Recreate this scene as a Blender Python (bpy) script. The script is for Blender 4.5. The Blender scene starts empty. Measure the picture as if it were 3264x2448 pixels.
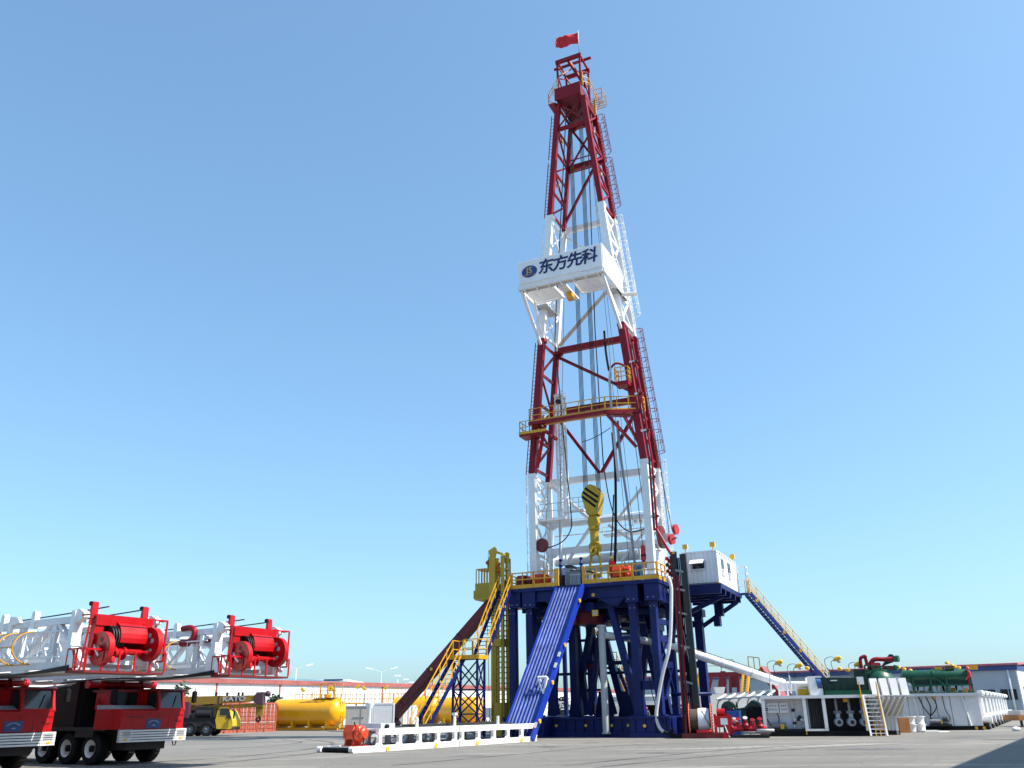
import bpy, bmesh, math, random
from mathutils import Vector, Matrix, Euler
random.seed(7)
sc = bpy.context.scene
C = sc.collection
R = math.radians

# ------------------------------------------------------------------ camera
FPX, PITCH, ROLL, CAMH = 2700.0, 0.36670219, 0.012, 1.75      # focal length in photo pixels, angles in radians
cp, sp, cr, sr = math.cos(PITCH), math.sin(PITCH), math.cos(ROLL), math.sin(ROLL)
cam = bpy.data.cameras.new('camera')
camo = bpy.data.objects.new('camera', cam); C.objects.link(camo)
cam.sensor_width = 36.0; cam.lens = FPX / 3264 * 36.0
cam.clip_start = 0.1; cam.clip_end = 6000
r0 = Vector((1, 0, 0)); u0 = Vector((0, -sp, cp)); f0 = Vector((0, cp, sp))
rx = r0 * cr - u0 * sr; ux = r0 * sr + u0 * cr
camo.matrix_world = Matrix(((rx.x, ux.x, -f0.x, 0), (rx.y, ux.y, -f0.y, 0), (rx.z, ux.z, -f0.z, CAMH), (0, 0, 0, 1)))
sc.camera = camo

# ------------------------------------------------------------------ sky, sun, exposure
SUN_AZ, SUN_EL = R(-15), R(50)       # azimuth from +X (screen right) towards +Y
world = bpy.data.worlds.new('World'); sc.world = world; world.use_nodes = True
wn = world.node_tree; wn.nodes.clear()
wo = wn.nodes.new('ShaderNodeOutputWorld'); wb = wn.nodes.new('ShaderNodeBackground')
sk = wn.nodes.new('ShaderNodeTexSky'); sk.sky_type = 'NISHITA'; sk.sun_disc = False
sk.sun_elevation = SUN_EL; sk.sun_rotation = math.pi / 2 - SUN_AZ
sk.altitude = 0; sk.air_density = 1.0; sk.dust_density = 1.5; sk.ozone_density = 5.0
wb.inputs[1].default_value = 0.15
tint = wn.nodes.new('ShaderNodeMix'); tint.data_type = 'RGBA'; tint.blend_type = 'MULTIPLY'; tint.inputs[0].default_value = 1.0
tint.inputs[7].default_value = (0.97, 1.27, 1.39, 1)      # the cool white balance of the photograph's sky
gam = wn.nodes.new('ShaderNodeGamma'); gam.inputs[1].default_value = 0.7      # softens the zenith-to-horizon contrast, as in the photograph
wn.links.new(sk.outputs[0], gam.inputs[0]); wn.links.new(gam.outputs[0], tint.inputs[6]); wn.links.new(tint.outputs[2], wb.inputs[0]); wn.links.new(wb.outputs[0], wo.inputs[0])
sd = bpy.data.lights.new('sun', 'SUN'); sd.energy = 4.6; sd.angle = R(0.53); sd.color = (1.0, 0.93, 0.83)
so = bpy.data.objects.new('sun', sd); C.objects.link(so)
sdir = Vector((math.cos(SUN_AZ) * math.cos(SUN_EL), math.sin(SUN_AZ) * math.cos(SUN_EL), math.sin(SUN_EL)))
so.rotation_euler = sdir.to_track_quat('Z', 'Y').to_euler(); so.location = (60, 0, 80)
sc.view_settings.view_transform = 'Standard'; sc.view_settings.look = 'None'
sc.view_settings.exposure = 0.85; sc.view_settings.gamma = 1.0

# ------------------------------------------------------------------ helpers: a photo pixel plus a distance gives a point
def ray(px, py):
    a = (px - 1632) / FPX; b = (1224 - py) / FPX
    a, b = a * cr + b * sr, -a * sr + b * cr
    return Vector((a, cp - b * sp, sp + b * cp))
def P(px, py, Y):
    d = ray(px, py); return Vector((0, 0, CAMH)) + d * (Y / d.y)
def PZ(px, py, z=0.0):
    d = ray(px, py); return Vector((0, 0, CAMH)) + d * ((z - CAMH) / d.z)

# ------------------------------------------------------------------ materials
MATS = {}
def mat(name, col, rough=0.5, metal=0.0, vary=0.12, scale=3.0, bump=0.0, dirt=0.0, dirtcol=(0.09, 0.075, 0.06), coat=0.0, spec=0.5):
    if name in MATS: return MATS[name]
    m = bpy.data.materials.new(name); m.use_nodes = True
    nt = m.node_tree; N = nt.nodes; L = nt.links
    b = N['Principled BSDF']
    b.inputs['Roughness'].default_value = rough; b.inputs['Metallic'].default_value = metal
    b.inputs['Specular IOR Level'].default_value = spec
    if coat: b.inputs['Coat Weight'].default_value = coat; b.inputs['Coat Roughness'].default_value = 0.12
    tc = N.new('ShaderNodeTexCoord')
    n1 = N.new('ShaderNodeTexNoise'); n1.inputs['Scale'].default_value = scale; n1.inputs['Detail'].default_value = 5; n1.inputs['Roughness'].default_value = 0.65
    L.new(tc.outputs['Object'], n1.inputs['Vector'])
    r1 = N.new('ShaderNodeMapRange'); r1.inputs[1].default_value = 0.3; r1.inputs[2].default_value = 0.7
    r1.inputs[3].default_value = 1 - vary; r1.inputs[4].default_value = 1 + vary
    L.new(n1.outputs[0], r1.inputs[0])
    n0 = N.new('ShaderNodeTexNoise'); n0.inputs['Scale'].default_value = 0.45; n0.inputs['Detail'].default_value = 3
    L.new(tc.outputs['Object'], n0.inputs['Vector'])
    r0_ = N.new('ShaderNodeMapRange'); r0_.inputs[1].default_value = 0.3; r0_.inputs[2].default_value = 0.7
    r0_.inputs[3].default_value = 1 - vary * 1.3; r0_.inputs[4].default_value = 1 + vary * 0.9; L.new(n0.outputs[0], r0_.inputs[0])
    ml = N.new('ShaderNodeMath'); ml.operation = 'MULTIPLY'; L.new(r1.outputs[0], ml.inputs[0]); L.new(r0_.outputs[0], ml.inputs[1])
    vm = N.new('ShaderNodeVectorMath'); vm.operation = 'SCALE'; vm.inputs[0].default_value = col[:3]
    L.new(ml.outputs[0], vm.inputs['Scale'])
    out = vm.outputs[0]
    if dirt > 0:
        mp = N.new('ShaderNodeMapping'); mp.inputs['Scale'].default_value = (1.6, 1.6, 0.35)
        L.new(tc.outputs['Object'], mp.inputs[0])
        n2 = N.new('ShaderNodeTexNoise'); n2.inputs['Scale'].default_value = 2.2; n2.inputs['Detail'].default_value = 8; n2.inputs['Roughness'].default_value = 0.75
        L.new(mp.outputs[0], n2.inputs['Vector'])
        r2 = N.new('ShaderNodeMapRange'); r2.inputs[1].default_value = 0.52; r2.inputs[2].default_value = 0.78; r2.inputs[4].default_value = dirt
        L.new(n2.outputs[0], r2.inputs[0])
        mx = N.new('ShaderNodeMix'); mx.data_type = 'RGBA'
        L.new(r2.outputs[0], mx.inputs[0]); L.new(out, mx.inputs[6]); mx.inputs[7].default_value = (*dirtcol, 1)
        out = mx.outputs[2]
    L.new(out, b.inputs['Base Color'])
    rr = N.new('ShaderNodeMapRange'); rr.inputs[3].default_value = max(0.05, rough - 0.08); rr.inputs[4].default_value = min(1, rough + 0.12)
    L.new(n1.outputs[0], rr.inputs[0]); L.new(rr.outputs[0], b.inputs['Roughness'])
    if bump:
        bp = N.new('ShaderNodeBump'); bp.inputs['Strength'].default_value = bump; bp.inputs['Distance'].default_value = 0.02
        n3 = N.new('ShaderNodeTexNoise'); n3.inputs['Scale'].default_value = scale * 6; n3.inputs['Detail'].default_value = 4
        L.new(tc.outputs['Object'], n3.inputs['Vector']); L.new(n3.outputs[0], bp.inputs['Height']); L.new(bp.outputs[0], b.inputs['Normal'])
    MATS[name] = m
    return m
BLUE = mat('blue_paint', (0.0038, 0.011, 0.105), 0.45, spec=0.28, vary=0.2, dirt=0.4, dirtcol=(0.02, 0.03, 0.08))
RED = mat('crimson_paint', (0.24, 0.0035, 0.013), 0.45, spec=0.3, dirt=0.3, dirtcol=(0.13, 0.012, 0.015))
MAROON = mat('maroon_paint', (0.15, 0.007, 0.015), 0.5, dirt=0.35, dirtcol=(0.05, 0.012, 0.012))
WHITE = mat('white_paint', (0.80, 0.80, 0.80), 0.45, vary=0.05, dirt=0.22, dirtcol=(0.42, 0.37, 0.30))
PANELWHITE = mat('panel_white', (0.82, 0.82, 0.82), 0.55, vary=0.03, scale=0.8, dirt=0.12, dirtcol=(0.5, 0.47, 0.43))
GREYW = mat('grey_white_paint', (0.46, 0.47, 0.48), 0.5, vary=0.08, dirt=0.3, dirtcol=(0.2, 0.17, 0.14))
RAIL = mat('rail_yellow', (0.66, 0.33, 0.012), 0.45, dirt=0.25, dirtcol=(0.28, 0.13, 0.02))
OCHRE = mat('ochre_yellow', (0.50, 0.31, 0.005), 0.45, dirt=0.35, dirtcol=(0.24, 0.14, 0.02))
TANKY = mat('tank_yellow', (0.80, 0.38, 0.001), 0.28, vary=0.05, scale=1.2, dirt=0.15, dirtcol=(0.42, 0.2, 0.01), coat=0.3)
ORANGE = mat('winch_orange', (0.55, 0.05, 0.008), 0.42, dirt=0.3, dirtcol=(0.18, 0.03, 0.01))
BLACK = mat('black_rubber', (0.008, 0.008, 0.009), 0.75, vary=0.3, spec=0.25)
STEEL = mat('dark_steel', (0.022, 0.022, 0.025), 0.5, metal=0.2, vary=0.3)
CABLE = mat('wire_rope', (0.015, 0.016, 0.022), 0.5, metal=0.3)
GREY = mat('grey_steel', (0.22, 0.23, 0.24), 0.5, dirt=0.3)
LGREY = mat('light_grey_paint', (0.42, 0.45, 0.48), 0.5, dirt=0.2, dirtcol=(0.2, 0.18, 0.16))
GREEN = mat('green_paint', (0.004, 0.075, 0.036), 0.38, dirt=0.3, dirtcol=(0.01, 0.04, 0.025))
DGREEN = mat('dark_green_paint', (0.004, 0.028, 0.018), 0.42, dirt=0.3, dirtcol=(0.01, 0.02, 0.015))
TRED = mat('truck_red', (0.43, 0.003, 0.007), 0.36, vary=0.08, dirt=0.25, dirtcol=(0.25, 0.01, 0.01), coat=0.12, spec=0.35)
NAVY = mat('navy_print', (0.008, 0.02, 0.11), 0.5)
GOLD = mat('gold_print', (0.62, 0.38, 0.05), 0.5)
LAMPY = mat('lamp_yellow', (0.78, 0.44, 0.03), 0.4)
GLASS = mat('dark_glass', (0.012, 0.015, 0.018), 0.08, spec=0.8, vary=0.05)
RUST = mat('container_red', (0.36, 0.085, 0.05), 0.6, dirt=0.4, dirtcol=(0.22, 0.07, 0.045))
WOODB = mat('brown_board', (0.33, 0.14, 0.045), 0.7, dirt=0.3)

# ------------------------------------------------------------------ mesh builder
class MB:
    def __init__(s): s.v = []; s.f = []; s.sm = []
    def quad(s, vs, fs, smooth=False):
        o = len(s.v); s.v += [tuple(v) for v in vs]
        for f in fs: s.f.append([i + o for i in f]); s.sm.append(smooth)
        return s
    BF = [(0, 3, 2, 1), (4, 5, 6, 7), (0, 1, 5, 4), (1, 2, 6, 5), (2, 3, 7, 6), (3, 0, 4, 7)]
    def bx(s, x0, x1, y0, y1, z0, z1):
        return s.quad([(x0, y0, z0), (x1, y0, z0), (x1, y1, z0), (x0, y1, z0), (x0, y0, z1), (x1, y0, z1), (x1, y1, z1), (x0, y1, z1)], s.BF)
    def bar(s, p, q, w, h=None, up=(0, 0, 1)):           # rectangular bar: w across, h along 'up'
        h = h or w; p = Vector(p); q = Vector(q); d = (q - p)
        if d.length < 1e-6: return s
        d.normalize(); up = Vector(up)
        if abs(d.dot(up)) > 0.98: up = Vector((0, 1, 0)) if abs(d.y) < 0.9 else Vector((1, 0, 0))
        a = d.cross(up).normalized() * (w / 2); b = a.cross(d).normalized() * (h / 2)
        return s.quad([p - a - b, p + a - b, p + a + b, p - a + b, q - a - b, q + a - b, q + a + b, q - a + b], s.BF)
    def rod(s, p, q, r, n=8, r2=None, caps=True):
        p = Vector(p); q = Vector(q); d = (q - p)
        if d.length < 1e-6: return s
        d.normalize(); a = d.orthogonal().normalized(); b = d.cross(a); r2 = r if r2 is None else r2
        vs = []
        for c, rr in ((p, r), (q, r2)):
            for i in range(n):
                t = 2 * math.pi * i / n; vs.append(c + a * (rr * math.cos(t)) + b * (rr * math.sin(t)))
        s.quad(vs, [(i, (i + 1) % n, n + (i + 1) % n, n + i) for i in range(n)], n > 5)
        if caps:
            o = len(s.v) - 2 * n
            s.f.append([o + i for i in range(n)][::-1]); s.f.append([o + n + i for i in range(n)]); s.sm += [False, False]
        return s
    def tube(s, pts, r, n=8, closed=False):
        pts = [Vector(p) for p in pts]; m = len(pts); vs = []; pa = None
        for i, p in enumerate(pts):
            if closed: d = pts[(i + 1) % m] - pts[i - 1]
            else: d = pts[min(i + 1, m - 1)] - pts[max(i - 1, 0)]
            d.normalize()
            a = d.orthogonal().normalized() if pa is None else (pa - d * pa.dot(d)).normalized()
            pa = a; b = d.cross(a)
            for k in range(n):
                t = 2 * math.pi * k / n; vs.append(p + a * (r * math.cos(t)) + b * (r * math.sin(t)))
        fs = []
        for i in range(m if closed else m - 1):
            j = (i + 1) % m
            fs += [(i * n + k, i * n + (k + 1) % n, j * n + (k + 1) % n, j * n + k) for k in range(n)]
        if not closed: fs += [tuple(range(n))[::-1], tuple((m - 1) * n + k for k in range(n))]
        return s.quad(vs, fs, True)
    def lathe(s, prof, org, axis=(0, 0, 1), n=24, caps=True):     # prof: (radius, distance along axis)
        org = Vector(org); d = Vector(axis).normalized(); a = d.orthogonal().normalized(); b = d.cross(a); vs = []
        for rr, t in prof:
            for i in range(n):
                g = 2 * math.pi * i / n; vs.append(org + d * t + a * (rr * math.cos(g)) + b * (rr * math.sin(g)))
        m = len(prof); fs = []
        for j in range(m - 1): fs += [(j * n + i, j * n + (i + 1) % n, (j + 1) * n + (i + 1) % n, (j + 1) * n + i) for i in range(n)]
        s.quad(vs, fs, True)
        if caps:
            o = len(s.v) - m * n
            s.f.append([o + i for i in range(n)][::-1]); s.f.append([o + (m - 1) * n + i for i in range(n)]); s.sm += [False, False]
        return s
    def prism(s, poly, p0, ex, ey, ez, t):                # poly in (ex,ey) plane at p0, pushed by t along ez
        p0 = Vector(p0); ex = Vector(ex); ey = Vector(ey); ez = Vector(ez); n = len(poly)
        vs = [p0 + ex * x + ey * y for x, y in poly] + [p0 + ex * x + ey * y + ez * t for x, y in poly]
        fs = [tuple(range(n))[::-1], tuple(range(n, 2 * n))] + [(i, (i + 1) % n, n + (i + 1) % n, n + i) for i in range(n)]
        return s.quad(vs, fs)
    def ell(s, c, rx_, ry_, rz_, n=10, m=7):
        vs = []; c = Vector(c)
        for j in range(m + 1):
            t = math.pi * j / m
            for i in range(n):
                g = 2 * math.pi * i / n
                vs.append(c + Vector((rx_ * math.sin(t) * math.cos(g), ry_ * math.sin(t) * math.sin(g), rz_ * math.cos(t))))
        return s.quad(vs, [(j * n + i, (j + 1) * n + i, (j + 1) * n + (i + 1) % n, j * n + (i + 1) % n) for j in range(m) for i in range(n)], True)
    def mesh(s, name, off=(0, 0, 0)):
        me = bpy.data.meshes.new(name); ox, oy, oz = off
        me.from_pydata([(x - ox, y - oy, z - oz) for x, y, z in s.v], [], s.f)
        me.polygons.foreach_set('use_smooth', s.sm)
        bm = bmesh.new(); bm.from_mesh(me); bmesh.ops.recalc_face_normals(bm, faces=bm.faces)
        for e in bm.edges:
            if len(e.link_faces) == 2 and e.calc_face_angle(0) > 0.62: e.smooth = False
        bm.to_mesh(me); bm.free()
        me.update(); return me

# ------------------------------------------------------------------ things and parts
class Frame:                       # a local frame on the ground: origin and heading
    def __init__(s, x, y, yaw=0.0, z=0.0): s.o = Vector((x, y, z)); s.yaw = yaw; s.m = Matrix.Translation(s.o) @ Matrix.Rotation(yaw, 4, 'Z')
    def w(s, p): return s.m @ Vector(p)
    def l(s, p): return s.m.inverted() @ Vector(p)
WORLD = Frame(0, 0, 0)
def tag(o, label, cat, group=None, kind=None):
    if label: o['label'] = label
    if cat: o['category'] = cat
    if group: o['group'] = group
    if kind: o['kind'] = kind
    return o
class Thing:
    def __init__(s, name, label, cat, base=(0, 0, 0), fr=WORLD, group=None):
        s.e = bpy.data.objects.new(name, None); C.objects.link(s.e); s.e.empty_display_size = 0.3
        s.base = Vector(base); s.fr = fr
        s.e.location = fr.w(base); s.e.rotation_euler = (0, 0, fr.yaw); tag(s.e, label, cat, group)
    def part(s, name, mb, m, parent=None, label=None, stuff=False):
        o = bpy.data.objects.new(name, mb.mesh(name, s.base)); C.objects.link(o); o.parent = parent or s.e
        o.data.materials.append(m)
        if label: o['label'] = label
        if stuff: o['kind'] = 'stuff'
        return o
    def rep(s, part, offs, parent=None):                  # copies of one part, sharing its mesh
        for d in offs:
            c = part.copy(); C.objects.link(c); c.parent = parent or part.parent; c.location = Vector(part.location) + Vector(d)
    def text(s, name, body, p, size, m, ex=(1, 0, 0), ey=(0, 0, 1), depth=0.01, offset=0.0, parent=None, center=True, sx=1.0):
        cu = bpy.data.curves.new(name, 'FONT'); cu.body = body; cu.size = size; cu.extrude = depth; cu.offset = offset; cu.resolution_u = 3
        if center: cu.align_x = 'CENTER'; cu.align_y = 'CENTER'
        t = bpy.data.objects.new('tmp_text', cu); C.objects.link(t)
        dg = bpy.context.evaluated_depsgraph_get(); me = bpy.data.meshes.new_from_object(t.evaluated_get(dg))
        bpy.data.objects.remove(t); bpy.data.curves.remove(cu)
        ex = Vector(ex).normalized(); ey = Vector(ey).normalized(); ez = ex.cross(ey); p = Vector(p) - s.base
        for v in me.vertices: v.co = p + ex * (v.co.x * sx) + ey * v.co.y + ez * v.co.z
        me.name = name; o = bpy.data.objects.new(name, me); C.objects.link(o); o.parent = parent or s.e
        me.materials.clear(); me.materials.append(m); return o
def single(name, mb, m, label, cat, base=(0, 0, 0), fr=WORLD, group=None, kind=None):      # a thing that is one mesh
    o = bpy.data.objects.new(name, mb.mesh(name, base)); C.objects.link(o); o.data.materials.append(m)
    o.location = fr.w(base); o.rotation_euler = (0, 0, fr.yaw); return tag(o, label, cat, group, kind)
def lerp(a, b, t): return Vector(a) * (1 - t) + Vector(b) * t
def catenary(p, q, sag, n=14):
    return [lerp(p, q, i / n) - Vector((0, 0, sag * 4 * (i / n) * (1 - i / n))) for i in range(n + 1)]
def spline(pts, n=6):                                     # Catmull-Rom through points
    pts = [Vector(p) for p in pts]; out = []
    for i in range(len(pts) - 1):
        a = pts[max(i - 1, 0)]; b = pts[i]; c = pts[i + 1]; d = pts[min(i + 2, len(pts) - 1)]
        for k in range(n):
            t = k / n
            out.append(0.5 * ((2 * b) + (c - a) * t + (2 * a - 5 * b + 4 * c - d) * t * t + (3 * b - a - 3 * c + d) * t ** 3))
    out.append(pts[-1]); return out
def railing(mb, pts, h=1.1, post=1.5, r=0.03, mid=1, toe=0.0, square=True):      # handrail along a polyline
    pts = [Vector(p) for p in pts]; Z = Vector((0, 0, 1))
    for a, b in zip(pts, pts[1:]):
        n = max(1, round((b - a).length / post))
        for i in range(n + 1):
            q = lerp(a, b, i / n)
            mb.bar(q, q + Z * h, r * 2) if square else mb.rod(q, q + Z * h, r, 6)
        for k in range(1, mid + 2):
            mb.bar(a + Z * h * k / (mid + 1), b + Z * h * k / (mid + 1), r * 1.8)
        if toe: mb.bar(a + Z * (toe / 2), b + Z * (toe / 2), 0.03, toe)
    return mb
def ladder(mb, p, q, w, wd, r=0.025, step=0.3):           # two rails and rungs, wd = width direction
    p = Vector(p); q = Vector(q); wd = Vector(wd).normalized() * (w / 2)
    mb.bar(p - wd, q - wd, r * 2); mb.bar(p + wd, q + wd, r * 2)
    n = int((q - p).length / step)
    for i in range(1, n):
        c = lerp(p, q, i / n); mb.rod(c - wd, c + wd, r * 0.7, 4, caps=False)
    return mb
def cage(mb, p, q, out, side, rad=0.36, step=0.9, r=0.022, strips=3):            # safety cage round a ladder
    p = Vector(p); q = Vector(q); out = Vector(out).normalized(); side = Vector(side).normalized()
    n = max(1, int((q - p).length / step)); ang = [math.pi * k / 8 for k in range(9)]
    ring = lambda c: [c + side * (rad * math.cos(a)) + out * (rad * 1.55 * math.sin(a)) for a in ang]
    for i in range(n + 1):
        rr = ring(lerp(p, q, i / n))
        for a, b in zip(rr, rr[1:]): mb.bar(a, b, r * 1.6, r * 1.6)
    for k in ([2, 4, 6] if strips == 3 else [4]):
        mb.bar(ring(p)[k], ring(q)[k], r * 1.5)
    return mb
def stairs(t, top, bot, wd, w, n, sm=None, rm=None, depth=0.28, rails=(1, -1), rh=1.05, posts=5, mid=1):
    top = Vector(top); bot = Vector(bot); wd = Vector(wd).normalized(); d = (bot - top)
    hd = Vector((d.x, d.y, 0)).normalized(); Z = Vector((0, 0, 1)); sm = sm or BLUE; rm = rm or RAIL
    for s_ in (1, -1):
        t.part('stringer', MB().bar(top + wd * (s_ * w / 2), bot + wd * (s_ * w / 2), 0.08, depth), sm)
    tr = None
    for i in range(1, n):
        c = lerp(top, bot, i / n)
        if tr is None: c0 = c; tr = t.part('tread', MB().prism([(-.11, -.015), (.11, -.015), (.11, .015), (-.11, .015)], c - wd * (w / 2 - 0.05), hd, Z, wd, w - 0.1), sm)
        else: t.rep(tr, [c - c0])
    for s_ in rails:
        mb = MB(); a = top + wd * (s_ * w / 2); b = bot + wd * (s_ * w / 2)
        for i in range(posts + 1):
            q = lerp(a, b, i / posts); mb.bar(q, q + Z * rh, 0.05)
        for k in range(1, mid + 2): mb.bar(a + Z * rh * k / (mid + 1), b + Z * rh * k / (mid + 1), 0.05)
        t.part('handrail', mb, rm)
# ================================================================== the drilling rig (local frame: u right along the rig front, v back, z up)
RIG = Frame(4.631236, 58.952872, -0.4417029)
FZ = 9.7
def hw(z): return 4.4 if z <= 18.5 else 4.4 - 3.2 * (z - 18.5) / 33.3
VF, VB = 2.0, 5.0

# ---- substructure
t = Thing('rig_substructure', 'tall blue steel substructure carrying the drill floor of the red and white derrick', 'rig base', (0, 0, 0), RIG)
dk = t.part('floor_deck', MB().bx(-5.9, 5.35, 0, 9.2, 9.45, 9.68), BLUE)
for x0, x1 in ((-5.85, -2.6), (-2.55, 1.2), (1.25, 5.3)):
    t.part('floor_plate', MB().bx(x0, x1, 0.15, 9.0, 9.684, 9.70), GREY)
for u0_, u1_, zb in ((-5.6, -4.75, 8.4), (-4.6, -3.6, 8.35), (2.95, 3.85, 8.3), (4.3, 5.28, 8.35)):
    b = t.part('leg_head', MB().bx(u0_, u1_, 0.12, 1.4, zb, 9.45), BLUE)
    mb = MB()
    for dx in (0.12, 0.5):
        mb.rod((u0_ + dx + .1, 0.10, zb + .2), (u0_ + dx + .1, 0.14, zb + .2), 0.05, 8)
    t.part('bolt', mb, GREY, b)
t.part('floor_girder', MB().bx(-3.6, 2.95, 0.35, 0.75, 8.75, 9.45), BLUE)
t.part('floor_girder', MB().bx(-5.6, 5.2, 7.9, 8.4, 8.3, 9.45), BLUE)
for u in (-5.3, -2.6, -0.9, 0.9, 2.6):
    t.part('floor_beam', MB().bx(u - .15, u + .15, 0.8, 7.9, 8.55, 9.45), BLUE)
sg = t.part('side_girder', MB().bx(4.75, 5.2, 1.4, 9.0, 8.35, 9.45), BLUE)
mb = MB()
for k in range(7): mb.bx(5.2, 5.23, 2.2 + k, 2.26 + k, 8.5, 9.3)
t.part('rib', mb, BLUE, sg)
t.text('stencil', 'SL  JJ50', (5.245, 3.0, 9.15), 0.34, LGREY, ex=(0, 1, 0), parent=sg, depth=0.004)
gs = t.part('gusset', MB().prism([(-3.0, 8.75), (0.1, 8.75), (-0.6, 8.3), (-2.4, 8.3)], (0, 0.4, 0), (1, 0, 0), (0, 0, 1), (0, 1, 0), 0.2), BLUE)
t.part('gusset', MB().prism([(0.9, 8.75), (2.9, 8.75), (2.2, 8.1), (1.6, 8.3)], (0, 0.45, 0), (1, 0, 0), (0, 0, 1), (0, 1, 0), 0.2), BLUE)
# front and rear columns
for (u, v, w, d, zt) in ((-5.5, .35, .46, .5, 8.4), (-4.2, .35, .5, .5, 8.35), (3.33, .35, .5, .55, 8.3), (4.72, .35, .42, .6, 8.35),
                         (-5.5, 4.4, .45, .5, 8.6), (5.0, 3.1, .42, .5, 8.6)):
    c = t.part('column', MB().bx(u - w / 2, u + w / 2, v, v + d, 1.3, zt), BLUE)
    mb = MB()
    for s_ in (-1, 1): mb.rod((u + s_ * (w / 2 - .08), v - .015, zt - .35), (u + s_ * (w / 2 - .08), v + .02, zt - .35), .045, 8)
    t.part('pin', mb, GREY, c)
    t.part('foot_plate', MB().bx(u - w / 2 - .15, u + w / 2 + .15, v - .12, v + d + .12, 1.2, 1.34), BLUE, c)
for (p, q, w) in (((1.55, 1.2, 8.3), (3.1, 1.2, 1.4), .42), ((2.6, 4.2, 8.3), (3.9, 4.2, 1.4), .42), ((-3.2, 6.4, 8.4), (-2.4, 6.4, 1.3), .4),
                  ((-1.6, 6.4, 8.4), (-3.4, 6.4, 1.3), .42), ((-2.6, 7.4, 8.4), (-.8, 7.4, 1.3), .5), ((-1.9, 8.3, 8.4), (-.2, 8.3, 1.3), .5),
                  ((1.7, 8.3, 8.4), (.2, 8.3, 1.3), .45), ((-3.0, 3.2, 8.4), (-3.9, 3.2, 1.3), .45)):
    t.part('diagonal_leg', MB().bar(p, q, w, .45, up=(0, 1, 0)), BLUE)
t.part('column', MB().bx(.35, .75, 8.0, 8.6, 1.3, 8.4), BLUE)
t.part('column', MB().bx(-2.9, -2.4, 4.4, 4.9, 1.3, 8.5), BLUE)
t.part('column', MB().bx(-3.75, -3.3, 2.6, 3.1, 1.3, 8.5), BLUE)
for (p, q, w) in (((2.05, 1.2, 6.1), (3.1, .8, 6.1), .22), ((2.55, 1.2, 4.6), (3.1, .8, 4.6), .3), ((3.6, .7, 3.1), (4.5, .7, 3.1), .55),
                  ((-5.3, .7, 2.4), (-3.9, .7, 2.4), .3), ((-2.9, 7.4, 4.9), (1.3, 8.2, 4.9), .28), ((-3.6, 6.4, 3.0), (-1.2, 6.6, 3.0), .16), ((4.72, .9, 6.0), (5.0, 3.2, 6.0), .4), ((4.72, .9, 4.4), (5.0, 3.2, 4.4), .4), ((4.72, .9, 7.1), (5.0, 3.2, 7.1), .35),
                  ((4.75, .95, 6.9), (5.0, 3.1, 2.4), .1), ((-4.2, .9, 8.0), (-3.5, 2.7, 5.6), .14)):
    t.part('cross_brace', MB().bar(p, q, .2, w), BLUE)
for (p, q) in (((4.72, .95, 4.3), (5.0, 3.0, 6.4)), ((4.95, 1.0, 2.2), (5.02, 3.0, 4.2))):
    t.part('cross_brace', MB().bar(p, q, .1, .1), BLUE)
t.part('lower_pipe_brace', MB().rod((4.9, 2.6, 2.55), (7.4, 3.4, 2.55), .11), BLUE)
for (p, q, w) in (((-5.4, 4.6, 8.3), (-4.0, 4.6, 1.4), .3), ((-2.6, 8.0, 8.2), (-2.6, 8.0, 1.3), .45), ((2.3, 7.6, 8.3), (1.1, 7.6, 1.3), .4), ((2.9, 8.0, 8.2), (2.9, 8.0, 1.3), .4), ((4.6, 6.4, 8.3), (3.2, 6.4, 1.3), .4), ((-.5, 5.4, 8.2), (-1.9, 5.4, 1.3), .35)):
    t.part('rear_leg', MB().bar(p, q, w, .42, up=(0, 1, 0)), BLUE)
for z in (6.6, 4.2): t.part('rear_tie', MB().bx(-5.2, 5.0, 7.9, 8.1, z - .1, z + .1), BLUE)
# base skids
def skid(u0_, u1_, v0, v1, z1, n, along_u=True):
    b = t.part('base_skid', MB().bx(u0_, u1_, v0 + .15, v1 - .15, .28, z1 - .12), BLUE)
    t.part('top_flange', MB().bx(u0_, u1_, v0, v1, z1 - .12, z1), BLUE, b)
    t.part('bottom_runner', MB().bx(u0_, u1_, v0, v1, .0, .28), BLUE, b)
    for i in range(n):
        x = u0_ + (u1_ - u0_) * (i + .5) / n; t.part('stiffener', MB().bx(x - .03, x + .03, v0 + .02, v0 + .15, .28, z1 - .12), BLUE, b)
    return b
s1 = skid(-6.0, -3.0, -.3, 9.4, 1.25, 4); s2 = skid(2.9, 5.5, -.3, 9.4, 1.25, 4); s3 = skid(-2.98, 2.88, 1.0, 2.2, 1.2, 9)
s4 = skid(-2.98, 2.88, 7.4, 8.6, 1.2, 7)
skid(5.52, 7.2, 1.4, 2.6, 1.2, 3)
for u, par in ((-2.6, s3), (-.5, s3), (1.3, s3), (2.4, s3)):
    o = t.part('lifting_lug', MB().rod((u, .9, .7), (u, 1.0, .7), .09, 12), LAMPY, par)
for u in (3.9,):
    t.part('lifting_lug', MB().rod((u, -.36, .7), (u, -.3, .7), .1, 12), LAMPY, s2)
o = t.part('lifting_lug', MB().rod((6.3, 1.32, .75), (6.3, 1.4, .75), .13, 12), LAMPY)
for (u, v, w) in ((-1.5, 7.2, 1.3), (-.1, 8.05, 1.1), (-3.3, 6.2, 1.0), (3.2, 1.0, .8), (4.0, 4.0, .9)):
    t.part('leg_foot_plate', MB().prism([(-w / 2, 1.2), (w / 2, 1.2), (w * .22, 2.9), (-w * .22, 2.9)], (u, v, 0), (1, 0, 0), (0, 0, 1), (0, 1, 0), .55), BLUE)
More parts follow.
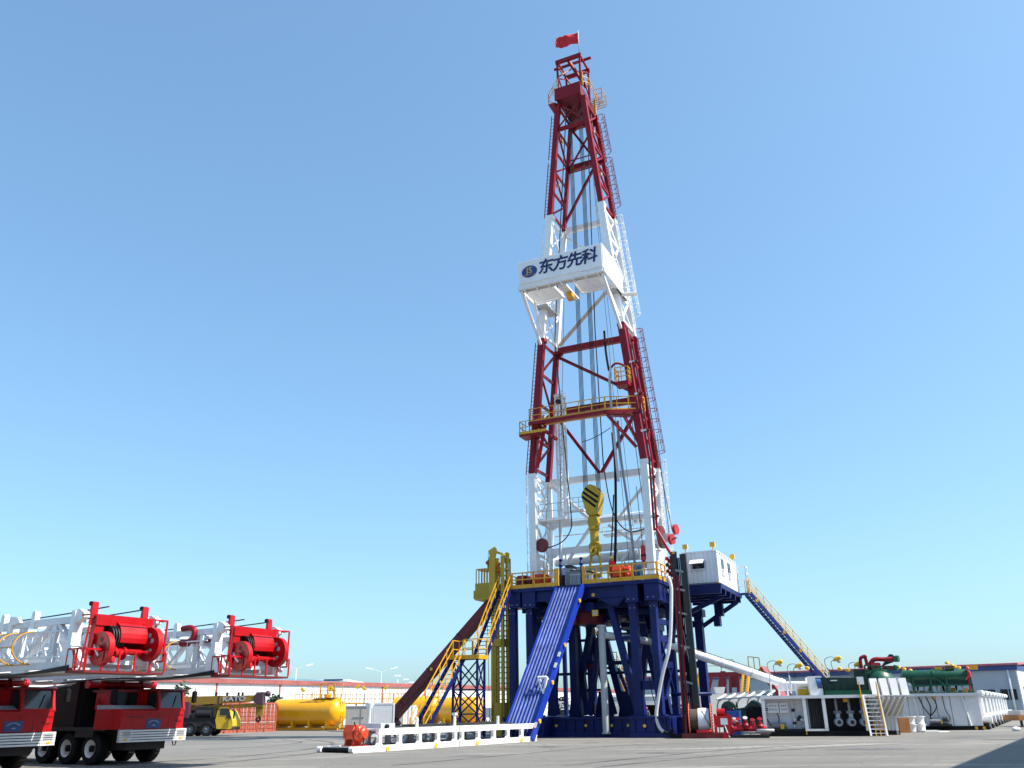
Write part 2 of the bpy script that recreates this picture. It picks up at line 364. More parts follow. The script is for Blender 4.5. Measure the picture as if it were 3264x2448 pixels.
for k, v in enumerate((1.5, 3.4, 5.0, 6.5)): t.part('spreader_beam', MB().bx(-5.2, 4.9, v - .12, v + .12, 8.15, 8.55), BLUE)
for (a0, a1, b0, b1, z0, z1, nm) in ((.7, 4.5, 2.6, 6.4, 7.75, 8.14, 'sky_block_box'), (-5.1, -2.4, 2.0, 6.6, 7.9, 8.14, 'sky_block_box'), (-2.2, .5, 3.4, 6.8, 7.4, 8.14, 'sky_block_beam'), (1.0, 3.4, 4.8, 7.6, 6.95, 7.6, 'sky_block_tray')):
    t.part(nm, MB().bx(a0, a1, b0, b1, z0, z1), BLUE)  # beams filled in as solid boxes, added to shut out sky light
# under-floor gear
mb = MB(); mb.bx(-1.9, .3, 2.0, 3.2, 7.3, 8.0); mb.bx(-1.2, -.5, 2.2, 3.0, 8.0, 8.5); mb.bx(-.1, .25, 1.8, 2.0, 7.4, 8.1); mb.bx(-1.5, -1.2, 1.7, 2.0, 7.2, 7.9)
t.part('rotary_support', mb, MAROON)
t.part('walk_beam', MB().bx(.6, 3.0, 4.2, 4.4, 6.9, 7.1), GREY); t.part('walk_beam', MB().bar((.5, 3.4, 7.5), (3.1, 4.0, 7.3), .1), GREY)
t.part('under_platform', MB().bx(.4, 3.4, 4.4, 6.5, 6.6, 6.75), STEEL)
t.part('pin_plate', MB().bar((-2.6, 7.0, 4.7), (-1.7, 7.1, 4.7), .1, .35), MAROON); t.part('pin_plate', MB().bar((.1, 7.9, 4.9), (.7, 7.9, 4.9), .1, .35), MAROON)
lp = t.part('flood_lamp', MB().bx(.55, .95, .2, .32, 7.55, 7.95), LAMPY); t.part('lens', MB().bx(.63, .87, .18, .2, 7.63, 7.87), LGREY, lp)
t.part('round_lamp', MB().rod((.65, .28, 8.95), (.65, .34, 8.95), .12, 14), LAMPY)
t.part('hook_box', MB().bx(.0, .55, .5, .8, 7.9, 8.5), BLUE)
for (p, q, s_) in (((-.6, .3, 8.9), (2.9, .3, 8.7), .75), ((-1.2, 6, 7.0), (.2, 6, 7.0), .5)):
    t.part('slack_cable', MB().tube(catenary(p, q, s_), .018, 5), CABLE)
for (u, v, zt) in ((-1.4, 5.9, 7.2), (-1.2, 6, 6.8)): t.part('hanging_line', MB().rod((u, v, zt), (u + .15, v, 2.2), .015, 4), CABLE)
for k in range(4): t.part('cable_bundle', MB().tube(spline([(3.65 + .08 * k, 3.4, 8.3), (3.6 + .1 * k, 3.3, 6), (3.9 + .06 * k, 3.1, 4), (4.1 + .05 * k, 3.0, 1.3)]), .03, 5), GREY if k % 2 else BLACK)

# ---- the derrick mast
t = Thing('derrick_mast', 'tall tapering derrick mast in alternating white and crimson sections', 'derrick', (0, 3.5, FZ), RIG)
SEC = ((FZ, 18.45, WHITE), (18.45, 29.45, RED), (29.45, 40.6, WHITE), (40.6, 51.8, RED))
for s_ in (-1, 1):
    for v, w, d in ((VF, .46, .5), (VB, .38, .46)):
        for z0, z1, m in SEC:
            if z0 > 40: w, d = w * .8, d * .8
            lg = t.part('leg_section', MB().bar((s_ * hw(z0), v, z0), (s_ * hw(z1), v, z1 - .02), w, d, up=(0, 1, 0)), m)
            t.part('joint_flange', MB().bar((s_ * hw(z1), v, z1 - .32), (s_ * hw(z1), v, z1 - .04), w + .14, d + .1, up=(0, 1, 0)), m, lg)
            if v == VF:      # flange strips of the H section
                t.part('flange', MB().bar((s_ * (hw(z0) + .0), v - .27, z0), (s_ * hw(z1), v - .27, z1 - .3), w + .06, .04, up=(0, 1, 0)), m, lg)
    # side trusses between the front and the back leg
    levels = {0: (10.0, 12.4, 14.9, 16.7, 18.2), 1: (18.9, 21.2, 22.3, 24.1, 26.6, 29.1), 2: (29.9, 32.3, 34.8, 37.6, 40.2), 3: (40.9, 43.0, 45.0, 47.0, 49.2, 51.5)}
    for k, (z0, z1, m) in enumerate(SEC):
        L_ = levels[k]
        for i, z in enumerate(L_):
            u = s_ * hw(z)
            t.part('side_girt', MB().bar((u, VF + .2, z), (u, VB - .2, z), .16, .2), m)
            if i + 1 < len(L_):
                zz = L_[i + 1]; a, b_ = (VF + .2, VB - .2) if i % 2 == 0 else (VB - .2, VF + .2)
                t.part('side_diagonal', MB().bar((u, a, z), (s_ * hw(zz), b_, zz), .14, .16), m)
                if m is WHITE:
                    t.part('side_diagonal', MB().bar((u, b_, z), (s_ * hw(zz), a, zz), .09, .1), m)
for z, m, h in ((12.95, WHITE, .5), (14.98, WHITE, .36), (18.38, WHITE, .5), (24.15, RED, .5), (29.5, RED, .52), (40.68, WHITE, .46), (46.98, RED, .5), (51.3, RED, .5)):
    t.part('back_girt', MB().bar((-hw(z) + .2, VB, z), (hw(z) - .2, VB, z), .34, h), m)
    for s_ in (-1, 1): t.part('girt_bracket', MB().prism([(0, h / 2), (.9, h / 2), (.25, -h * .9), (0, -h * .9)], (s_ * (hw(z) - .15), VB - .12, z), (-s_, 0, 0), (0, 0, 1), (0, 1, 0), .24), m)
def bd(p, q, m, w=.2): t.part('back_diagonal', MB().bar((p[0], VB + .02, p[1]), (q[0], VB + .02, q[1]), w, w), m)
bd((-2.2, 41.4), (.9, 46.6), RED); bd((.9, 47.3), (-1.1, 51.0), RED); bd((-1.3, 47.3), (1.1, 51.0), RED, .14)
bd((-3.1, 30.0), (1.9, 34.6), mat('weathered_cream', (.55, .45, .38), .6), .22); bd((-2.2, 40.2), (1.6, 36.5), WHITE, .16)
bd((-3.25, 29.0), (3.5, 24.5), RED, .24); bd((-3.6, 23.9), (-.1, 18.7), RED, .24); bd((3.6, 23.9), (.05, 18.7), RED, .24)
bd((4.1, 18.1), (1.2, 15.0), WHITE, .22); bd((-4.0, 18.0), (-.9, 15.0), WHITE, .24); bd((-.9, 14.8), (-3.2, 11.9), WHITE, .2); bd((.4, 14.6), (3.9, 12.0), WHITE, .2); bd((3.9, 14.6), (1.2, 11.8), WHITE, .18)
t.part('front_girt', MB().bar((-1.35, VF, 49.1), (1.35, VF, 49.1), .26, .3), RED)
t.part('front_diagonal', MB().bar((-1.1, VF, 51.8), (1.3, VF, 49.3), .1, .1), RED); t.part('front_diagonal', MB().bar((1.1, VF, 51.8), (-1.3, VF, 49.3), .1, .1), RED)
for z in (47.6, 46.3): t.part('back_rod', MB().rod((-hw(z), VB - .3, z), (hw(z), VB - .3, z), .06, 6), RED)
for z in (15.4, 14.2): t.part('back_rod', MB().rod((-4.2, VB + .3, z), (4.2, VB + .3, z), .05, 6), WHITE)
# lower white beams: raising drum pipe and gallery
pb = t.part('cross_pipe', MB().rod((-4.2, 5.6, 12.3), (4.2, 5.6, 12.3), .36, 20), WHITE)
for u in (-3.2, -1.2, .9, 2.6): t.part('pipe_saddle', MB().bx(u - .07, u + .07, 5.15, 5.25, 11.9, 12.8), WHITE, pb)
t.part('cross_beam', MB().bx(-4.3, 4.3, 5.3, 5.7, 11.3, 11.75), GREYW)
for u in (-3.35, -.55): t.part('hanger_post', MB().rod((u, 4.6, 12.1), (u, 4.6, 14.8), .13, 12), WHITE)
gl = t.part('gallery_floor', MB().bx(-.2, 3.6, 5.4, 6.2, 13.9, 14.05), WHITE)
t.part('gallery_rail', railing(MB(), [(-.2, 5.4, 14.05), (3.6, 5.4, 14.05)], 1.0, .75, .025), WHITE, gl)
t.part('gallery_rail', railing(MB(), [(-1.6, 5.4, 14.9), (-.4, 5.4, 14.9)], .9, .6, .03), WHITE, gl)
mb = MB()
for x in (2.3, 2.7, 3.1): mb.bx(x, x + .3, 5.2, 5.4, 14.3 + (x % .4), 14.9)
t.part('junction_boxes', mb, WHITE, gl)
# foot boxes
for s_ in (-1, 1):
    t.part('mast_shoe', MB().bx(s_ * 4.4 - .5, s_ * 4.4 + .5, 1.5, 5.6, FZ, FZ + .55), LGREY)
    t.part('shoe_strut', MB().bar((s_ * 4.4, 3.4, FZ + .5), (s_ * 4.4, 2.3, 12.3), .3, .42), WHITE)
    t.part('shoe_strut', MB().bar((s_ * 4.4, 3.4, FZ + .5), (s_ * 4.4, 4.9, 12.3), .3, .6), WHITE)
    t.part('shoe_plate', MB().prism([(4.4, FZ + .5), (5.7, FZ + .5), (5.35, 13.2), (4.9, 13.2)], (s_ * 4.4 - .08, 0, 0), (0, 1, 0), (0, 0, 1), (1, 0, 0), .16), WHITE)
    t.part('sheave_plate', MB().bx(s_ * 4.4 - .06, s_ * 4.4 + .06, 2.3, 4.7, 11.6, 12.1), WHITE)
# raising-line sheaves in maroon
t.part('raising_sheave', MB().lathe([(.1, 0), (.5, 0), (.52, .05), (.48, .12), (.52, .2), (.5, .24), (.1, .24)], (-3.75, 1.75, 12.95), (.25, 1, 0), 28), MAROON)
t.part('raising_sheave', MB().rod((4.75, 3.3, 13.0), (5.0, 3.3, 13.0), .8, 28), MAROON)
# ladders with cages
for z0, z1, m in ((10.2, 18.4, WHITE), (18.5, 29.4, RED), (30.2, 40.2, WHITE), (40.8, 46.2, RED), (46.5, 51.0, RED)):
    a = Vector((-hw(z0) - .55, VF + .35, z0)); b_ = Vector((-hw(z1) - .55, VF + .35, z1))
    mb = ladder(MB(), a, b_, .36, (1, .0, 0), .028, .33)
    n = max(2, int((z1 - z0) / 2.2))
    for i in range(n + 1):
        q = lerp(a, b_, i / n); mb.bar(q + Vector((.18, 0, 0)), q + Vector((.45, -.2, 0)), .05)
    t.part('ladder', mb, m, label='narrow ladder up the left front leg')
    a = Vector((hw(z0) + .24, VB + .1, z0)); b_ = Vector((hw(z1) + .24, VB + .1, z1))
    ld = t.part('ladder', ladder(MB(), a, b_, .42, (0, 1, 0), .026, .33), m)
    t.part('ladder_cage', cage(MB(), a + Vector((0, 0, 1.2)), b_ + Vector((0, 0, .6)), (1, -.35, 0), (0, 1, 0), .38, .85, .024), m, ld)
# red standpipes up the right leg
for k, (du, zt) in enumerate(((.42, 28.9), (.62, 27.6))):
    pts = [(4.4 + du, 1.75, 13.2), (4.4 + du, 1.75, 18.4), (hw(zt) + du, 1.75, zt)]
    sp_ = t.part('standpipe', MB().tube(pts, .085, 8), RED)
    mb = MB()
    for z in (14.2, 17.0, 20.5, 23.4, 26.0): mb.bar((hw(z) + du - .25, 1.75, z), (hw(z) + du + .18, 1.75, z), .2, .16)
    t.part('pipe_clamp', mb, RED if k else WHITE, sp_)
gn = t.part('gooseneck', MB().tube(spline([(hw(26) + .3, 1.75, 25.4), (3.2, 1.5, 25.9), (2.8, 1.4, 25.95), (2.5, 1.4, 25.7)]), .085, 8), RED)
# small tong platform, yellow rail
tp = t.part('standpipe_platform', MB().bx(2.9, 3.9, .9, 1.8, 24.0, 24.3), RED)
t.part('platform_rail', railing(MB(), [(2.9, 1.8, 24.3), (2.9, .9, 24.3), (3.9, .9, 24.3), (3.9, 1.7, 24.3)], 1.1, .5, .03, 2), RAIL, tp)
for s_ in (-1, 1):       # work lamps clipped to the side trusses
    for z in (20.4, 23.3, 36.0, 44.2, 48.7):
        t.part('work_lamp', MB().bx(s_ * hw(z) - .16, s_ * hw(z) + .16, 3.0, 3.25, z - .12, z + .12), mat('lamp_body', (.45, .36, .25), .5))
# crown block and its frame
cb = t.part('crown_beam', MB().bx(-1.25, 1.05, 1.55, 5.3, 51.95, 53.05), MAROON)
t.part('crown_beam_plate', MB().bx(-1.32, 1.12, 1.45, 1.55, 51.85, 53.1), RED, cb)
for k in range(6):
    y = 2.3 + k * .38
    t.part('sheave', MB().lathe([(.15, 0), (.72, .02), (.66, .1), (.72, .18), (.15, .2)], (-.05, y, 53.15), (0, 1, 0), 26), STEEL, cb)
fr_ = lambda p, q, w, h=None: t.part('crown_frame_bar', MB().bar(p, q, w, h), RED)
for u in (-1.15, 1.0):
    for v in (2.0, 4.2): fr_((u, v, 53.05), (u, v, 56.5), .16)
    fr_((u, 2.0, 56.5), (u, 4.2, 56.5), .16); fr_((u, 2, 54.6), (u, 4.2, 56.2), .09); fr_((u, 4.2, 53.3), (u, 2.0, 54.9), .09)
fr_((-1.3, 2.0, 56.42), (1.15, 2.0, 56.42), .22, .38); fr_((-1.3, 4.2, 56.42), (1.15, 4.2, 56.42), .22, .38)
fr_((-1.9, 3.1, 56.75), (1.7, 3.1, 56.75), .16, .2); fr_((-.1, 2.1, 56.3), (.75, 4.2, 54.6), .24, .24)
fr_((-1.1, 2.1, 55.9), (-.3, 4.1, 54.6), .1); fr_((-1.1, 2.0, 55.6), (.9, 2.9, 56.5), .09); fr_((-1.1, 2.1, 54.9), (-.2, 3.2, 56.3), .09)
rl = lambda pts, h=1.05, toe=.0: t.part('crown_railing', railing(MB(), pts, h, .8, .024, 1, toe), RAIL)
rl([(-1.0, 1.45, 53.1), (-1.9, 1.45, 51.7)], 1.0); rl([(-1.9, 1.45, 51.7), (-2.0, 3.2, 51.7)], 1.0); rl([(-1.05, 3.2, 51.7), (-2.0, 3.2, 51.7)], 1.0)
rl([(1.5, 2.6, 53.1), (1.5, 5.4, 53.1), (-1.2, 5.4, 53.1)]); rl([(1.0, 2.0, 53.1), (1.5, 2.6, 53.1)]); rl([(1.5, 4.4, 53.1), (2.1, 4.4, 53.1), (2.1, 5.6, 53.1), (1.4, 5.6, 53.1)], 1.1)
t.part('crown_walkway', MB().bx(-1.95, -1.25, 1.5, 3.2, 51.62, 51.7), RED); [t.part('walkway_bar', MB().bx(1.1, 2.1, 4.4 + .3 * k, 4.45 + .3 * k, 53.0, 53.06), RAIL) for k in range(5)]
t.part('crown_gate', MB().bx(1.02, 1.2, 2.0, 2.1, 53.1, 54.5), RAIL); t.part('crown_gate', MB().bx(1.3, 1.5, 4.3, 4.45, 51.6, 53.1), RAIL)
MAST = t

# ---- flag
t = Thing('red_flag', 'red flag streaming left from a thin pole on the derrick crown', 'flag', (1.0, 2.0, 56.5), RIG)
t.part('flag_pole', MB().rod((1.0, 2.0, 56.5), (.98, 2.0, 59.25), .035, 8), GREYW)
mb = MB(); nx, nz = 26, 12; vs = []
for i in range(nx + 1):
    for j in range(nz + 1):
        a = i / nx; b_ = j / nz
        y = .10 * math.sin(a * 9 + b_ * 2.5) * a + .06 * math.sin(a * 21 + b_ * 4) * a + .05 * math.sin(b_ * 9 + a * 6)
        vs.append((.96 - 2.15 * a, 2.0 + y, 59.0 - 1.25 * b_ + .3 * a + .03 * math.sin(a * 7)))
mb.quad(vs, [(i * (nz + 1) + j, (i + 1) * (nz + 1) + j, (i + 1) * (nz + 1) + j + 1, i * (nz + 1) + j + 1) for i in range(nx) for j in range(nz)], True)
FLAG = mat('flag_cloth', (.62, .02, .03), .8, vary=.2)
fl = t.part('cloth', mb, FLAG); sm_ = fl.modifiers.new('thick', 'SOLIDIFY'); sm_.thickness = .012

# ---- racking platform with the company board
t = Thing('racking_platform', 'white pipe-racking platform with a lettered company board high on the derrick', 'platform', (0, -.5, 31.9), RIG)
bd_ = t.part('front_board', MB().bx(-3.4, 3.45, -2.25, -2.18, 32.35, 34.25), PANELWHITE)
t.part('board_frame', MB().bx(-3.44, 3.49, -2.2, -2.1, 34.22, 34.32).bx(-3.44, 3.49, -2.2, -2.1, 32.28, 32.36), WHITE, bd_)
t.part('oval_emblem', MB().prism([(.64 * math.cos(a * math.pi / 20), .5 * math.sin(a * math.pi / 20)) for a in range(40)], (-2.45, -2.285, 33.3), (1, 0, 0), (0, 0, 1), (0, 1, 0), .03), mat('emblem_blue', (.02, .06, .25), .5), bd_)
t.text('emblem_letters', 'JS', (-2.45, -2.30, 33.36), .72, GOLD, parent=bd_, offset=.014, depth=.004)
t.text('emblem_letters', 'DONGFANG', (-2.45, -2.30, 32.98), .16, GOLD, parent=bd_, depth=.004)
for k, ch in enumerate('东方先科'):
    t.text('board_character', ch, (-1.05 + k * 1.18, -2.27, 33.34), 1.3, NAVY, parent=bd_, offset=.03, depth=.012, ex=(1, 0, .02), ey=(.10, 0, 1))
for s_ in (-1, 1):
    u = 3.47 if s_ > 0 else -3.42
    t.part('side_board', MB().bx(u - .03, u + .03, -2.08, -.6, 32.35, 34.25), PANELWHITE); t.part('side_board', MB().bx(u - .03, u + .03, -.57, 1.2, 32.35, 34.2), PANELWHITE)
    t.part('side_board', MB().bar((u, 1.25, 33.25), (u - s_ * .3, 3.4, 33.25), .06, 1.85), PANELWHITE)
    t.part('edge_beam', MB().bx(u - .1, u + .1, -2.1, 3.4, 31.95, 32.22), WHITE)
    t.part('walk_plate', MB().bx(min(u, u - s_ * .95), max(u, u - s_ * .95), 1.0, 3.4, 31.95, 32.05), GREYW)
    # knee braces to the legs
    t.part('knee_brace', MB().bar((s_ * 3.3, -1.9, 32.0), (s_ * 3.35, 1.7, 28.9), .2, .2), WHITE)
    t.part('knee_brace', MB().bar((s_ * 3.0, -.2, 32.0), (s_ * 3.3, 1.7, 29.9), .14, .14), WHITE)
    fg = t.part('finger_frame', MB().bx(*sorted((s_ * 3.25, s_ * .75)), .5, .62, 31.9, 32.12).bx(*sorted((s_ * .75, s_ * .85)), -1.4, .6, 31.9, 32.12), WHITE)
    for k in range(9):
        t.part('finger', MB().bx(*sorted((s_ * 3.2, s_ * .86)), -1.35 + k * .2, -1.25 + k * .2, 31.96, 32.06), WHITE, fg)
t.part('front_beam', MB().bx(-3.4, 3.4, -2.17, -1.95, 31.95, 32.25), WHITE); t.part('front_walk', MB().bx(-3.3, 3.3, -1.94, -1.45, 32.0, 32.06), GREYW)
for k in range(7): t.part('floor_rib', MB().bx(-3.0 + k, -2.94 + k, -2.15, -1.45, 31.8, 31.99), WHITE)
t.part('diving_board', MB().bx(-.45, .25, -1.45, 1.2, 31.85, 31.98), WHITE); t.part('tail_flap', MB().bx(-.2, .25, -.4, .2, 31.3, 31.82), RAIL)
t.part('outrigger_step', MB().bar((3.5, 2.0, 31.9), (4.6, 2.4, 31.9), .5, .12), WHITE); t.part('outrigger_rail', railing(MB(), [(3.6, 2.0, 32), (4.5, 2.3, 32)], 1.0, .6, .025), WHITE)

# ---- belly platform
t = Thing('belly_platform', 'crimson belly platform with yellow railing across the middle of the derrick', 'platform', (0, 1, 21.9), RIG)
t.part('front_beam', MB().bx(-4.15, 2.0, .75, 1.1, 21.95, 22.2), RED)
t.part('walkway', MB().bx(-4.15, 2.0, 1.1, 1.75, 22.08, 22.16), RAIL)
t.part('angled_beam', MB().bar((2.0, .9, 22.08), (4.4, 1.9, 22.08), .3, .26), RED); t.part('angled_beam', MB().bar((2.0, 1.6, 22.08), (3.4, 2.6, 22.08), .5, .14), RED)
t.part('angled_walkway', MB().prism([(2, 1.05), (4.4, 2.0), (4.2, 2.7), (2, 1.8)], (0, 0, 22.1), (1, 0, 0), (0, 1, 0), (0, 0, 1), .07), RAIL)
t.part('railing', railing(MB(), [(-4.1, .85, 22.2), (2.0, .85, 22.2)], 1.05, 1.0, .03, 1, .14), RAIL)
t.part('railing', railing(MB(), [(2.05, .85, 22.2), (4.4, 1.85, 22.2)], 1.05, .85, .03, 1, .14), RAIL); t.part('railing', railing(MB(), [(4.45, 1.9, 22.2), (4.55, 2.5, 22.2)], 1.05, .6, .04, 2, .2), RAIL)
t.part('railing', railing(MB(), [(-4.1, .85, 22.2), (-4.1, 1.9, 22.2), (-2.9, 1.9, 22.2)], 1.05, .8, .03, 1, .14), RAIL)
for (p, q) in (((2.1, 1.0, 21.9), (3.9, 1.9, 19.4)), ((3.2, 1.4, 21.9), (4.2, 2.0, 19.4)), ((-3.9, 1.1, 21.9), (-4.2, 1.9, 19.5)), ((-2.9, 1.1, 21.9), (-3.95, 1.8, 18.8)), ((-3.5, 1.2, 21.95), (-2.6, 2.6, 21.1))):
    t.part('knee_brace', MB().bar(p, q, .2, .2), RED)
t = Thing('side_platform', 'small crimson side platform with railing left of the derrick leg', 'platform', (-4.4, 1, 21.2), RIG)
t.part('deck', MB().bx(-4.95, -3.4, .8, 2.0, 21.15, 21.4), RED); t.part('toe_board', MB().bx(-4.95, -2.7, .74, .79, 21.3, 21.5), RAIL)
t.part('railing', railing(MB(), [(-3.9, .82, 21.4), (-4.9, .82, 21.4), (-4.9, 1.9, 21.4)], .95, .5, .026), RAIL)

# ---- white stabbing tower inside the mast
t = Thing('casing_stabbing_frame', 'slim white lattice column with a railed basket inside the derrick', 'lattice column', (-2.9, 4.0, 15), RIG)
for (u, v) in ((-3.1, 3.8), (-2.55, 3.8), (-3.1, 4.4), (-2.55, 4.4)): t.part('post', MB().bx(u - .07, u + .07, v - .07, v + .07, 15.0, 25.1), WHITE)
for k in range(12):
    z = 15.4 + k * .85; a, b_ = (-3.1, -2.55) if k % 2 else (-2.55, -3.1)
    t.part('lacing', MB().bar((a, 3.8, z), (b_, 3.8, z + .8), .07).bar((-3.1, 3.8, z), (-2.55, 3.8, z), .06).bar((-2.55, 3.8, z), (-2.55, 4.4, z + .8), .06), WHITE)
t.part('head', MB().bx(-3.2, -2.45, 3.7, 4.5, 25.0, 25.25), WHITE); t.part('pulley', MB().rod((-2.85, 3.65, 24.6), (-2.85, 3.85, 24.6), .2, 14), STEEL)
t.part('arm', MB().bx(-3.8, -2.4, 3.4, 3.6, 22.9, 23.1), WHITE); t.part('mount_beam', MB().bx(-4.3, -2.5, 3.7, 4.4, 17.9, 18.1), WHITE)
bk = t.part('basket_floor', MB().bx(-4.5, -2.2, 2.9, 4.2, 14.95, 15.15), WHITE)
t.part('basket_railing', railing(MB(), [(-4.4, 2.95, 15.15), (-2.3, 2.95, 15.15)], 1.1, .5, .025), GREYW, bk)
t.part('step_plate', MB().bx(-2.6, -.9, 3.2, 3.8, 15.55, 15.65), WHITE, bk); t.part('step_railing', railing(MB(), [(-2.4, 3.8, 15.6), (-1.0, 3.8, 15.6)], 1.1, .5, .022, 2), GREYW, bk)

# ---- travelling block and hook
t = Thing('travelling_block', 'yellow travelling block with black diagonal stripes and hook hanging in the derrick', 'pulley block', (0.0, 2.9, 11.1), RIG)
prof = [(0.0, 17.25), (.42, 17.05), (.72, 16.55), (.66, 16.1), (.34, 14.95), (-.34, 14.95), (-.66, 16.1), (-.72, 16.55), (-.42, 17.05)]
for v in (2.45, 3.25): sp2 = t.part('side_plate', MB().prism(prof, (0, v, 0), (1, 0, 0), (0, 0, 1), (0, 1, 0), .1), OCHRE)
t.part('block_body', MB().prism([(x * .86, 16 + (z - 16) * .92) for x, z in prof], (0, 2.55, 0), (1, 0, 0), (0, 0, 1), (0, 1, 0), .7), STEEL)
for k, (x0, z0, x1, z1) in enumerate(((-.4, 16.98, .58, 16.2), (-.6, 16.72, .5, 15.82), (-.68, 16.38, .36, 15.5))):
    t.part('black_stripe', MB().bar((x0, 2.44, z0), (x1, 2.44, z1), .02, .17, up=(0, 0, 1)), BLACK)
for k in range(5): t.part('sheave', MB().rod((0, 2.6 + k * .13, 16.4), (0, 2.67 + k * .13, 16.4), .66, 24), OCHRE)
t.part('edge_guard', MB().bar((.72, 2.9, 16.6), (.4, 2.9, 15.0), .12, .9, up=(0, 1, 0)), OCHRE)
t.part('swivel_yoke', MB().prism([(-.28, 15), (.28, 15), (.42, 14.4), (.3, 14.1), (-.3, 14.1), (-.42, 14.4)], (0, 2.65, 0), (1, 0, 0), (0, 0, 1), (0, 1, 0), .5), OCHRE)
t.part('hook_barrel', MB().lathe([(.3, 0), (.36, .1), (.32, .15), (.32, 1.0), (.4, 1.05), (.4, 1.2), (.3, 1.25)], (0, 2.9, 12.85), (0, 0, 1), 20), OCHRE)
t.part('hook_body', MB().prism([(-.38, 12.9), (.4, 12.9), (.45, 12.6), (.3, 12.2), (.12, 12.05), (.1, 12.4), (-.1, 12.4), (-.12, 12.05), (-.3, 12.3), (-.42, 12.65)], (0, 2.7, 0), (1, 0, 0), (0, 0, 1), (0, 1, 0), .4), OCHRE)
t.part('hook', MB().tube(spline([(-.05, 2.6, 12.7), (-.2, 2.5, 12.3), (.0, 2.45, 12.05), (.2, 2.5, 12.3), (.12, 2.6, 12.6)]), .1, 8), OCHRE)
for s_ in (-1, 1): t.part('elevator_link', MB().tube(spline([(s_ * .2, 2.9, 12.5), (s_ * .3, 2.85, 12.0), (s_ * .42, 2.8, 11.2), (s_ * .45, 2.75, 10.5)]), .085, 8), OCHRE)
t.part('elevator', MB().rod((-.35, 2.75, 10.5), (-.35, 2.75, 10.95), .3, 14).bx(-.6, .55, 2.5, 2.7, 10.45, 10.7), OCHRE)

# ---- ropes
def rope(name, label, pts, r=.022, m=None, group='drilling lines'):
    base = min((Vector(p) for p in pts), key=lambda p: p.z)
    return single(name, MB().tube(pts, r, 6), m or CABLE, label, 'rope', base, RIG, group)
for s_, nm in ((-1, 'left'), (1, 'right')):
    for k in range(4):
        rope('drilling_line', 'drilling line in the %s-hand bundle between crown and travelling block' % nm, [(s_ * .5 + (k - 1.5) * .085, 2.85 + k * .03, 52.6), (s_ * .5 + (k - 1.5) * .085, 2.8 + k * .03, 16.5)], .03, BLACK, group='%s bundle of drilling lines' % nm)
rope('tong_line', 'black line from the crown curving down to the maroon wheel on the left leg', [(-1.1, 3.6, 52), (-2.5, 2.6, 29.5)] + spline([(-1.7, 2.2, 18.3), (-1.45, 2.1, 15.2), (-1.5, 2.1, 14.0), (-2.1, 2.1, 13.2), (-3.0, 2.15, 12.85), (-3.75, 2.2, 12.8)]), .045, BLACK)
rope('tong_line', 'black line from the crown curving right to the derrick leg near the floor', [(.9, 3.6, 52), (.95, 2.6, 29.5)] + spline([(1.2, 2.2, 18.6), (1.5, 2.2, 16.0), (2.0, 2.2, 14.3), (2.9, 2.2, 13.4), (4.2, 2.1, 13.5)]), .045, BLACK)
rope('fast_line', 'single wire line slanting from the crown to the right of the drill floor', [(1.1, 3.9, 52), (4.0, 3.3, 11.0)], .03)
rope('dead_line', 'thin wire line from the crown down behind the block', [(.7, 4.2, 52), (2.3, 3.6, 10.5)], .02)
rope('dead_line', 'thinnest wire line right of the drilling bundle', [(.6, 4.3, 52), (2.7, 3.7, 14.0)], .018)
rope('catline', 'vertical line beside the white lattice column', [(-1.3, 3.4, 44.5), (-3.0, 3.2, 11)], .018)
rope('catline', 'line hanging from the left mast leg to the floor', [(-3.4, 2.6, 18.0), (-3.9, 2.4, 11.0)], .018)
rope('winch_line', 'line from the right mast leg up to the red sheaves', [(hw(26) + .3, 4.4, 26), (5.6, 3.6, 13.4)], .03)
rope('winch_line', 'line from the right mast leg behind the red sheave', [(hw(21) + .6, 4.6, 21), (5.3, 3.9, 12.9)], .03)
hs = Thing('rotary_hose', 'black rotary hose hanging from the red gooseneck inside the right mast leg', 'hose', (2.5, 1.4, 10.5), RIG)
hs.part('upper_hose', MB().tube(spline([(2.1, 1.4, 28.8), (2.15, 1.4, 27), (2.3, 1.4, 25.5)]), .09, 8), BLACK)
hs.part('steel_section', MB().tube([(2.45, 1.4, 25.8), (2.3, 1.4, 24.6), (2.35, 1.4, 21.5), (2.55, 1.4, 16.9)], .1, 8), GREYW)
hs.part('lower_hose', MB().tube(spline([(2.3, 1.42, 20.6), (2.35, 1.45, 18.0), (2.2, 1.5, 15.0), (2.0, 1.6, 12.5), (1.75, 1.7, 10.2)]), .1, 8), BLACK)
hs.part('grey_hose', MB().tube(spline([(2.7, 1.6, 21.5), (2.75, 1.6, 19.0), (3.05, 1.7, 15.0), (3.3, 1.8, 10.3)]), .09, 8), GREY)
hs.part('thin_hose', MB().tube(spline([(2.1, 1.5, 16.0), (1.75, 1.6, 12.8), (1.35, 1.7, 10.2)]), .05, 6), BLACK)
hs.part('safety_chain', MB().tube(catenary((-.1, 1.4, 20.2), (2.2, 1.4, 21.0), .12), .03, 5), STEEL)
# ================================================================== on and around the drill floor
def RV(px, py, v):                 # photo pixel on the rig plane v = const, in rig coordinates
    d = ray(px, py); vy = Vector((-math.sin(RIG.yaw), math.cos(RIG.yaw), 0))
    tt = (v + RIG.o.dot(vy)) / d.dot(vy); return RIG.l(Vector((0, 0, CAMH)) + d * tt)

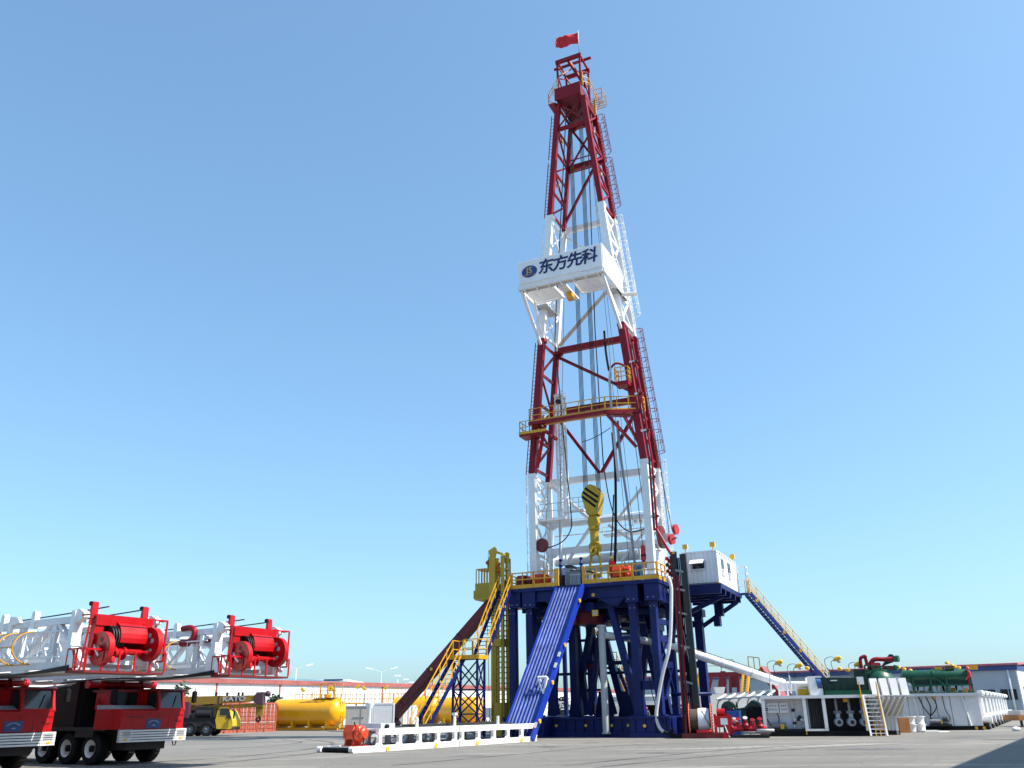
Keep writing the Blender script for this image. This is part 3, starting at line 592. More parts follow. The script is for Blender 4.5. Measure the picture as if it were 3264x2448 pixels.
# ---- yellow floor railings
def floor_rail(label, pts, panels=True, toe=.26, h=1.12):
    t = Thing('floor_railing', label, 'railing', pts[0], RIG)
    for a, b in zip(pts, pts[1:]):
        a = Vector(a); b = Vector(b); n = max(1, round((b - a).length / 1.75))
        for i in range(n):
            p = lerp(a, b, i / n); q = lerp(a, b, (i + 1) / n); d = (q - p).normalized() * .02
            mb = MB(); Z = Vector((0, 0, 1))
            for k in range(3):
                x = lerp(p + d, q - d, k / 2); mb.bar(x, x + Z * h, .085 if k != 1 else .07)
            for z in (h - .04, h * .55): mb.bar(p + d + Z * z, q - d + Z * z, .075)
            fr_ = t.part('rail_panel', mb, RAIL)
            t.part('toe_board', MB().bar(p + d + Z * toe / 2, q - d + Z * toe / 2, .05, toe), RAIL, fr_)
    return t
tl = floor_rail('yellow railing on the drill floor left of the blue ramp', [(-5.35, .06, FZ), (-1.98, .06, FZ)])
tl.part('gate_post', MB().bx(-1.97, -1.74, .0, .12, FZ, FZ + 1.2), RAIL)
tr_ = floor_rail('yellow railing on the drill floor right of the blue ramp, round the corner', [(.2, .06, FZ), (5.27, .06, FZ)])
tr_.part('gate_post', MB().bx(.0, .2, .0, .12, FZ, FZ + 1.2), RAIL)
t2 = floor_rail('short sunlit yellow railing on the right edge of the drill floor', [(5.3, .1, FZ), (5.3, 1.95, FZ)])
floor_rail('yellow railing along the left edge of the drill floor beside the hoist', [(-5.85, .5, FZ), (-5.85, 3.2, FZ)])
for u, lb in ((-1.62, 'slim blue gate post left of the ramp head'), (-.1, 'slim blue gate post right of the ramp head')):
    t = Thing('gate_post', lb, 'post', (u, .2, FZ), RIG, 'gate posts at the ramp head')
    t.part('tube', MB().rod((u, .2, FZ), (u, .2, FZ + 1.75), .075, 10), BLUE)
    t.part('cap', MB().lathe([(.12, 0), (.14, .06), (.05, .14)], (u, .2, FZ + 1.72), n=10), BLUE); t.part('latch', MB().bx(u - .11, u + .11, .12, .28, FZ + 1.3, FZ + 1.45), BLUE)
# ---- machinery on the floor
t = Thing('drawworks_housing', 'grey machine housing with a barred front grille behind the ramp head', 'machine', (-.8, 2.4, FZ), RIG)
t.part('casing', MB().prism([(-1.55, FZ), (.05, FZ), (.05, FZ + .95), (-.35, FZ + 1.1), (-1.55, FZ + 1.2)], (0, 1.6, 0), (1, 0, 0), (0, 0, 1), (0, 1, 0), 1.6), GREY)
gr = t.part('grille_frame', MB().bx(-1.5, .02, 1.5, 1.56, FZ + .05, FZ + .12).bx(-1.5, .02, 1.5, 1.56, FZ + .85, FZ + .95), LGREY)
for k in range(15): t.part('grille_bar', MB().bx(-1.47 + k * .102, -1.42 + k * .102, 1.5, 1.56, FZ + .12, FZ + .85), LGREY, gr)
t.part('lid', MB().bar((-1.5, 2.4, FZ + 1.25), (.1, 2.4, FZ + 1.05), 1.7, .06), STEEL)
t = Thing('control_cabinet', 'tall grey cabinet on the drill floor beside the left mast foot', 'cabinet', (-2.4, 3.2, FZ), RIG)
t.part('body', MB().bx(-3.15, -1.75, 2.6, 4.2, FZ, FZ + 1.6), LGREY); t.part('opening', MB().bx(-3.05, -2.3, 2.56, 2.6, FZ + .3, FZ + 1.1), BLACK); t.part('door', MB().bx(-2.2, -1.85, 2.56, 2.6, FZ + .2, FZ + 1.3), GREY)
t.part('roof_vent', MB().bx(-2.2, -1.7, 2.4, 3.6, FZ + 1.6, FZ + 1.75), STEEL)
def winch(label, u, v, z, fr=RIG, m=ORANGE, sc_=1.0, group=None, name='air_winch'):
    t = Thing(name, label, 'winch', (u, v, z), fr, group); s_ = sc_
    X = lambda a, b, c: (u + a * s_, v + b * s_, z + c * s_)
    t.part('base_plate', MB().bx(u - .62 * s_, u + .62 * s_, v - .35 * s_, v + .35 * s_, z, z + .07 * s_), m)
    for a in (-.45, .1): t.part('side_frame', MB().prism([(-.3, .07), (.3, .07), (.2, .9), (-.2, .9)], X(a, 0, 0), (0, s_, 0), (0, 0, s_), (s_, 0, 0), .08), m)
    t.part('drum', MB().lathe([(.34, 0), (.36, .02), (.22, .06), (.22, .42), (.36, .46), (.34, .48)], X(-.38, 0, .58), (1, 0, 0), 20), m)
    t.part('rope_wraps', MB().lathe([(.2, 0)] + [(.25 + .02 * (k % 2), .03 * k) for k in range(1, 13)] + [(.2, .39)], X(-.33, 0, .58), (1, 0, 0), 16), STEEL)
    t.part('guard', MB().prism([(-.32, .35), (-.38, .7), (-.22, 1.02), (.22, 1.02), (.38, .7), (.32, .35), (.26, .35), (.3, .68), (.18, .94), (-.18, .94), (-.3, .68), (-.26, .35)], X(-.5, 0, 0), (0, s_, 0), (0, 0, s_), (s_, 0, 0), .62), m)
    t.part('motor_housing', MB().lathe([(.3, 0), (.36, .04), (.36, .2), (.3, .24), (.26, .4), (.18, .46)], X(.2, 0, .6), (1, 0, 0), 18), m)
    for k in range(5):
        a = k * 1.2566; c = X(.42, .38 * math.cos(a), .6 + .38 * math.sin(a))
        t.part('cylinder_head', MB().rod(X(.42, .2 * math.cos(a), .6 + .2 * math.sin(a)), c, .1 * s_, 10), m)
    t.part('lever', MB().rod(X(.3, -.3, .9), X(.35, -.5, 1.15), .03 * s_, 6), BLACK)
    t.part('hose', MB().tube(spline([X(.6, -.1, .4), X(.8, -.2, .3), X(.75, -.3, .02)]), .04 * s_, 6), BLACK)
    return t
winch('orange air winch behind the left floor railing', -3.4, .9, FZ)
winch('red air winch half hidden at the left end of the floor railing', -4.75, 1.0, FZ, m=mat('old_red', (.16, .008, .008), .5))
winch('orange air winch behind the right floor railing', 2.6, .9, FZ, sc_=1.15)
t = Thing('blue_drum', 'blue horizontal drum on the drill floor behind the right-hand winch', 'drum', (1.9, 3.2, FZ), RIG)
t.part('shell', MB().rod((1.0, 3.4, FZ + 1.0), (3.2, 3.4, FZ + 1.0), .45, 20), mat('mid_blue', (.03, .12, .36), .4)); t.part('stand', MB().bx(1.1, 3.1, 3.1, 3.7, FZ, FZ + .6), mat('mid_blue', (0, 0, 0)))
for u in (1.3, 2.9): t.part('band', MB().rod((u, 3.4, FZ + 1.0), (u + .1, 3.4, FZ + 1.0), .47, 20), GREY)
mb = MB(); random.seed(3); vs = []
for i in range(11):
    for j in range(8):
        a = i / 10; b = j / 7; h = math.sin(a * math.pi) * math.sin(b * math.pi)
        vs.append((.3 + a * 1.3, .6 + b * .9, FZ + .02 + h * .45 + .1 * h * random.random()))
mb.quad(vs, [(i * 8 + j, (i + 1) * 8 + j, (i + 1) * 8 + j + 1, i * 8 + j + 1) for i in range(10) for j in range(7)], True)
single('tarpaulin_heap', mb, mat('tarp_blue', (.10, .24, .5), .6), 'pale blue sheet heaped on the drill floor behind the railing', 'sheet', (.9, 1, FZ), RIG)
t = Thing('iron_roughneck', 'dark steel tong frame on the drill floor under the hook', 'tong', (0, 2.5, FZ), RIG)
t.part('body', MB().bx(-.7, .6, 2.2, 2.7, FZ, FZ + .35), STEEL); t.part('jaw', MB().lathe([(.25, 0), (.42, .05), (.42, .3), (.25, .34)], (-.1, 2.4, FZ + .35)), OCHRE); t.part('arm', MB().bar((-.6, 2.4, FZ + .3), (.2, 2.2, FZ + .9), .1), STEEL); t.part('arm', MB().bar((.2, 2.2, FZ + .2), (-.3, 2.2, FZ + 1.0), .08), STEEL)
t = Thing('air_hoist_bottle', 'red cylinder hanging inside the right mast leg above the railing', 'cylinder', (3.9, 1.8, 11.0), RIG)
t.part('shell', MB().lathe([(.05, 0), (.17, .08), (.17, .95), (.12, 1.1), (.05, 1.15)], (3.9, 1.8, 11.15)), mat('signal_red', (.55, .012, .02), .4)); t.part('band', MB().lathe([(.175, 0), (.175, .12)], (3.9, 1.8, 11.5)), BLACK); t.part('rod', MB().rod((3.9, 1.8, 10.2), (3.9, 1.8, 11.15), .05), STEEL); t.part('cable', MB().rod((3.9, 1.8, 12.3), (3.7, 1.9, 16.5), .025), CABLE)
# ---- people
def person(label, loc, fr, yaw_, top, legs, helmet, skin=(.45, .26, .18), arm=0.3, bend=0.0, h=1.74):
    t = Thing('person', label, 'person', loc, fr)
    s_ = h / 1.74; M_ = Matrix.Rotation(yaw_, 3, 'Z')
    J = {'pel': (0, 0, .96), 'sp': (bend * .2, 0, 1.15), 'ch': (bend * .45, 0, 1.36), 'nk': (bend * .55, 0, 1.5), 'hd': (bend * .65, 0, 1.62), 'ht': (bend * .68, 0, 1.72),
         'ls': (bend * .45, .19, 1.42), 'le': (bend * .5 + .08 * arm, .27, 1.15), 'lw': (bend * .6 + arm, .24, .95 + arm * .3), 'rs': (bend * .45, -.19, 1.42), 're': (bend * .5 + .05, -.28, 1.15), 'rw': (bend * .6 + .15, -.26, .92),
         'lh': (0, .1, .92), 'lk': (.03, .12, .5), 'la': (-.02, .13, .08), 'lt': (.14, .14, .04), 'rh': (0, -.1, .92), 'rk': (.05, -.12, .5), 'ra': (0, -.13, .08), 'rt': (.16, -.14, .04)}
    rad = {'pel': .155, 'sp': .14, 'ch': .165, 'nk': .06, 'hd': .095, 'ht': .07, 'ls': .085, 'le': .055, 'lw': .045, 'rs': .085, 're': .055, 'rw': .045, 'lh': .1, 'lk': .07, 'la': .05, 'lt': .045, 'rh': .1, 'rk': .07, 'ra': .05, 'rt': .045}
    E_ = [('pel', 'sp'), ('sp', 'ch'), ('ch', 'nk'), ('nk', 'hd'), ('hd', 'ht'), ('ch', 'ls'), ('ls', 'le'), ('le', 'lw'), ('ch', 'rs'), ('rs', 're'), ('re', 'rw'), ('pel', 'lh'), ('lh', 'lk'), ('lk', 'la'), ('la', 'lt'), ('pel', 'rh'), ('rh', 'rk'), ('rk', 'ra'), ('ra', 'rt')]
    ks = list(J); me = bpy.data.meshes.new('body'); me.from_pydata([M_ @ (Vector(J[k]) * s_) for k in ks], [(ks.index(a), ks.index(b)) for a, b in E_], [])
    o = bpy.data.objects.new('body', me); C.objects.link(o); o.parent = t.e
    o.modifiers.new('skin', 'SKIN'); o.modifiers.new('sub', 'SUBSURF').render_levels = 1
    for k, sv in zip(ks, me.skin_vertices[0].data): sv.radius = (rad[k] * s_, rad[k] * s_); sv.use_root = (k == 'pel')
    m = bpy.data.materials.new('clothes'); m.use_nodes = True; N = m.node_tree.nodes; L = m.node_tree.links
    tc = N.new('ShaderNodeTexCoord'); sx_ = N.new('ShaderNodeSeparateXYZ'); rp = N.new('ShaderNodeValToRGB'); L.new(tc.outputs['Object'], sx_.inputs[0])
    dv = N.new('ShaderNodeMath'); dv.operation = 'DIVIDE'; dv.inputs[1].default_value = 2 * s_; L.new(sx_.outputs[2], dv.inputs[0]); L.new(dv.outputs[0], rp.inputs[0])
    rp.color_ramp.interpolation = 'CONSTANT'; e = rp.color_ramp.elements; e[0].position = 0; e[0].color = (.02, .02, .02, 1); e[1].position = .07; e[1].color = (*legs, 1)
    for pos, c_ in ((.47, top), (.76, skin)): q = e.new(pos); q.color = (*c_, 1)
    L.new(rp.outputs[0], N['Principled BSDF'].inputs[0]); N['Principled BSDF'].inputs['Roughness'].default_value = .8; me.materials.append(m)
    c = M_ @ (Vector((bend * .68 + .01, 0, 1.66)) * s_) + t.base
    hm = t.part('safety_helmet', MB().lathe([(.16, 0), (.135, .02), (.13, .07), (.10, .13), (.05, .165), (.01, .17)], c, (0, 0, 1), 14), helmet)
    f = M_ @ (Vector((bend * .65 + .1, 0, 1.61)) * s_) + t.base
    t.part('nose', MB().ell(f, .025, .02, .03, 6, 4), mat('skin_tone', skin, .6), hm)
    for k in ('lw', 'rw'):
        w = M_ @ (Vector(J[k]) * s_) + t.base; mb = MB(); mb.ell(w + Vector((0, 0, -.06)), .03, .045, .055, 8, 5)
        for q in range(4): mb.rod(w + Vector((.012, -.03 + q * .02, -.09)), w + Vector((.03, -.03 + q * .021, -.165 + abs(q - 1.5) * .012)), .0095, 6)
        mb.rod(w + Vector((.01, .035, -.06)), w + Vector((.05, .05, -.11)), .011, 6)
        t.part('hand', mb, mat('skin_tone', skin))
    return t
person('worker in red coveralls and yellow helmet behind the right floor railing', (1.75, 1.3, FZ), RIG, R(60), (.62, .02, .03), (.55, .02, .03), mat('helmet_yellow', (.8, .6, .03), .35), h=1.85)
# ---- manifold and sheaves on the right mast foot
t = Thing('standpipe_manifold', 'red valve manifold with flow pipe at the right edge of the drill floor', 'manifold', (5.9, 1.6, 9.6), RIG)
t.part('riser', MB().tube(spline([(5.0, 1.75, 13.3), (5.15, 1.6, 13.0), (5.9, 1.3, 11.6), (6.15, 1.2, 11.2), (6.1, 1.2, 10.8)]), .11, 10), RED)
for k in range(4):
    z = 9.7 + k * .42
    t.part('valve_body', MB().rod((5.75, 1.3, z), (6.15, 1.3, z), .15, 10), RED); t.part('valve_wheel', MB().rod((5.7, 1.15, z + .15), (5.75, 1.1, z + .15), .13, 12), RED if k % 2 else STEEL)
t.part('manifold_pipe', MB().rod((5.95, 1.4, 9.3), (5.95, 1.4, 11.3), .12, 10), RED); t.part('outlet', MB().rod((5.7, 1.2, 9.75), (6.1, 1.2, 9.75), .12, 10), GREYW)
t = Thing('line_guide_sheaves', 'pair of bright red guide sheaves beside the right mast foot', 'pulley', (5.6, 3.2, 12.2), RIG)
t.part('sheave', MB().lathe([(.1, 0), (.2, 0), (.22, .05), (.3, .05), (.32, 0), (.38, .0), (.33, .1), (.38, .2), (.1, .2)], (5.55, 3.1, 12.75), (1, -.3, 0), 24), mat('sheave_red', (.36, .012, .02), .45))
t.part('sheave', MB().lathe([(.1, 0), (.2, 0), (.22, .05), (.3, .05), (.32, 0), (.38, .0), (.33, .1), (.38, .2), (.1, .2)], (5.75, 3.6, 13.5), (1, -.2, 0), 24), mat('sheave_red', (.36, .012, .02), .45))
t.part('bracket', MB().bx(4.6, 5.5, 3.1, 3.5, 12.6, 13.2), WHITE); t.part('axle', MB().rod((5.3, 3.3, 12.7), (6.1, 2.7, 12.75), .05), STEEL)
# ---- folding cable tray and hoses
t = Thing('cable_tray', 'black vertical cable tray with red pipes and cross rungs right of the substructure', 'cable tray', (6.7, .4, 0), RIG)
for u0_, u1_, zt in ((6.36, 6.31, 11.4), (6.95, 7.05, 11.2)): t.part('tray_rail', MB().bar((u0_ + .06, .4, zt), (u1_ + .06, .4, .25), .34 if u0_ < 6.5 else .4, .22, up=(0, 1, 0)), STEEL)
for z in (10.1, 8.9, 7.4, 5.35, 3.2, 1.4): t.part('tray_rung', MB().bar((6.45, .3, z + .08), (7.0, .3, z - .08), .1, .14), GREY)
for du in (-.14, .12): t.part('red_pipe', MB().tube([(6.52 + du, .24, 9.8), (6.46 + du, .24, 5), (6.36 + du, .24, .4)], .055, 8), RED)
t.part('diagonal_tie', MB().bar((6.6, .5, 6.4), (6.9, .5, 4.0), .06), GREYW); t.part('pin', MB().rod((6.42, .2, 11.3), (6.42, .3, 11.3), .09, 12), RAIL)
for k in range(3): t.part('cable', MB().tube(spline([(6.6 + .1 * k, .5, 11.0), (6.62 + .1 * k, .52, 6), (6.6 + .1 * k, .5, .3)]), .05, 6), BLACK)
pts = [RV(*p) for p in ((2128, 1838, -.2), (2137, 1858, -.2), (2140, 1900, -.2), (2135, 2050, -.2), (2112, 2150, -.2), (2096, 2240, -.2), (2093, 2290, -.2), (2110, 2328, -.2), (2150, 2345, -.2))]
t = Thing('white_mud_hose', 'thick white hose looping from the drill floor down to the ground', 'hose', pts[-1], RIG)
t.part('hose', MB().tube(spline(pts, 8), .11, 12), mat('hose_white', (.68, .67, .66), .5, bump=.4, scale=8)); t.part('black_end', MB().tube(spline([pts[-2] + Vector((.1, 0, -.1)), pts[-1], RV(2172, 2349, -.2)], 6), .125, 12), BLACK)
t = Thing('drain_hose', 'black cable drooping behind the white hose to the base skid', 'hose', (4.6, -.1, 1.0), RIG)
t.part('hose', MB().tube(spline([(4.35, -.1, 3.6), (4.5, -.12, 2.4), (5.0, -.15, 1.0), (5.8, -.15, .3)]), .03, 6), BLACK)
# ---- driller's cabin on its outrigger deck
def corrugated(mb, p, q, z0, z1, depth=.045, pitch=.28, n_=None):      # trapezoid sheet between two plan points
    p = Vector((p[0], p[1], 0)); q = Vector((q[0], q[1], 0)); L_ = (q - p).length; d = (q - p) / L_; nrm = Vector((d.y, -d.x, 0)); pr = []
    k = max(2, round(L_ / pitch)); w = L_ / k
    for i in range(k):
        x = i * w; pr += [(x, 0), (x + w * .3, 0), (x + w * .45, depth), (x + w * .8, depth), (x + w * .95, 0)]
    pr.append((L_, 0)); vs = []
    for x, o_ in pr:
        c = p + d * x + nrm * o_; vs += [(c.x, c.y, z0), (c.x, c.y, z1)]
    return mb.quad(vs, [(2 * i, 2 * i + 2, 2 * i + 3, 2 * i + 1) for i in range(len(pr) - 1)])
CABW = mat('cabin_white', (.74, .75, .77), .5, vary=.04, dirt=.15, dirtcol=(.45, .42, .38))
t = Thing('drillers_cabin', 'white corrugated cabin on a blue outrigger deck at the right of the drill floor', 'cabin', (7.45, 6.2, 9.57), RIG)
wl = t.part('front_wall', corrugated(MB(), (6.3, 3.15), (8.6, 3.15), 9.62, 11.68), CABW)
rw_ = t.part('side_wall', corrugated(MB(), (8.62, 3.2), (8.62, 9.4), 9.62, 11.68, .02, .25), CABW)
t.part('back_wall', MB().bx(6.3, 8.6, 9.38, 9.42, 9.62, 11.68), CABW); t.part('inner_wall', MB().bx(6.25, 6.3, 3.2, 9.4, 9.62, 11.68), CABW)
t.part('roof', MB().bx(6.22, 8.66, 3.1, 9.45, 11.68, 11.76), CABW); t.part('floor_frame', MB().bx(6.22, 8.66, 3.1, 9.45, 9.52, 9.62), GREY)
for (u, v) in ((6.26, 3.12), (8.62, 3.12), (8.62, 9.4), (6.26, 9.4)): t.part('corner_post', MB().bx(u - .05, u + .05, v - .05, v + .05, 9.6, 11.7), CABW)
wn_ = t.part('window', MB().bx(6.95, 7.75, 3.03, 3.09, 10.55, 11.1), GLASS); t.part('frame', MB().bx(6.9, 7.8, 3.0, 3.05, 10.48, 10.56).bx(6.9, 7.8, 3.0, 3.05, 11.08, 11.14), CABW, wn_)
t.part('awning', MB().bar((6.85, 2.72, 11.0), (7.78, 2.72, 11.0), .56, .04, up=(0, -.55, .85)), WHITE, wn_)
for v in (4.35, 6.5):
    w_ = t.part('window', MB().bx(8.645, 8.67, v, v + .8, 10.62, 11.35), GLASS); t.part('frame', MB().bx(8.66, 8.69, v - .05, v + .85, 11.33, 11.4).bx(8.66, 8.69, v - .05, v + .85, 10.56, 10.63), CABW, w_)
    t.part('sill_panel', MB().bx(8.655, 8.68, v + .05, v + .75, 10.2, 10.5), LGREY, w_)
for k in range(9): t.part('roof_drip', MB().bx(8.66, 8.70, 3.3 + k * .7, 3.38 + k * .7, 11.6, 11.68), GREY)
for (u, v) in ((6.5, 3.3), (8.4, 3.3), (8.55, 9.0)):
    l_ = t.part('roof_lamp', MB().bx(u - .17, u + .17, v - .12, v + .12, 12.0, 12.32), LAMPY); t.part('lamp_bracket', MB().bx(u - .04, u + .04, v - .04, v + .04, 11.76, 12.0), LAMPY, l_)
dk = t.part('outrigger_deck', MB().bx(6.0, 8.8, 2.9, 9.8, 9.2, 9.5), BLUE)
for v in (3.0, 4.4, 6.0, 7.6, 9.4): t.part('deck_beam', MB().bx(5.2, 8.75, v - .1, v + .1, 8.85, 9.2), BLUE, dk)
t.part('outrigger_brace', MB().bar((8.5, 9.3, 8.9), (5.9, 8.6, 7.2), .22, .3), BLUE); t.part('outrigger_brace', MB().bar((8.4, 5.0, 8.9), (5.4, 4.6, 7.6), .22, .3), BLUE)
t.part('hanger_box', MB().bx(7.0, 7.6, 8.3, 8.8, 7.9, 8.85), BLUE); t.part('hanger_foot', MB().bx(6.9, 7.35, 8.2, 8.8, 7.2, 7.9), BLUE)
cl = t.part('support_column', MB().bx(5.55, 6.1, 7.9, 8.5, .4, 8.0), BLUE); t.part('column_head', MB().bx(5.4, 6.25, 7.7, 8.7, 7.9, 8.4), BLUE, cl)
for z in (7.4, 4.6): t.part('column_tie', MB().bx(4.9, 5.56, 8.0, 8.4, z - .22, z + .22), BLUE, cl)
t.part('slanted_leg', MB().bar((5.35, 4.0, 8.3), (6.35, 4.0, .6), .4, .4, up=(0, 1, 0)), BLUE)
t.part('side_lug', MB().rod((8.6, 3.05, 9.55), (8.6, 2.95, 9.55), .09, 10), LAMPY)
bl_ = t.part('balcony', MB().bx(8.0, 9.3, 9.45, 10.2, 9.45, 9.55), BLUE); t.part('balcony_frame', railing(MB(), [(8.7, 9.5, 9.55), (9.3, 9.5, 9.55), (9.3, 10.2, 9.55)], 1.9, .6, .035, 3), WHITE, bl_); t.part('balcony_rail', railing(MB(), [(9.3, 9.55, 9.55), (9.3, 10.1, 9.55)], 1.0, .25, .04), RAIL, bl_)
# ---- stairs
t = Thing('cabin_stairway', 'long blue stairway with yellow handrails from the cabin down to the mud tanks', 'stairs', (9.4, 9.9, 9.5), RIG)
bot = RIG.l(P(2640, 2190, 67)); stairs(t, (9.25, 9.9, 9.5), bot, (.5, -.8, 0), .85, 34, posts=11, mid=2, rm=mat('sunlit_rail', (.70, .52, .24), .5))  # rail yellow paled: the glare of direct sun is in the colour
lg_ = lambda k: lerp((9.25, 9.9, 9.4), bot, k)
for k in (.08, .42, .62): t.part('lifting_lug', MB().rod(lg_(k) + Vector((.25, -.46, .1)), lg_(k) + Vector((.27, -.52, .1)), .12, 12), LAMPY)
t = Thing('front_stairway', 'blue stairway with bright yellow handrails climbing to the drill floor left of the ramp', 'stairs', (-6.2, -4.2, 0), RIG)
stairs(t, (-5.85, -.05, 9.65), (-5.95, -3.7, 4.95), (1, 0, 0), .95, 18, posts=6)
stairs(t, (-7.0, -4.6, 4.95), (-7.0, -9.6, .3), (1, 0, 0), .9, 17, posts=6)
t.part('landing', MB().bx(-7.5, -5.4, -4.95, -3.65, 4.8, 4.92), BLUE); t.part('landing_toe', MB().bx(-7.52, -5.38, -5.0, -4.95, 4.8, 5.05).bx(-5.38, -5.33, -4.95, -3.7, 4.8, 5.05), RAIL)
t.part('landing_rail', railing(MB(), [(-6.5, -4.95, 4.92), (-5.4, -4.95, 4.92), (-5.4, -3.75, 4.92)], 1.1, 1.1, .03), RAIL); t.part('landing_rail', railing(MB(), [(-7.5, -4.6, 4.92), (-7.5, -3.7, 4.92), (-6.5, -3.7, 4.92)], 1.1, 1.0, .03), RAIL)
pc = [(-7.3, -4.8), (-5.55, -4.8), (-5.55, -3.8), (-7.3, -3.8)]
for (u, v) in pc: t.part('tower_post', MB().bx(u - .06, u + .06, v - .06, v + .06, .0, 4.8), BLUE)
for (a, b) in zip(pc, pc[1:] + pc[:1]):
    for z0, z1 in ((.2, 1.5), (1.5, 2.95), (2.95, 4.7)):
        t.part('tower_brace', MB().bar((*a, z0), (*b, z1), .07), BLUE); t.part('tower_brace', MB().bar((*b, z0), (*a, z1), .07), BLUE)
    for z in (1.5, 2.95): t.part('tower_tie', MB().bar((*a, z), (*b, z), .08), BLUE)
for (u, v, z) in ((-5.45, -1.0, 8.4), (-5.48, -3.0, 5.8), (-7.45, -6.2, 3.4)): t.part('lifting_lug', MB().rod((u, v - .05, z), (u + .05, v - .1, z), .11, 12), LAMPY)
t = Thing('rear_stairway', 'dark blue stairway seen through the legs behind the substructure', 'stairs', (-.6, 9.6, 1), RIG)
stairs(t, (-2.9, 9.8, 7.4), (-1.9, 9.8, 4.7), (.2, 1, 0), .9, 10, posts=3)
stairs(t, (-1.45, 9.9, 4.6), (.0, 9.7, 1.0), (.35, 1, 0), .9, 14, posts=4)
t.part('landing', MB().bx(-2.0, -1.3, 9.4, 10.4, 4.55, 4.7), BLUE)
t.part('landing_rail', railing(MB(), [(-2.0, 10.3, 4.7), (-1.3, 10.3, 4.7)], 1.1, .35, .03), RAIL); t.part('bottom_plate', MB().bx(-.7, .8, 9.3, 10.3, .9, 1.02), GREY)
for u in (-.6, .7): t.part('support_leg', MB().bx(u - .06, u + .06, 9.4, 9.52, 0, .9), GREY)
# ---- escape slide
t = Thing('escape_slide', 'long maroon escape slide sloping from the drill floor down to the left', 'slide', (-15, 2.6, 0), RIG)
a, b = Vector((-6.6, 2.6, 10.35)), Vector((-16.4, 2.6, 1.15)); d = (b - a).normalized(); up = Vector((0, 1, 0)).cross(d); up = up if up.z > 0 else -up
tb = t.part('trough', MB().bar(a, b, .95, .1, up=up), MAROON)
for s_ in (-1, 1): t.part('side_wall', MB().bar(a + Vector((0, s_ * .45, 0)) + up * .25, b + Vector((0, s_ * .45, 0)) + up * .25, .08, .6, up=up), MAROON)
for k in (.15, .4, .66, .9): t.part('stiffener', MB().bar(lerp(a, b, k) + Vector((0, -.52, 0)) - up * .1, lerp(a, b, k) + Vector((0, -.52, 0)) + up * .55, .08), MAROON)
for k in (.5, .64): t.part('lifting_lug', MB().rod(lerp(a, b, k) + up * .2 + Vector((0, -.52, 0)), lerp(a, b, k) + up * .2 + Vector((0, -.58, 0)), .12, 12), LAMPY)
t.part('bottom_stop', MB().bar(b + Vector((-.1, -.5, -.1)), b + Vector((-.1, .5, -.1)), .3, .8, up=up), MAROON); t.part('foot', MB().bx(-16.6, -16.2, 2.2, 3.0, 0, .8), MAROON); t.part('top_frame', MB().bx(-6.7, -5.95, 2.1, 3.1, 9.0, 9.6), MAROON)
# ---- personnel hoist
t = Thing('personnel_hoist', 'olive yellow lattice hoist tower with a cage beside the drill floor', 'hoist', (-7.2, 2, 0), RIG)
for (u, v) in ((-7.65, 1.6), (-6.85, 1.6), (-7.65, 2.4), (-6.85, 2.4)): t.part('tower_post', MB().bx(u - .1, u + .1, v - .1, v + .1, .0, 12.4), OCHRE)
t.part('rack_plate', MB().bx(-7.62, -7.4, 1.55, 1.75, 0, 8.8), OCHRE); t.part('lower_box', MB().bx(-7.7, -6.8, 1.5, 2.5, 0, 2.2), OCHRE); t.part('mid_box', MB().bx(-7.7, -6.8, 1.5, 2.5, 6.0, 6.5), OCHRE)
for k in range(26):
    z = 2.4 + k * .36
    t.part('lattice_bar', MB().bar((-7.6, 1.6, z), (-6.9, 1.6, z), .05).bar((-6.85, 1.6, z), (-6.85, 2.4, z), .05).bar((-7.6, 2.4, z), (-6.9, 2.4, z), .05), OCHRE)
t.part('head_plate', MB().prism([(-7.75, 12.3), (-7.35, 12.3), (-7.25, 12.9), (-7.4, 13.1), (-7.9, 12.85), (-7.85, 12.6)], (0, 1.4, 0), (1, 0, 0), (0, 0, 1), (0, 1, 0), .14), OCHRE); t.part('head_plate', MB().prism([(-7.1, 12.0), (-6.7, 12.0), (-6.65, 12.7), (-6.85, 12.8), (-7.2, 12.5)], (0, 2.3, 0), (1, 0, 0), (0, 0, 1), (0, 1, 0), .14), OCHRE)
t.part('head_beam', MB().bar((-7.4, 1.5, 12.75), (-6.9, 2.4, 12.55), .14), OCHRE); t.part('mast_plate', MB().bx(-7.85, -7.35, 1.35, 1.5, 9.2, 12.4), OCHRE)
t.part('side_rail', railing(MB(), [(-6.7, 1.5, 9.8), (-6.7, 2.6, 9.8)], 2.5, .5, .05, 2), OCHRE)
cg = t.part('cage_floor', MB().bx(-9.05, -7.75, 1.4, 2.9, 9.3, 9.45), OCHRE)
t.part('cage_roof', MB().bx(-8.95, -7.8, 1.45, 2.85, 11.5, 11.58), OCHRE, cg)
for i in range(6):
    u = -8.95 + i * .22
    for v in (1.45, 2.85): t.part('cage_bar', MB().bar((u, v, 9.45), (u, v, 11.5), .06), OCHRE, cg)
for v in (1.9, 2.4): t.part('cage_bar', MB().bar((-8.95, v, 9.45), (-8.95, v, 11.5), .05), OCHRE, cg)
t.part('cage_panel', MB().bx(-9.0, -7.8, 1.38, 1.42, 9.45, 10.5), mat('mesh_olive', (.36, .26, .02), .6), cg); t.part('cage_guard', MB().bx(-9.15, -9.05, 1.4, 2.9, 9.4, 10.0), OCHRE, cg); t.part('drive_unit', MB().bx(-8.1, -7.75, 1.6, 2.2, 11.6, 12.0), OCHRE, cg); t.part('drive_motor', MB().rod((-8.1, 1.5, 11.9), (-7.8, 1.5, 12.15), .15, 12), ORANGE, cg)
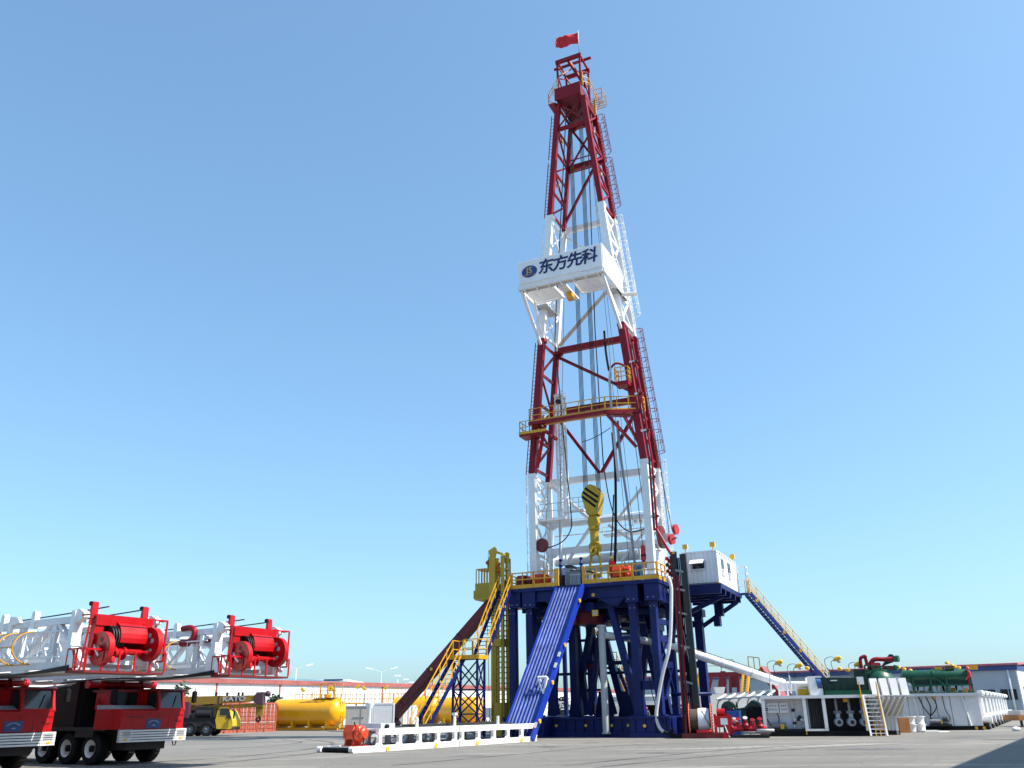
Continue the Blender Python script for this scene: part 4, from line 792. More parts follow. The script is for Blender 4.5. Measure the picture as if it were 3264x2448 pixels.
t.part('counter_cable', MB().rod((-7.86, 1.3, 12.8), (-7.86, 1.3, 11.6), .015, 4), CABLE); t.part('guide_cable', MB().rod((-8.1, 1.6, 8.0), (-7.9, 1.6, .1), .02, 4), CABLE)
person('worker in orange vest at the top of the olive yellow hoist', (-7.3, 2.0, 10.2), RIG, R(200), (.75, .16, .04), (.1, .1, .14), mat('helmet_orange', (.7, .2, .03), .4))
# ---- shed behind the left of the floor, with two lamps
t = Thing('generator_shed', 'grey corrugated shed behind the drill floor between hoist and mast', 'shed', (-5.6, 12, FZ), RIG)
t.part('front_wall', corrugated(MB(), (-7.6, 11.0), (-4.6, 11.0), 10.0, 12.5), LGREY); t.part('side_wall', corrugated(MB(), (-4.6, 11.0), (-4.6, 15.0), 10.0, 12.5), LGREY); t.part('roof', MB().bx(-7.65, -4.55, 10.95, 15, 12.5, 12.56), LGREY); t.part('floor_skid', MB().bx(-7.6, -4.6, 11, 15, 8.6, 10.0), BLUE)
for (u, w) in ((-6.9, .13), (-6.2, .2)): t.part('lamp_stem', MB().rod((u, 11.2, 12.5), (u, 11.2, 12.9), .04), GREY); t.part('lamp_head', MB().lathe([(.05, 0), (w + .1, .1), (w + .1, .2), (.08, .3)], (u, 11.0, 12.95), (0, -.6, .5), 14), mat('lamp_body', (0, 0, 0)))
for (u, v) in ((-7.4, 11.3), (-4.8, 11.3), (-7.4, 14.6), (-4.8, 14.6)): t.part('support_leg', MB().bx(u - .15, u + .15, v - .15, v + .15, 0, 8.6), BLUE)
# ---- conductor and flow line
CT = RV(1917, 2000, .75); CB = Vector((CT.x, .75, .2))
t = Thing('conductor_pipe', 'grey vertical bell pipe standing in the middle of the substructure', 'pipe', (CT.x, .75, 0), RIG)
t.part('pipe', MB().rod(CB, CT, .23, 18), GREYW); t.part('flange', MB().rod(CT, CT + Vector((0, 0, .15)), .33, 18), GREYW); t.part('base_flange', MB().rod(CB, CB + Vector((0, 0, .08)), .3, 18), GREYW)
e1 = RIG.l(P(2500, 2180, 59.5)); e0 = Vector((CT.x + .15, .8, 6.35))
t = Thing('flow_line', 'long white flow line sloping from the wellhead down to the mud tanks', 'pipe', e1, RIG)
k1 = RV(2110, 2050, 3.0)
t.part('pipe', MB().tube([e0, lerp(e0, k1, .5), k1], .24, 16), GREYW); mp_ = t.part('pipe', MB().tube([k1 - (e1 - k1).normalized() * .3, e1], .27, 18), WHITE)
for k in (.02, .26, .5, .74, .97): c = lerp(k1, e1, k); dd = (e1 - k1).normalized(); t.part('pipe_clamp', MB().rod(c - dd * .05, c + dd * .05, .31, 18), WHITE, mp_)
t.part('walk_wire', MB().tube([k1 + Vector((0, 0, .36)), e1 + Vector((0, 0, .36))], .02, 5), STEEL, mp_)
for k in (.1, .35, .6, .85): c = lerp(k1, e1, k); t.part('wire_post', MB().rod(c + Vector((0, 0, .2)), c + Vector((0, 0, .4)), .025, 5), STEEL, mp_)
# ---- pipe ramp
TRc, BRc, TLc = Vector((.13, -.05, 9.5)), Vector((-.98, -6.54, 0.02)), Vector((-1.88, -.05, 9.5)); BLc = TLc + BRc - TRc
t = Thing('pipe_ramp', 'steep blue ribbed pipe ramp leading from the catwalk up to the drill floor', 'ramp', (-2, -6.4, 0), RIG)
ax = (BRc - TRc).normalized(); wx = (TRc - TLc).normalized(); nx_ = wx.cross(-ax).normalized(); nx_ = nx_ if nx_.z > 0 else -nx_
ctr = lambda a, k, h: lerp(TLc, TRc, a) + (BRc - TRc) * k + nx_ * h
Wd = (TRc - TLc).length
t.part('ramp_plate', MB().prism([(0, 0), (Wd, 0), (Wd, .06), (0, .06)], TLc - nx_ * .06, wx, nx_, ax, (BRc - TRc).length), mat('ramp_blue', (.012, .042, .36), .28, dirt=.2, dirtcol=(.02, .03, .1)))
RB = MATS['ramp_blue']; RIBM = mat('rib_glint', (.20, .26, .50), .3, vary=.3, scale=1.5, dirt=.3, dirtcol=(.03, .06, .3))  # pale ribs: the sun's specular lines are put into their colour
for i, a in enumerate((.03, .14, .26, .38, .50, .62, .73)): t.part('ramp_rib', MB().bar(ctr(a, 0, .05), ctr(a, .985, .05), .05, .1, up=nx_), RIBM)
t.part('side_flange', MB().bar(ctr(.9, 0, .04), ctr(.9, .985, .04), .2, .1, up=nx_), RB); t.part('side_flange', MB().bar(ctr(1.0, 0, .1), ctr(1.0, 1.0, .1), .16, .4, up=nx_), RB); t.part('side_flange', MB().bar(ctr(.0, 0, .02), ctr(.0, 1.0, .02), .12, .3, up=nx_), RB)
for k in (.12, .43, .67, .9): o = t.part('lifting_lug', MB().rod(ctr(1.06, k, .2), ctr(1.1, k, .2), .13, 12), LAMPY)
for k in (.5, .57, .93): t.part('hinge_plate', MB().bar(ctr(1.02, k - .015, .34), ctr(1.02, k + .015, .34), .16, .06, up=nx_), GREYW)
for k in (.52,): t.part('hinge_plate', MB().bar(ctr(-.02, k - .02, .2), ctr(-.02, k + .02, .2), .16, .1, up=nx_), BLUE)
ob = t.part('pipe_stop', MB().bar(ctr(.62, .655, .5), ctr(.92, .655, .5), .09, .16, up=nx_).bar(ctr(.62, .655, .5), ctr(.86, .73, .06), .09, .12, up=nx_).bar(ctr(.92, .655, .5), ctr(.86, .73, .06), .12, .12, up=nx_).bar(ctr(.64, .655, .06), ctr(.64, .655, .5), .08).bar(ctr(.92, .655, .06), ctr(.92, .655, .5), .08), WHITE, label='white triangular stop on the ramp')
# ---- catwalk
CW = Frame(-7.23, 41.17, R(-33.5964))
t = Thing('catwalk', 'long low white steel catwalk lying on the concrete in front of the ramp', 'catwalk', (-1.1, 7.6, 0), CW)
YS = [1.7, 3.12, 4.58, 6.03, 7.45]; YS2 = [8.05, 9.5, 10.96, 12.31, 13.74, 15.2]
for s_, x in (('near', -.1), ('far', -2.1)):
    for y0, y1 in ((0.02, 7.7), (7.78, 15.25)):
        t.part('bottom_beam', MB().bx(x - .1, x + .1, y0, y1, 0, .26), WHITE)
    for y0, y1 in ((1.55, 7.7), (7.78, 15.05)):
        t.part('top_beam', MB().bx(x - .1, x + .1, y0, y1, .70, .9), WHITE); t.part('deck_edge', MB().bx(x - .12, x + .12, y0, y1, .9, .97), WHITE)
    for y in YS + YS2:
        po = t.part('post', MB().bx(x - .09, x + .09, y - .1, y + .1, .26, .7), WHITE)
        for dy in (-.1, .1):
            for z, sz in ((.26, 1), (.7, -1)):
                k = 1 if dy > 0 else -1; t.part('gusset', MB().prism([(dy, z), (dy + k * .14, z), (dy, z + sz * .14)], (x - .04, y, 0), (0, 1, 0), (0, 0, 1), (1, 0, 0), .08), WHITE, po)
for y0, y1 in ((1.55, 7.7), (7.78, 15.05)): t.part('deck', MB().bx(-1.97, -.23, y0, y1, .88, .93), GREYW)
for y in (4.4, 7.45, 11.4): t.part('stake', MB().bx(-.16, -.06, y - .06, y + .06, .97, 1.42 if y != 7.45 else 1.6), WHITE)
t.part('stake_cap', MB().bx(-.22, .0, 7.35, 7.55, 1.5, 1.62), WHITE)
for y in (2.2, 5.8, 9.3, 13.6): t.part('lifting_lug', MB().rod((.0, y, .1), (.04, y, .1), .12, 12), LAMPY)
t.part('near_tray', MB().bx(-2.0, -.2, .1, 3.0, .16, .22), WHITE); t.part('front_roller', MB().rod((-1.98, .02, .13), (-.2, .02, .13), .1, 12), BLACK); t.part('front_plate', MB().bx(-1.98, -.22, -.02, .02, .22, .27), WHITE)
for x in (-2.1, -.1): t.part('nose_cap', MB().rod((x - .13, -.03, .13), (x + .13, -.03, .13), .14, 14), WHITE)
for k, y in enumerate((3.4, 5.2, 7.0, 9.0, 10.7, 12.4)): t.part('pipe_rest', MB().rod((-1.1, y, .26), (-1.1, y, .88), .13, 12), LGREY)
for k, y in enumerate((3.0, 5.0, 6.2, 8.8, 10.2, 11.6, 13.0)): t.part('blue_skid', MB().bx(-2.0, -.25, y - .45, y + .45, .14, .22), BLUE)
for y0, y1 in ((2.4, 3.0), (5.4, 6.6), (13.2, 14.4)): t.part('inner_brace', MB().bar((-1.1, y0, .3), (-1.1, y1, .85), .1), GREYW)
t.part('kick_box', MB().bx(-1.6, -.3, 2.0, 3.0, .97, 1.2), LGREY); t.part('kick_roller', MB().rod((-.28, 2.35, 1.07), (-.15, 2.35, 1.07), .09, 12), BLACK)
winch('bright orange winch at the near end of the white catwalk', -.95, 1.0, .22, CW, ORANGE, .92)
single('rubber_matting', MB().bx(-1.7, -.4, 3.1, 13.4, .98, 1.04).bx(-1.6, -.5, 5.0, 12.6, 1.04, 1.1), mat('black_mat', (.02, .021, .021), .8, bump=.6, scale=12), 'strip of black rubber matting laid along the catwalk deck', 'matting', (-1, 8, .98), CW)
# ================================================================== two red mast-carrier trucks (local frame: x forward, y left, z up)
TFR = mat('truck_frame', (.02, .014, .014), .6); HOODG = mat('hood_grey', (.30, .34, .40), .35, coat=.3); MASTW = mat('mast_white', (.66, .68, .71), .4, vary=.06, dirt=.2, dirtcol=(.35, .33, .3))
HOOP = mat('hoop_yellow', (.50, .24, .02), .5); CHROME = mat('lamp_glass', (.55, .56, .58), .2, metal=.3); PLATE = mat('plate_blue', (.025, .07, .22), .4)
def wheel(t, x, y, side, r=.56, w=.42):
    prof = [(r * .55, -w / 2), (r * .93, -w / 2), (r, -w * .38), (r, w * .38), (r * .93, w / 2), (r * .55, w / 2)]
    ty = t.part('tyre', MB().lathe(prof + prof[:1], (x, y, r), (0, 1, 0), 28, False), BLACK)
    mb = MB()
    for k in range(26):
        a = 2 * math.pi * k / 26; c = Vector((x + r * math.cos(a), y, r + r * math.sin(a))); mb.bar(c - Vector((0, w * .36, 0)), c + Vector((0, w * .36, 0)), .05, .035, up=(math.cos(a), 0, math.sin(a)))
    t.part('tread_blocks', mb, BLACK, ty, stuff=True)
    o = side * w * .5
    t.part('rim', MB().lathe([(.31, .02), (.29, -.02), (.20, -.12), (.10, -.13), (.02, -.13)], (x, y + o, r), (0, side, 0), 22, False), PANELWHITE, ty)
    t.part('hub', MB().lathe([(.12, -.14), (.12, -.02), (.09, .0), (.01, .0)], (x, y + o, r), (0, side, 0), 12), BLACK, ty)
def carrier(label, fr, neck):
    t = Thing('mast_carrier_truck', label, 'truck', (-3, 0, 0), fr, 'red mast carrier trucks')
    t.part('chassis', MB().bx(-15, -.3, -.5, .5, .72, 1.1), TFR)
    for x in (-1.75, -3.22, -4.69, -10.2, -11.7, -13.2):
        for s_ in (-1, 1): wheel(t, x, s_ * 1.14, s_)
        t.part('axle', MB().rod((x, -1.0, .56), (x, 1.0, .56), .12, 10), TFR)
    # bumper with slats
    bb = t.part('bumper', MB().bx(-.12, -.03, -1.45, 1.45, .78, 1.22), STEEL)
    for k in range(5): t.part('bumper_slat', MB().bx(-.03, .0, -.92, .92, .785 + k * .088, .845 + k * .088), WHITE, bb)
    for s_ in (-1, 1):
        e = t.part('bumper_end', MB().bx(-.12, .004, *sorted((s_ * .93, s_ * 1.46)), .785, 1.215), GREYW, bb)
        for k in range(5): t.part('end_slat', MB().bx(.004, .012, *sorted((s_ * .94, s_ * 1.455)), .79 + k * .088, .835 + k * .088), WHITE, e)
        t.part('headlight', MB().bx(.01, .03, *sorted((s_ * 1.02, s_ * 1.36)), .98, 1.18), CHROME, e)
        t.part('headlight_grille', MB().bx(.03, .036, *sorted((s_ * 1.04, s_ * 1.34)), 1.03, 1.05).bx(.03, .036, *sorted((s_ * 1.04, s_ * 1.34)), 1.1, 1.12), STEEL, e)
        t.part('turn_lamp', MB().bx(.01, .03, *sorted((s_ * 1.16, s_ * 1.3)), .84, .91), LAMPY, e)
        pass
    t.part('tow_step', MB().bar((-.1, .95, .79), (-.1, .98, .62), .03).bar((-.1, 1.12, .79), (-.1, 1.09, .62), .03).bar((-.1, .98, .62), (-.1, 1.09, .62), .03), STEEL)
    # nose, hood and half cab
    t.part('nose', MB().prism([(-1.62, 1.22), (-.05, 1.22), (-.05, 1.86), (-.15, 1.92), (-1.62, 1.92)], (0, -1.45, 0), (1, 0, 0), (0, 0, 1), (0, 1, 0), 2.75), TRED)
    for y in (-.95, .14, .62): t.part('panel_gap', MB().bx(-.05, -.046, y - .008, y + .008, 1.24, 1.7), TFR)
    t.part('vent_slot', MB().bx(-.05, -.044, -1.2, -.5, 1.62, 1.65), TFR); t.part('grab_handle', MB().tube([(-.04, .95, 1.5), (.0, .95, 1.52), (.0, 1.2, 1.52), (-.04, 1.2, 1.5)], .012, 6), STEEL)
    t.part('nose_side_door', MB().bx(-1.2, -.5, -1.462, -1.45, 1.3, 1.85), TRED); t.part('door_latch', MB().bx(-.62, -.55, -1.475, -1.462, 1.55, 1.6), STEEL)
    t.part('nose_trim', MB().bx(-.05, -.02, -1.4, 1.27, 1.70, 1.73), TRED)
    t.part('hood', MB().prism([(-1.62, 1.92), (-.15, 1.92), (-.5, 2.05), (-1.62, 2.07)], (0, -1.42, 0), (1, 0, 0), (0, 0, 1), (0, 1, 0), 1.5), HOODG)
    pl = t.part('badge_plate', MB().bx(-.05, -.03, -.36, .26, 1.25, 1.57), PLATE)
    mb = MB()
    for k in range(9):
        a = math.pi * (.18 + .64 * k / 8); mb.bx(-.03, -.024, -.05 - .23 * math.cos(a) - .016, -.05 - .23 * math.cos(a) + .016, 1.36 + .13 * math.sin(a), 1.395 + .13 * math.sin(a))
    t.part('badge_print', mb, LGREY, pl, stuff=True); t.part('badge_print', MB().prism([(-.08, 0), (.08, 0), (.05, .045), (-.02, .03)], (-.026, -.05, 1.33), (0, 1, 0), (0, 0, 1), (1, 0, 0), .004), LGREY, pl)
    cabp = [(-2.3, 1.9), (-.06, 1.9), (-.10, 1.92), (-.28, 2.56), (-2.3, 2.56)]
    fw = lambda z: -.08 - (z - 1.92) * .3
    cb = t.part('cab', MB().prism([(-2.3, 1.9), (-.9, 1.9), (-.9, 2.56), (-2.3, 2.56)], (0, -.1, 0), (1, 0, 0), (0, 0, 1), (0, 1, 0), 1.4), TRED)
    t.part('cab_roof', MB().prism([(-2.4, 2.56), (-.2, 2.56), (-.16, 2.6), (-.3, 2.65), (-2.4, 2.65)], (0, .1, 0), (1, 0, 0), (0, 0, 1), (0, 1, 0), 1.28), mat('roof_red', (.2, .006, .01), .4)); t.part('cab_roof', MB().bx(-2.4, -1.05, -1.15, .12, 2.54, 2.62), mat('roof_red', (0, 0, 0)))
    for y in (.16, 1.26): t.part('windscreen_pillar', MB().bar((fw(1.9), y, 1.9), (fw(2.56), y, 2.57), .1, .1), TRED, cb)
    t.part('windscreen_sill', MB().bx(-.2, -.04, .1, 1.33, 1.86, 1.95), TRED, cb)
    t.part('windscreen', MB().bar((fw(1.93), .71, 1.93), (fw(2.56), .71, 2.56), 1.04, .02, up=(1, 0, .3)), GLASS, cb)
    t.part('side_window', MB().bx(-.82, -.3, .13, .145, 1.98, 2.5), GLASS, cb); t.part('side_pillar', MB().bar((-.88, .13, 1.9), (-.88, .13, 2.56), .1), TRED, cb); t.part('door', MB().bx(-.9, -.25, .1, .13, 1.5, 1.97), TRED, cb)
    t.part('windscreen', MB().bx(-1.16, -1.13, -1.0, .06, 2.06, 2.52), GLASS, cb, label='recessed centre windscreen'); t.part('centre_wall', MB().bx(-2.3, -1.16, -1.05, -.1, 1.92, 2.54), TRED, cb)
    t.part('wiper', MB().bar((fw(2.0) + .03, .75, 1.98), (fw(2.4) + .04, .95, 2.4), .02), BLACK, cb)
    t.part('steering_wheel', MB().lathe([(.2, 0), (.22, .02), (.2, .04)], (-.55, .7, 1.98), (.6, 0, .8), 16), BLACK, cb)
    t.part('mirror', MB().lathe([(.03, 0), (.1, .05), (.1, .42), (.03, .46)], (.05, 1.62, 2.12)), BLACK); t.part('mirror_arm', MB().tube(spline([(-.2, 1.3, 2.58), (.05, 1.5, 2.68), (.06, 1.62, 2.66), (.05, 1.62, 2.5)]), .015, 6), STEEL)
    t.part('air_cleaner', MB().lathe([(.05, 0), (.13, .05), (.13, .5), (.08, .56)], (-.9, -1.28, 2.08)), BLACK)
    # engine compartment and rest
    t.part('engine_house', MB().prism([(-5.6, 1.2), (-2.9, 1.2), (-2.9, 2.95), (-3.5, 2.8), (-5.6, 2.72)], (0, -1.42, 0), (1, 0, 0), (0, 0, 1), (0, 1, 0), 2.6), mat('engine_shade_red', (.022, .002, .003), .6, spec=.2))  # red taken down to near black, side shade put into the colour
    t.part('engine_roof', MB().bar((-5.6, -.1, 2.75), (-3.4, -.1, 2.84), 2.66, .06), HOODG); t.part('radiator', MB().bx(-2.9, -2.75, -1.3, .9, 1.3, 2.8), BLACK)
    t.part('fuel_tank', MB().bx(-8.6, -5.9, -1.4, -.55, .8, 1.9), TRED); t.part('deck', MB().bx(-15, -5.6, -1.4, 1.4, 1.35, 1.5), TRED); t.part('step_panel', MB().bx(-2.75, -1.65, -1.4, -1.36, .95, 1.3), TFR); t.part('underbody_shade', MB().bx(-9, -.4, -.85, .85, .5, 1.25), TFR); t.part('wheel_arch', MB().bx(-5.6, -.9, -1.44, -1.0, 1.18, 1.3), TFR)  # the dark box between the wheels stands in for underbody shade
    for k in range(4): t.part('side_locker', MB().bx(-15 + k * 1.5, -13.6 + k * 1.5, -1.4, -.6, .9, 1.35) if k < 0 else MB().bx(-9.3 - k * 1.45, -8.0 - k * 1.45, -1.42, -.9, 1.5, 2.5), TRED)
    cp_ = t.part('mast_rest_pipe', MB().rod((-2.3, -1.5, 2.82), (-2.3, 1.5, 2.82), .11, 14), TRED)
    for y in (-1.45, -.9, 0, .9, 1.45): t.part('collar', MB().rod((-2.3, y - .06, 2.82), (-2.3, y + .06, 2.82), .15, 14), TRED, cp_)
    for y in (-.85, .75): t.part('rest_post', MB().rod((-2.2, y, 1.9), (-2.3, y, 2.8), .08, 10), TRED, cp_); t.part('rest_stay', MB().bar((-1.9, y - .4, 1.95), (-2.3, y, 2.6), .05), TRED, cp_)
    for y in (-1.2, 1.0): t.part('rest_block', MB().bx(-2.45, -2.15, y - .15, y + .15, 2.9, 3.1), GREYW, cp_)
    t.part('warning_lamp', MB().rod((-1.5, -.85, 2.1), (-1.5, -.75, 2.3), .06, 8), MATS['signal_red'])
    # the folded mast
    m = Thing('folded_mast', label.split(' with ')[0].replace('truck', 'lattice mast lying on the truck').replace('red mast-carrier', 'white'), 'mast', (-4, 0, 3.1), fr, 'folded masts on the trucks')
    x0, x1, yb, z0, z1 = -14.0, 4.45, 1.28, 3.15, 4.45
    for s_ in (-1, 1):
        for z in (z0, z1): m.part('chord', MB().bx(x0, x1, s_ * yb - .11, s_ * yb + .11, z - .1, z + .1), MASTW)
        m.part('inner_chord', MB().bx(x0, x1 + .3, s_ * .85 - .08, s_ * .85 + .08, 4.1, 4.26), MASTW); m.part('inner_chord', MB().bx(x0, x1 + .3, s_ * .85 - .08, s_ * .85 + .08, 3.35, 3.5), MASTW)
        for k in range(11):
            x = 3.4 - k * 1.75
            m.part('upright', MB().bx(x - .12, x + .12, s_ * yb - .07, s_ * yb + .07, z0, z1), MASTW)
            m.part('diagonal', MB().bar((x + .1, s_ * yb, z1), (x + 1.6, s_ * yb, z0) if k % 2 == 0 else (x - .1, s_ * yb, z0), .1, .16, up=(0, 1, 0)) if k % 2 == 0 else MB().bar((x + .1, s_ * yb, z0), (x + 1.6, s_ * yb, z1), .1, .16, up=(0, 1, 0)), MASTW)
            m.part('inner_brace', MB().bar((x, s_ * .85, 3.4), (x + .8, s_ * .85, 4.2), .07), MASTW); m.part('inner_brace', MB().bar((x + .9, s_ * .85, 4.2), (x + 1.7, s_ * .85, 3.4), .07), MASTW)
    for k in range(12): x = 4.2 - k * 1.55; m.part('cross_tie', MB().bx(x - .06, x + .06, -yb, yb, z0 - .06, z0 + .06), MASTW); m.part('cross_tie', MB().bar((x, -yb, z1), (x, yb, z1), .09), MASTW)
    for k in range(7): m.part('bottom_pad', MB().bx(3.6 - k * 2.1, 4.3 - k * 2.1, -1.36, -1.2, 2.94, 3.05), WHITE)
    for s_ in (-1, 1):
        m.part('end_frame', MB().prism([(4.15, 3.05), (4.75, 3.05), (4.72, 3.35), (4.5, 3.75), (4.48, 4.7), (4.3, 4.72), (4.28, 3.9), (4.02, 3.4)], (0, s_ * yb - .15, 0), (1, 0, 0), (0, 0, 1), (0, 1, 0), .3), WHITE)
        m.part('frame_ear', MB().prism([(4.4, 4.35), (4.5, 4.35), (4.85, 4.5), (4.85, 4.62), (4.6, 4.75), (4.4, 4.75)], (0, s_ * yb - .1, 0), (1, 0, 0), (0, 0, 1), (0, 1, 0), .2), WHITE)
        for x in (2.25, .55, -3.0): m.part('guide_fin', MB().prism([(x - .1, 4.3), (x + .1, 4.3), (x + .1, 4.75), (x + .05, 4.83), (x - .05, 4.83), (x - .1, 4.75)], (0, s_ * yb - .12, 0), (1, 0, 0), (0, 0, 1), (0, 1, 0), .16), WHITE)
        m.part('hook_arm', MB().prism([(.95, 3.6), (1.1, 3.6), (1.25, 4.45), (1.7, 4.5), (1.5, 4.68), (1.1, 4.72)], (0, s_ * (yb + .14) - .05, 0), (1, 0, 0), (0, 0, 1), (0, 1, 0), .1), WHITE)
    # ladder with hoops along the near side
    ld = m.part('mast_ladder', ladder(MB(), (-8, -1.55, 3.75), (4.2, -1.55, 3.75), .75, (0, 0, 1), .022, .5), MASTW)
    for k in range(7):
        x = 2.75 - k * .85
        m.part('ladder_hoop', MB().tube([(x, -1.55 - .62 * math.sin(a * math.pi / 10), 3.68 + .48 * math.cos(a * math.pi / 10)) for a in range(11)], .024, 6), HOOP, ld)
    for z, dy in ((4.16, 0), (3.68, .62), (3.2, 0)): m.part('hoop_strip', MB().bar((-3.0, -1.55 - dy, z), (2.75, -1.55 - dy, z), .03), HOOP, ld)
    for k in range(3): m.part('hydraulic_line', MB().tube(spline([(4.6, -1.45, 3.0 + .05 * k), (2, -1.5, 2.92), (-1, -1.48, 3.0), (-4, -1.5, 2.9)]), .03, 6), STEEL)
    m.part('underside_tray', MB().bx(-9, 4.0, -.9, .9, 2.98, 3.04), GREYW)
    for k in range(2): m.part('hoist_rope', MB().tube(catenary((5.0, -.7 + k * 1.2, 4.85), (-8, -.6 + k, 4.75), .12), .022, 6), CABLE)
    # crown in red
    c = Thing('crown_block', label.split(' with ')[0].replace('red mast-carrier truck', 'bright red crown block frame on the front of the truck mast'), 'crown block', (5.4, 0, 2.95), fr, 'red crown blocks on the truck masts')
    c.part('crown_frame', MB().prism([(5.0, 3.45), (5.35, 3.4), (5.45, 4.5), (5.05, 4.6)], (0, -.95, 0), (1, 0, 0), (0, 0, 1), (0, 1, 0), .3), TRED); c.part('crown_frame', MB().prism([(5.0, 3.45), (5.35, 3.4), (5.45, 4.5), (5.05, 4.6)], (0, .75, 0), (1, 0, 0), (0, 0, 1), (0, 1, 0), .3), TRED)
    c.part('top_beam', MB().bx(5.0, 5.5, -.95, 1.05, 4.3, 4.62), TRED); c.part('back_plate', MB().bx(5.05, 5.1, -.65, .75, 3.5, 4.3), MATS['old_red'])
    hd = [(5.5 + .55 * math.cos(a), 3.95 + .45 * math.sin(a)) for a in [math.pi * k / 10 for k in range(-1, 7)]] + [(5.4, 4.5), (5.4, 3.8)]
    c.part('hood', MB().prism(hd, (0, -.25, 0), (1, 0, 0), (0, 0, 1), (0, 1, 0), .95), TRED)
    for k in range(5): c.part('sheave', MB().rod((5.35, -.5 + k * .09, 3.95), (5.35, -.46 + k * .09, 3.95), .38, 20), STEEL)
    for y, z, x, r in ((-.85, 3.6, 5.95, .5), (.8, 3.8, 6.0, .52)):
        prof = [(.08, 0), (r * .78, .0), (r, -.04), (r, .14), (r * .78, .1), (.08, .1)]
        w = c.part('crown_wheel', MB().lathe(prof, (x, y, z), (0, 1, 0), 30), TRED)
        for k in range(5):
            a = k * 1.2566 + .4; q = Vector((x + r * .52 * math.cos(a), y - .012, z + r * .52 * math.sin(a))); c.part('lightening_hole', MB().rod(q, q + Vector((0, .124, 0)), r * .15, 12), LGREY if y > 0 else MATS['old_red'], w)
        c.part('wheel_hub', MB().rod((x, y - .1, z), (x, y + .2, z), .1, 12), TRED, w); c.part('wheel_arm', MB().bar((5.3, y + .05, 3.6), (x, y + .05, z), .12, .2), TRED, w)
    c.part('axle', MB().rod((5.72, -.7, 3.55), (5.72, .8, 3.55), .09, 12), TRED); c.part('small_drum', MB().lathe([(.2, 0), (.2, .05), (.13, .08), (.13, .3), (.2, .33), (.2, .38)], (5.72, -.35, 3.5), (0, 1, 0), 16), TRED)
    dkp = c.part('walkway', MB().bx(4.65, 6.3, -1.4, 1.35, 2.9, 2.96), MATS['old_red'])
    c.part('side_panel', MB().bx(4.7, 5.3, -1.42, -1.4, 2.96, 3.55), mat('mesh_red', (.34, .008, .01), .6), dkp)
    R_ = lambda pts, h, po: c.part('guard_rail', railing(MB(), pts, h, po, .028, 0), TRED, dkp)
    R_([(4.7, -1.42, 2.96), (6.3, -1.42, 2.96)], .62, .8); R_([(6.3, -1.4, 2.96), (6.3, 1.35, 2.96)], .6, .55)
    c.part('guard_hoop', MB().bar((5.9, -1.4, 2.96), (6.2, -1.4, 4.55), .05).bar((6.2, -1.4, 4.55), (6.2, 1.3, 4.55), .05).bar((6.2, 1.3, 4.55), (6.2, 1.3, 3.3), .06).bar((5.4, -1.4, 4.55), (6.2, -1.4, 4.55), .045).bar((5.4, 1.3, 4.55), (6.2, 1.3, 4.55), .045).bar((6.2, 1.3, 3.3), (5.3, 1.3, 3.3), .05), TRED, dkp)
    c.part('guard_stay', MB().bar((5.2, 1.3, 4.5), (5.2, 1.3, 3.0), .05), TRED, dkp)
    for y in (-.9, .9):
        h = c.part('roller_horn', MB().prism([(4.85, 4.5), (5.25, 4.5), (5.25, 4.6), (5.1, 4.6), (5.06, 5.0), (4.9, 5.0)], (0, y - .1, 0), (1, 0, 0), (0, 0, 1), (0, 1, 0), .2), TRED)
        for z in (4.95, 4.55): c.part('horn_roller', MB().rod((4.86, y - .12, z), (4.86, y + .12, z), .07, 10), BLACK, h)
    c.part('floodlight', MB().lathe([(.05, 0), (.1, .05), (.1, .15), (.06, .2)], (6.32, -.6, 3.28), (1, 0, 0), 12), MATS['signal_red']); c.part('post_beacon', MB().rod((4.85, -1.1, 3.5), (4.85, -1.1, 3.65), .1, 12), TRED)
    for o in c.e.children_recursive:
        me = o.data; rnd_ = o.name.split('.')[0] in ('crown_wheel', 'lightening_hole', 'wheel_hub', 'axle', 'small_drum', 'sheave', 'horn_roller', 'floodlight', 'post_beacon'); bx_ = c.base.x
        cx = sum(v.co.x for v in me.vertices) / len(me.vertices) + bx_
        for v in me.vertices:
            X = v.co.x + bx_; mp_ = lambda x: 4.6 + (x - 5.0) * .55
            v.co.x = (X + mp_(cx) - cx if rnd_ else mp_(X)) - bx_
    if neck:
        n = Thing('mast_standpipe', 'crimson standpipe with curved gooseneck along the farther truck mast', 'pipe', (2, -1.5, 4.1), fr)
        n.part('pipe', MB().tube([(-3.0, -1.45, 4.1), (4.2, -1.45, 4.12)], .065, 10), RED); n.part('gooseneck', MB().tube(spline([(3.0, -1.45, 4.12), (3.3, -1.45, 4.2), (3.35, -1.45, 4.5), (3.1, -1.45, 4.62), (2.7, -1.45, 4.6)]), .1, 12), RED)
        n.part('union', MB().rod((2.75, -1.45, 4.1), (3.1, -1.45, 4.1), .13, 12), RED); n.part('clamp', MB().bx(3.85, 4.0, -1.58, -1.33, 3.95, 4.3), WHITE)
YT = R(-30.7087)
T2 = Frame(-13.6023, 34.3522, YT)
cc = PZ(172, 2375, .79); T1 = Frame(cc.x + math.sin(YT) * 1.455 * 1, cc.y - math.cos(YT) * 1.455, YT)
carrier('red mast-carrier truck farther right with its whole striped front bumper in view', T2, True)
carrier('red mast-carrier truck nearest the camera with its front cut by the left frame edge', T1, False)
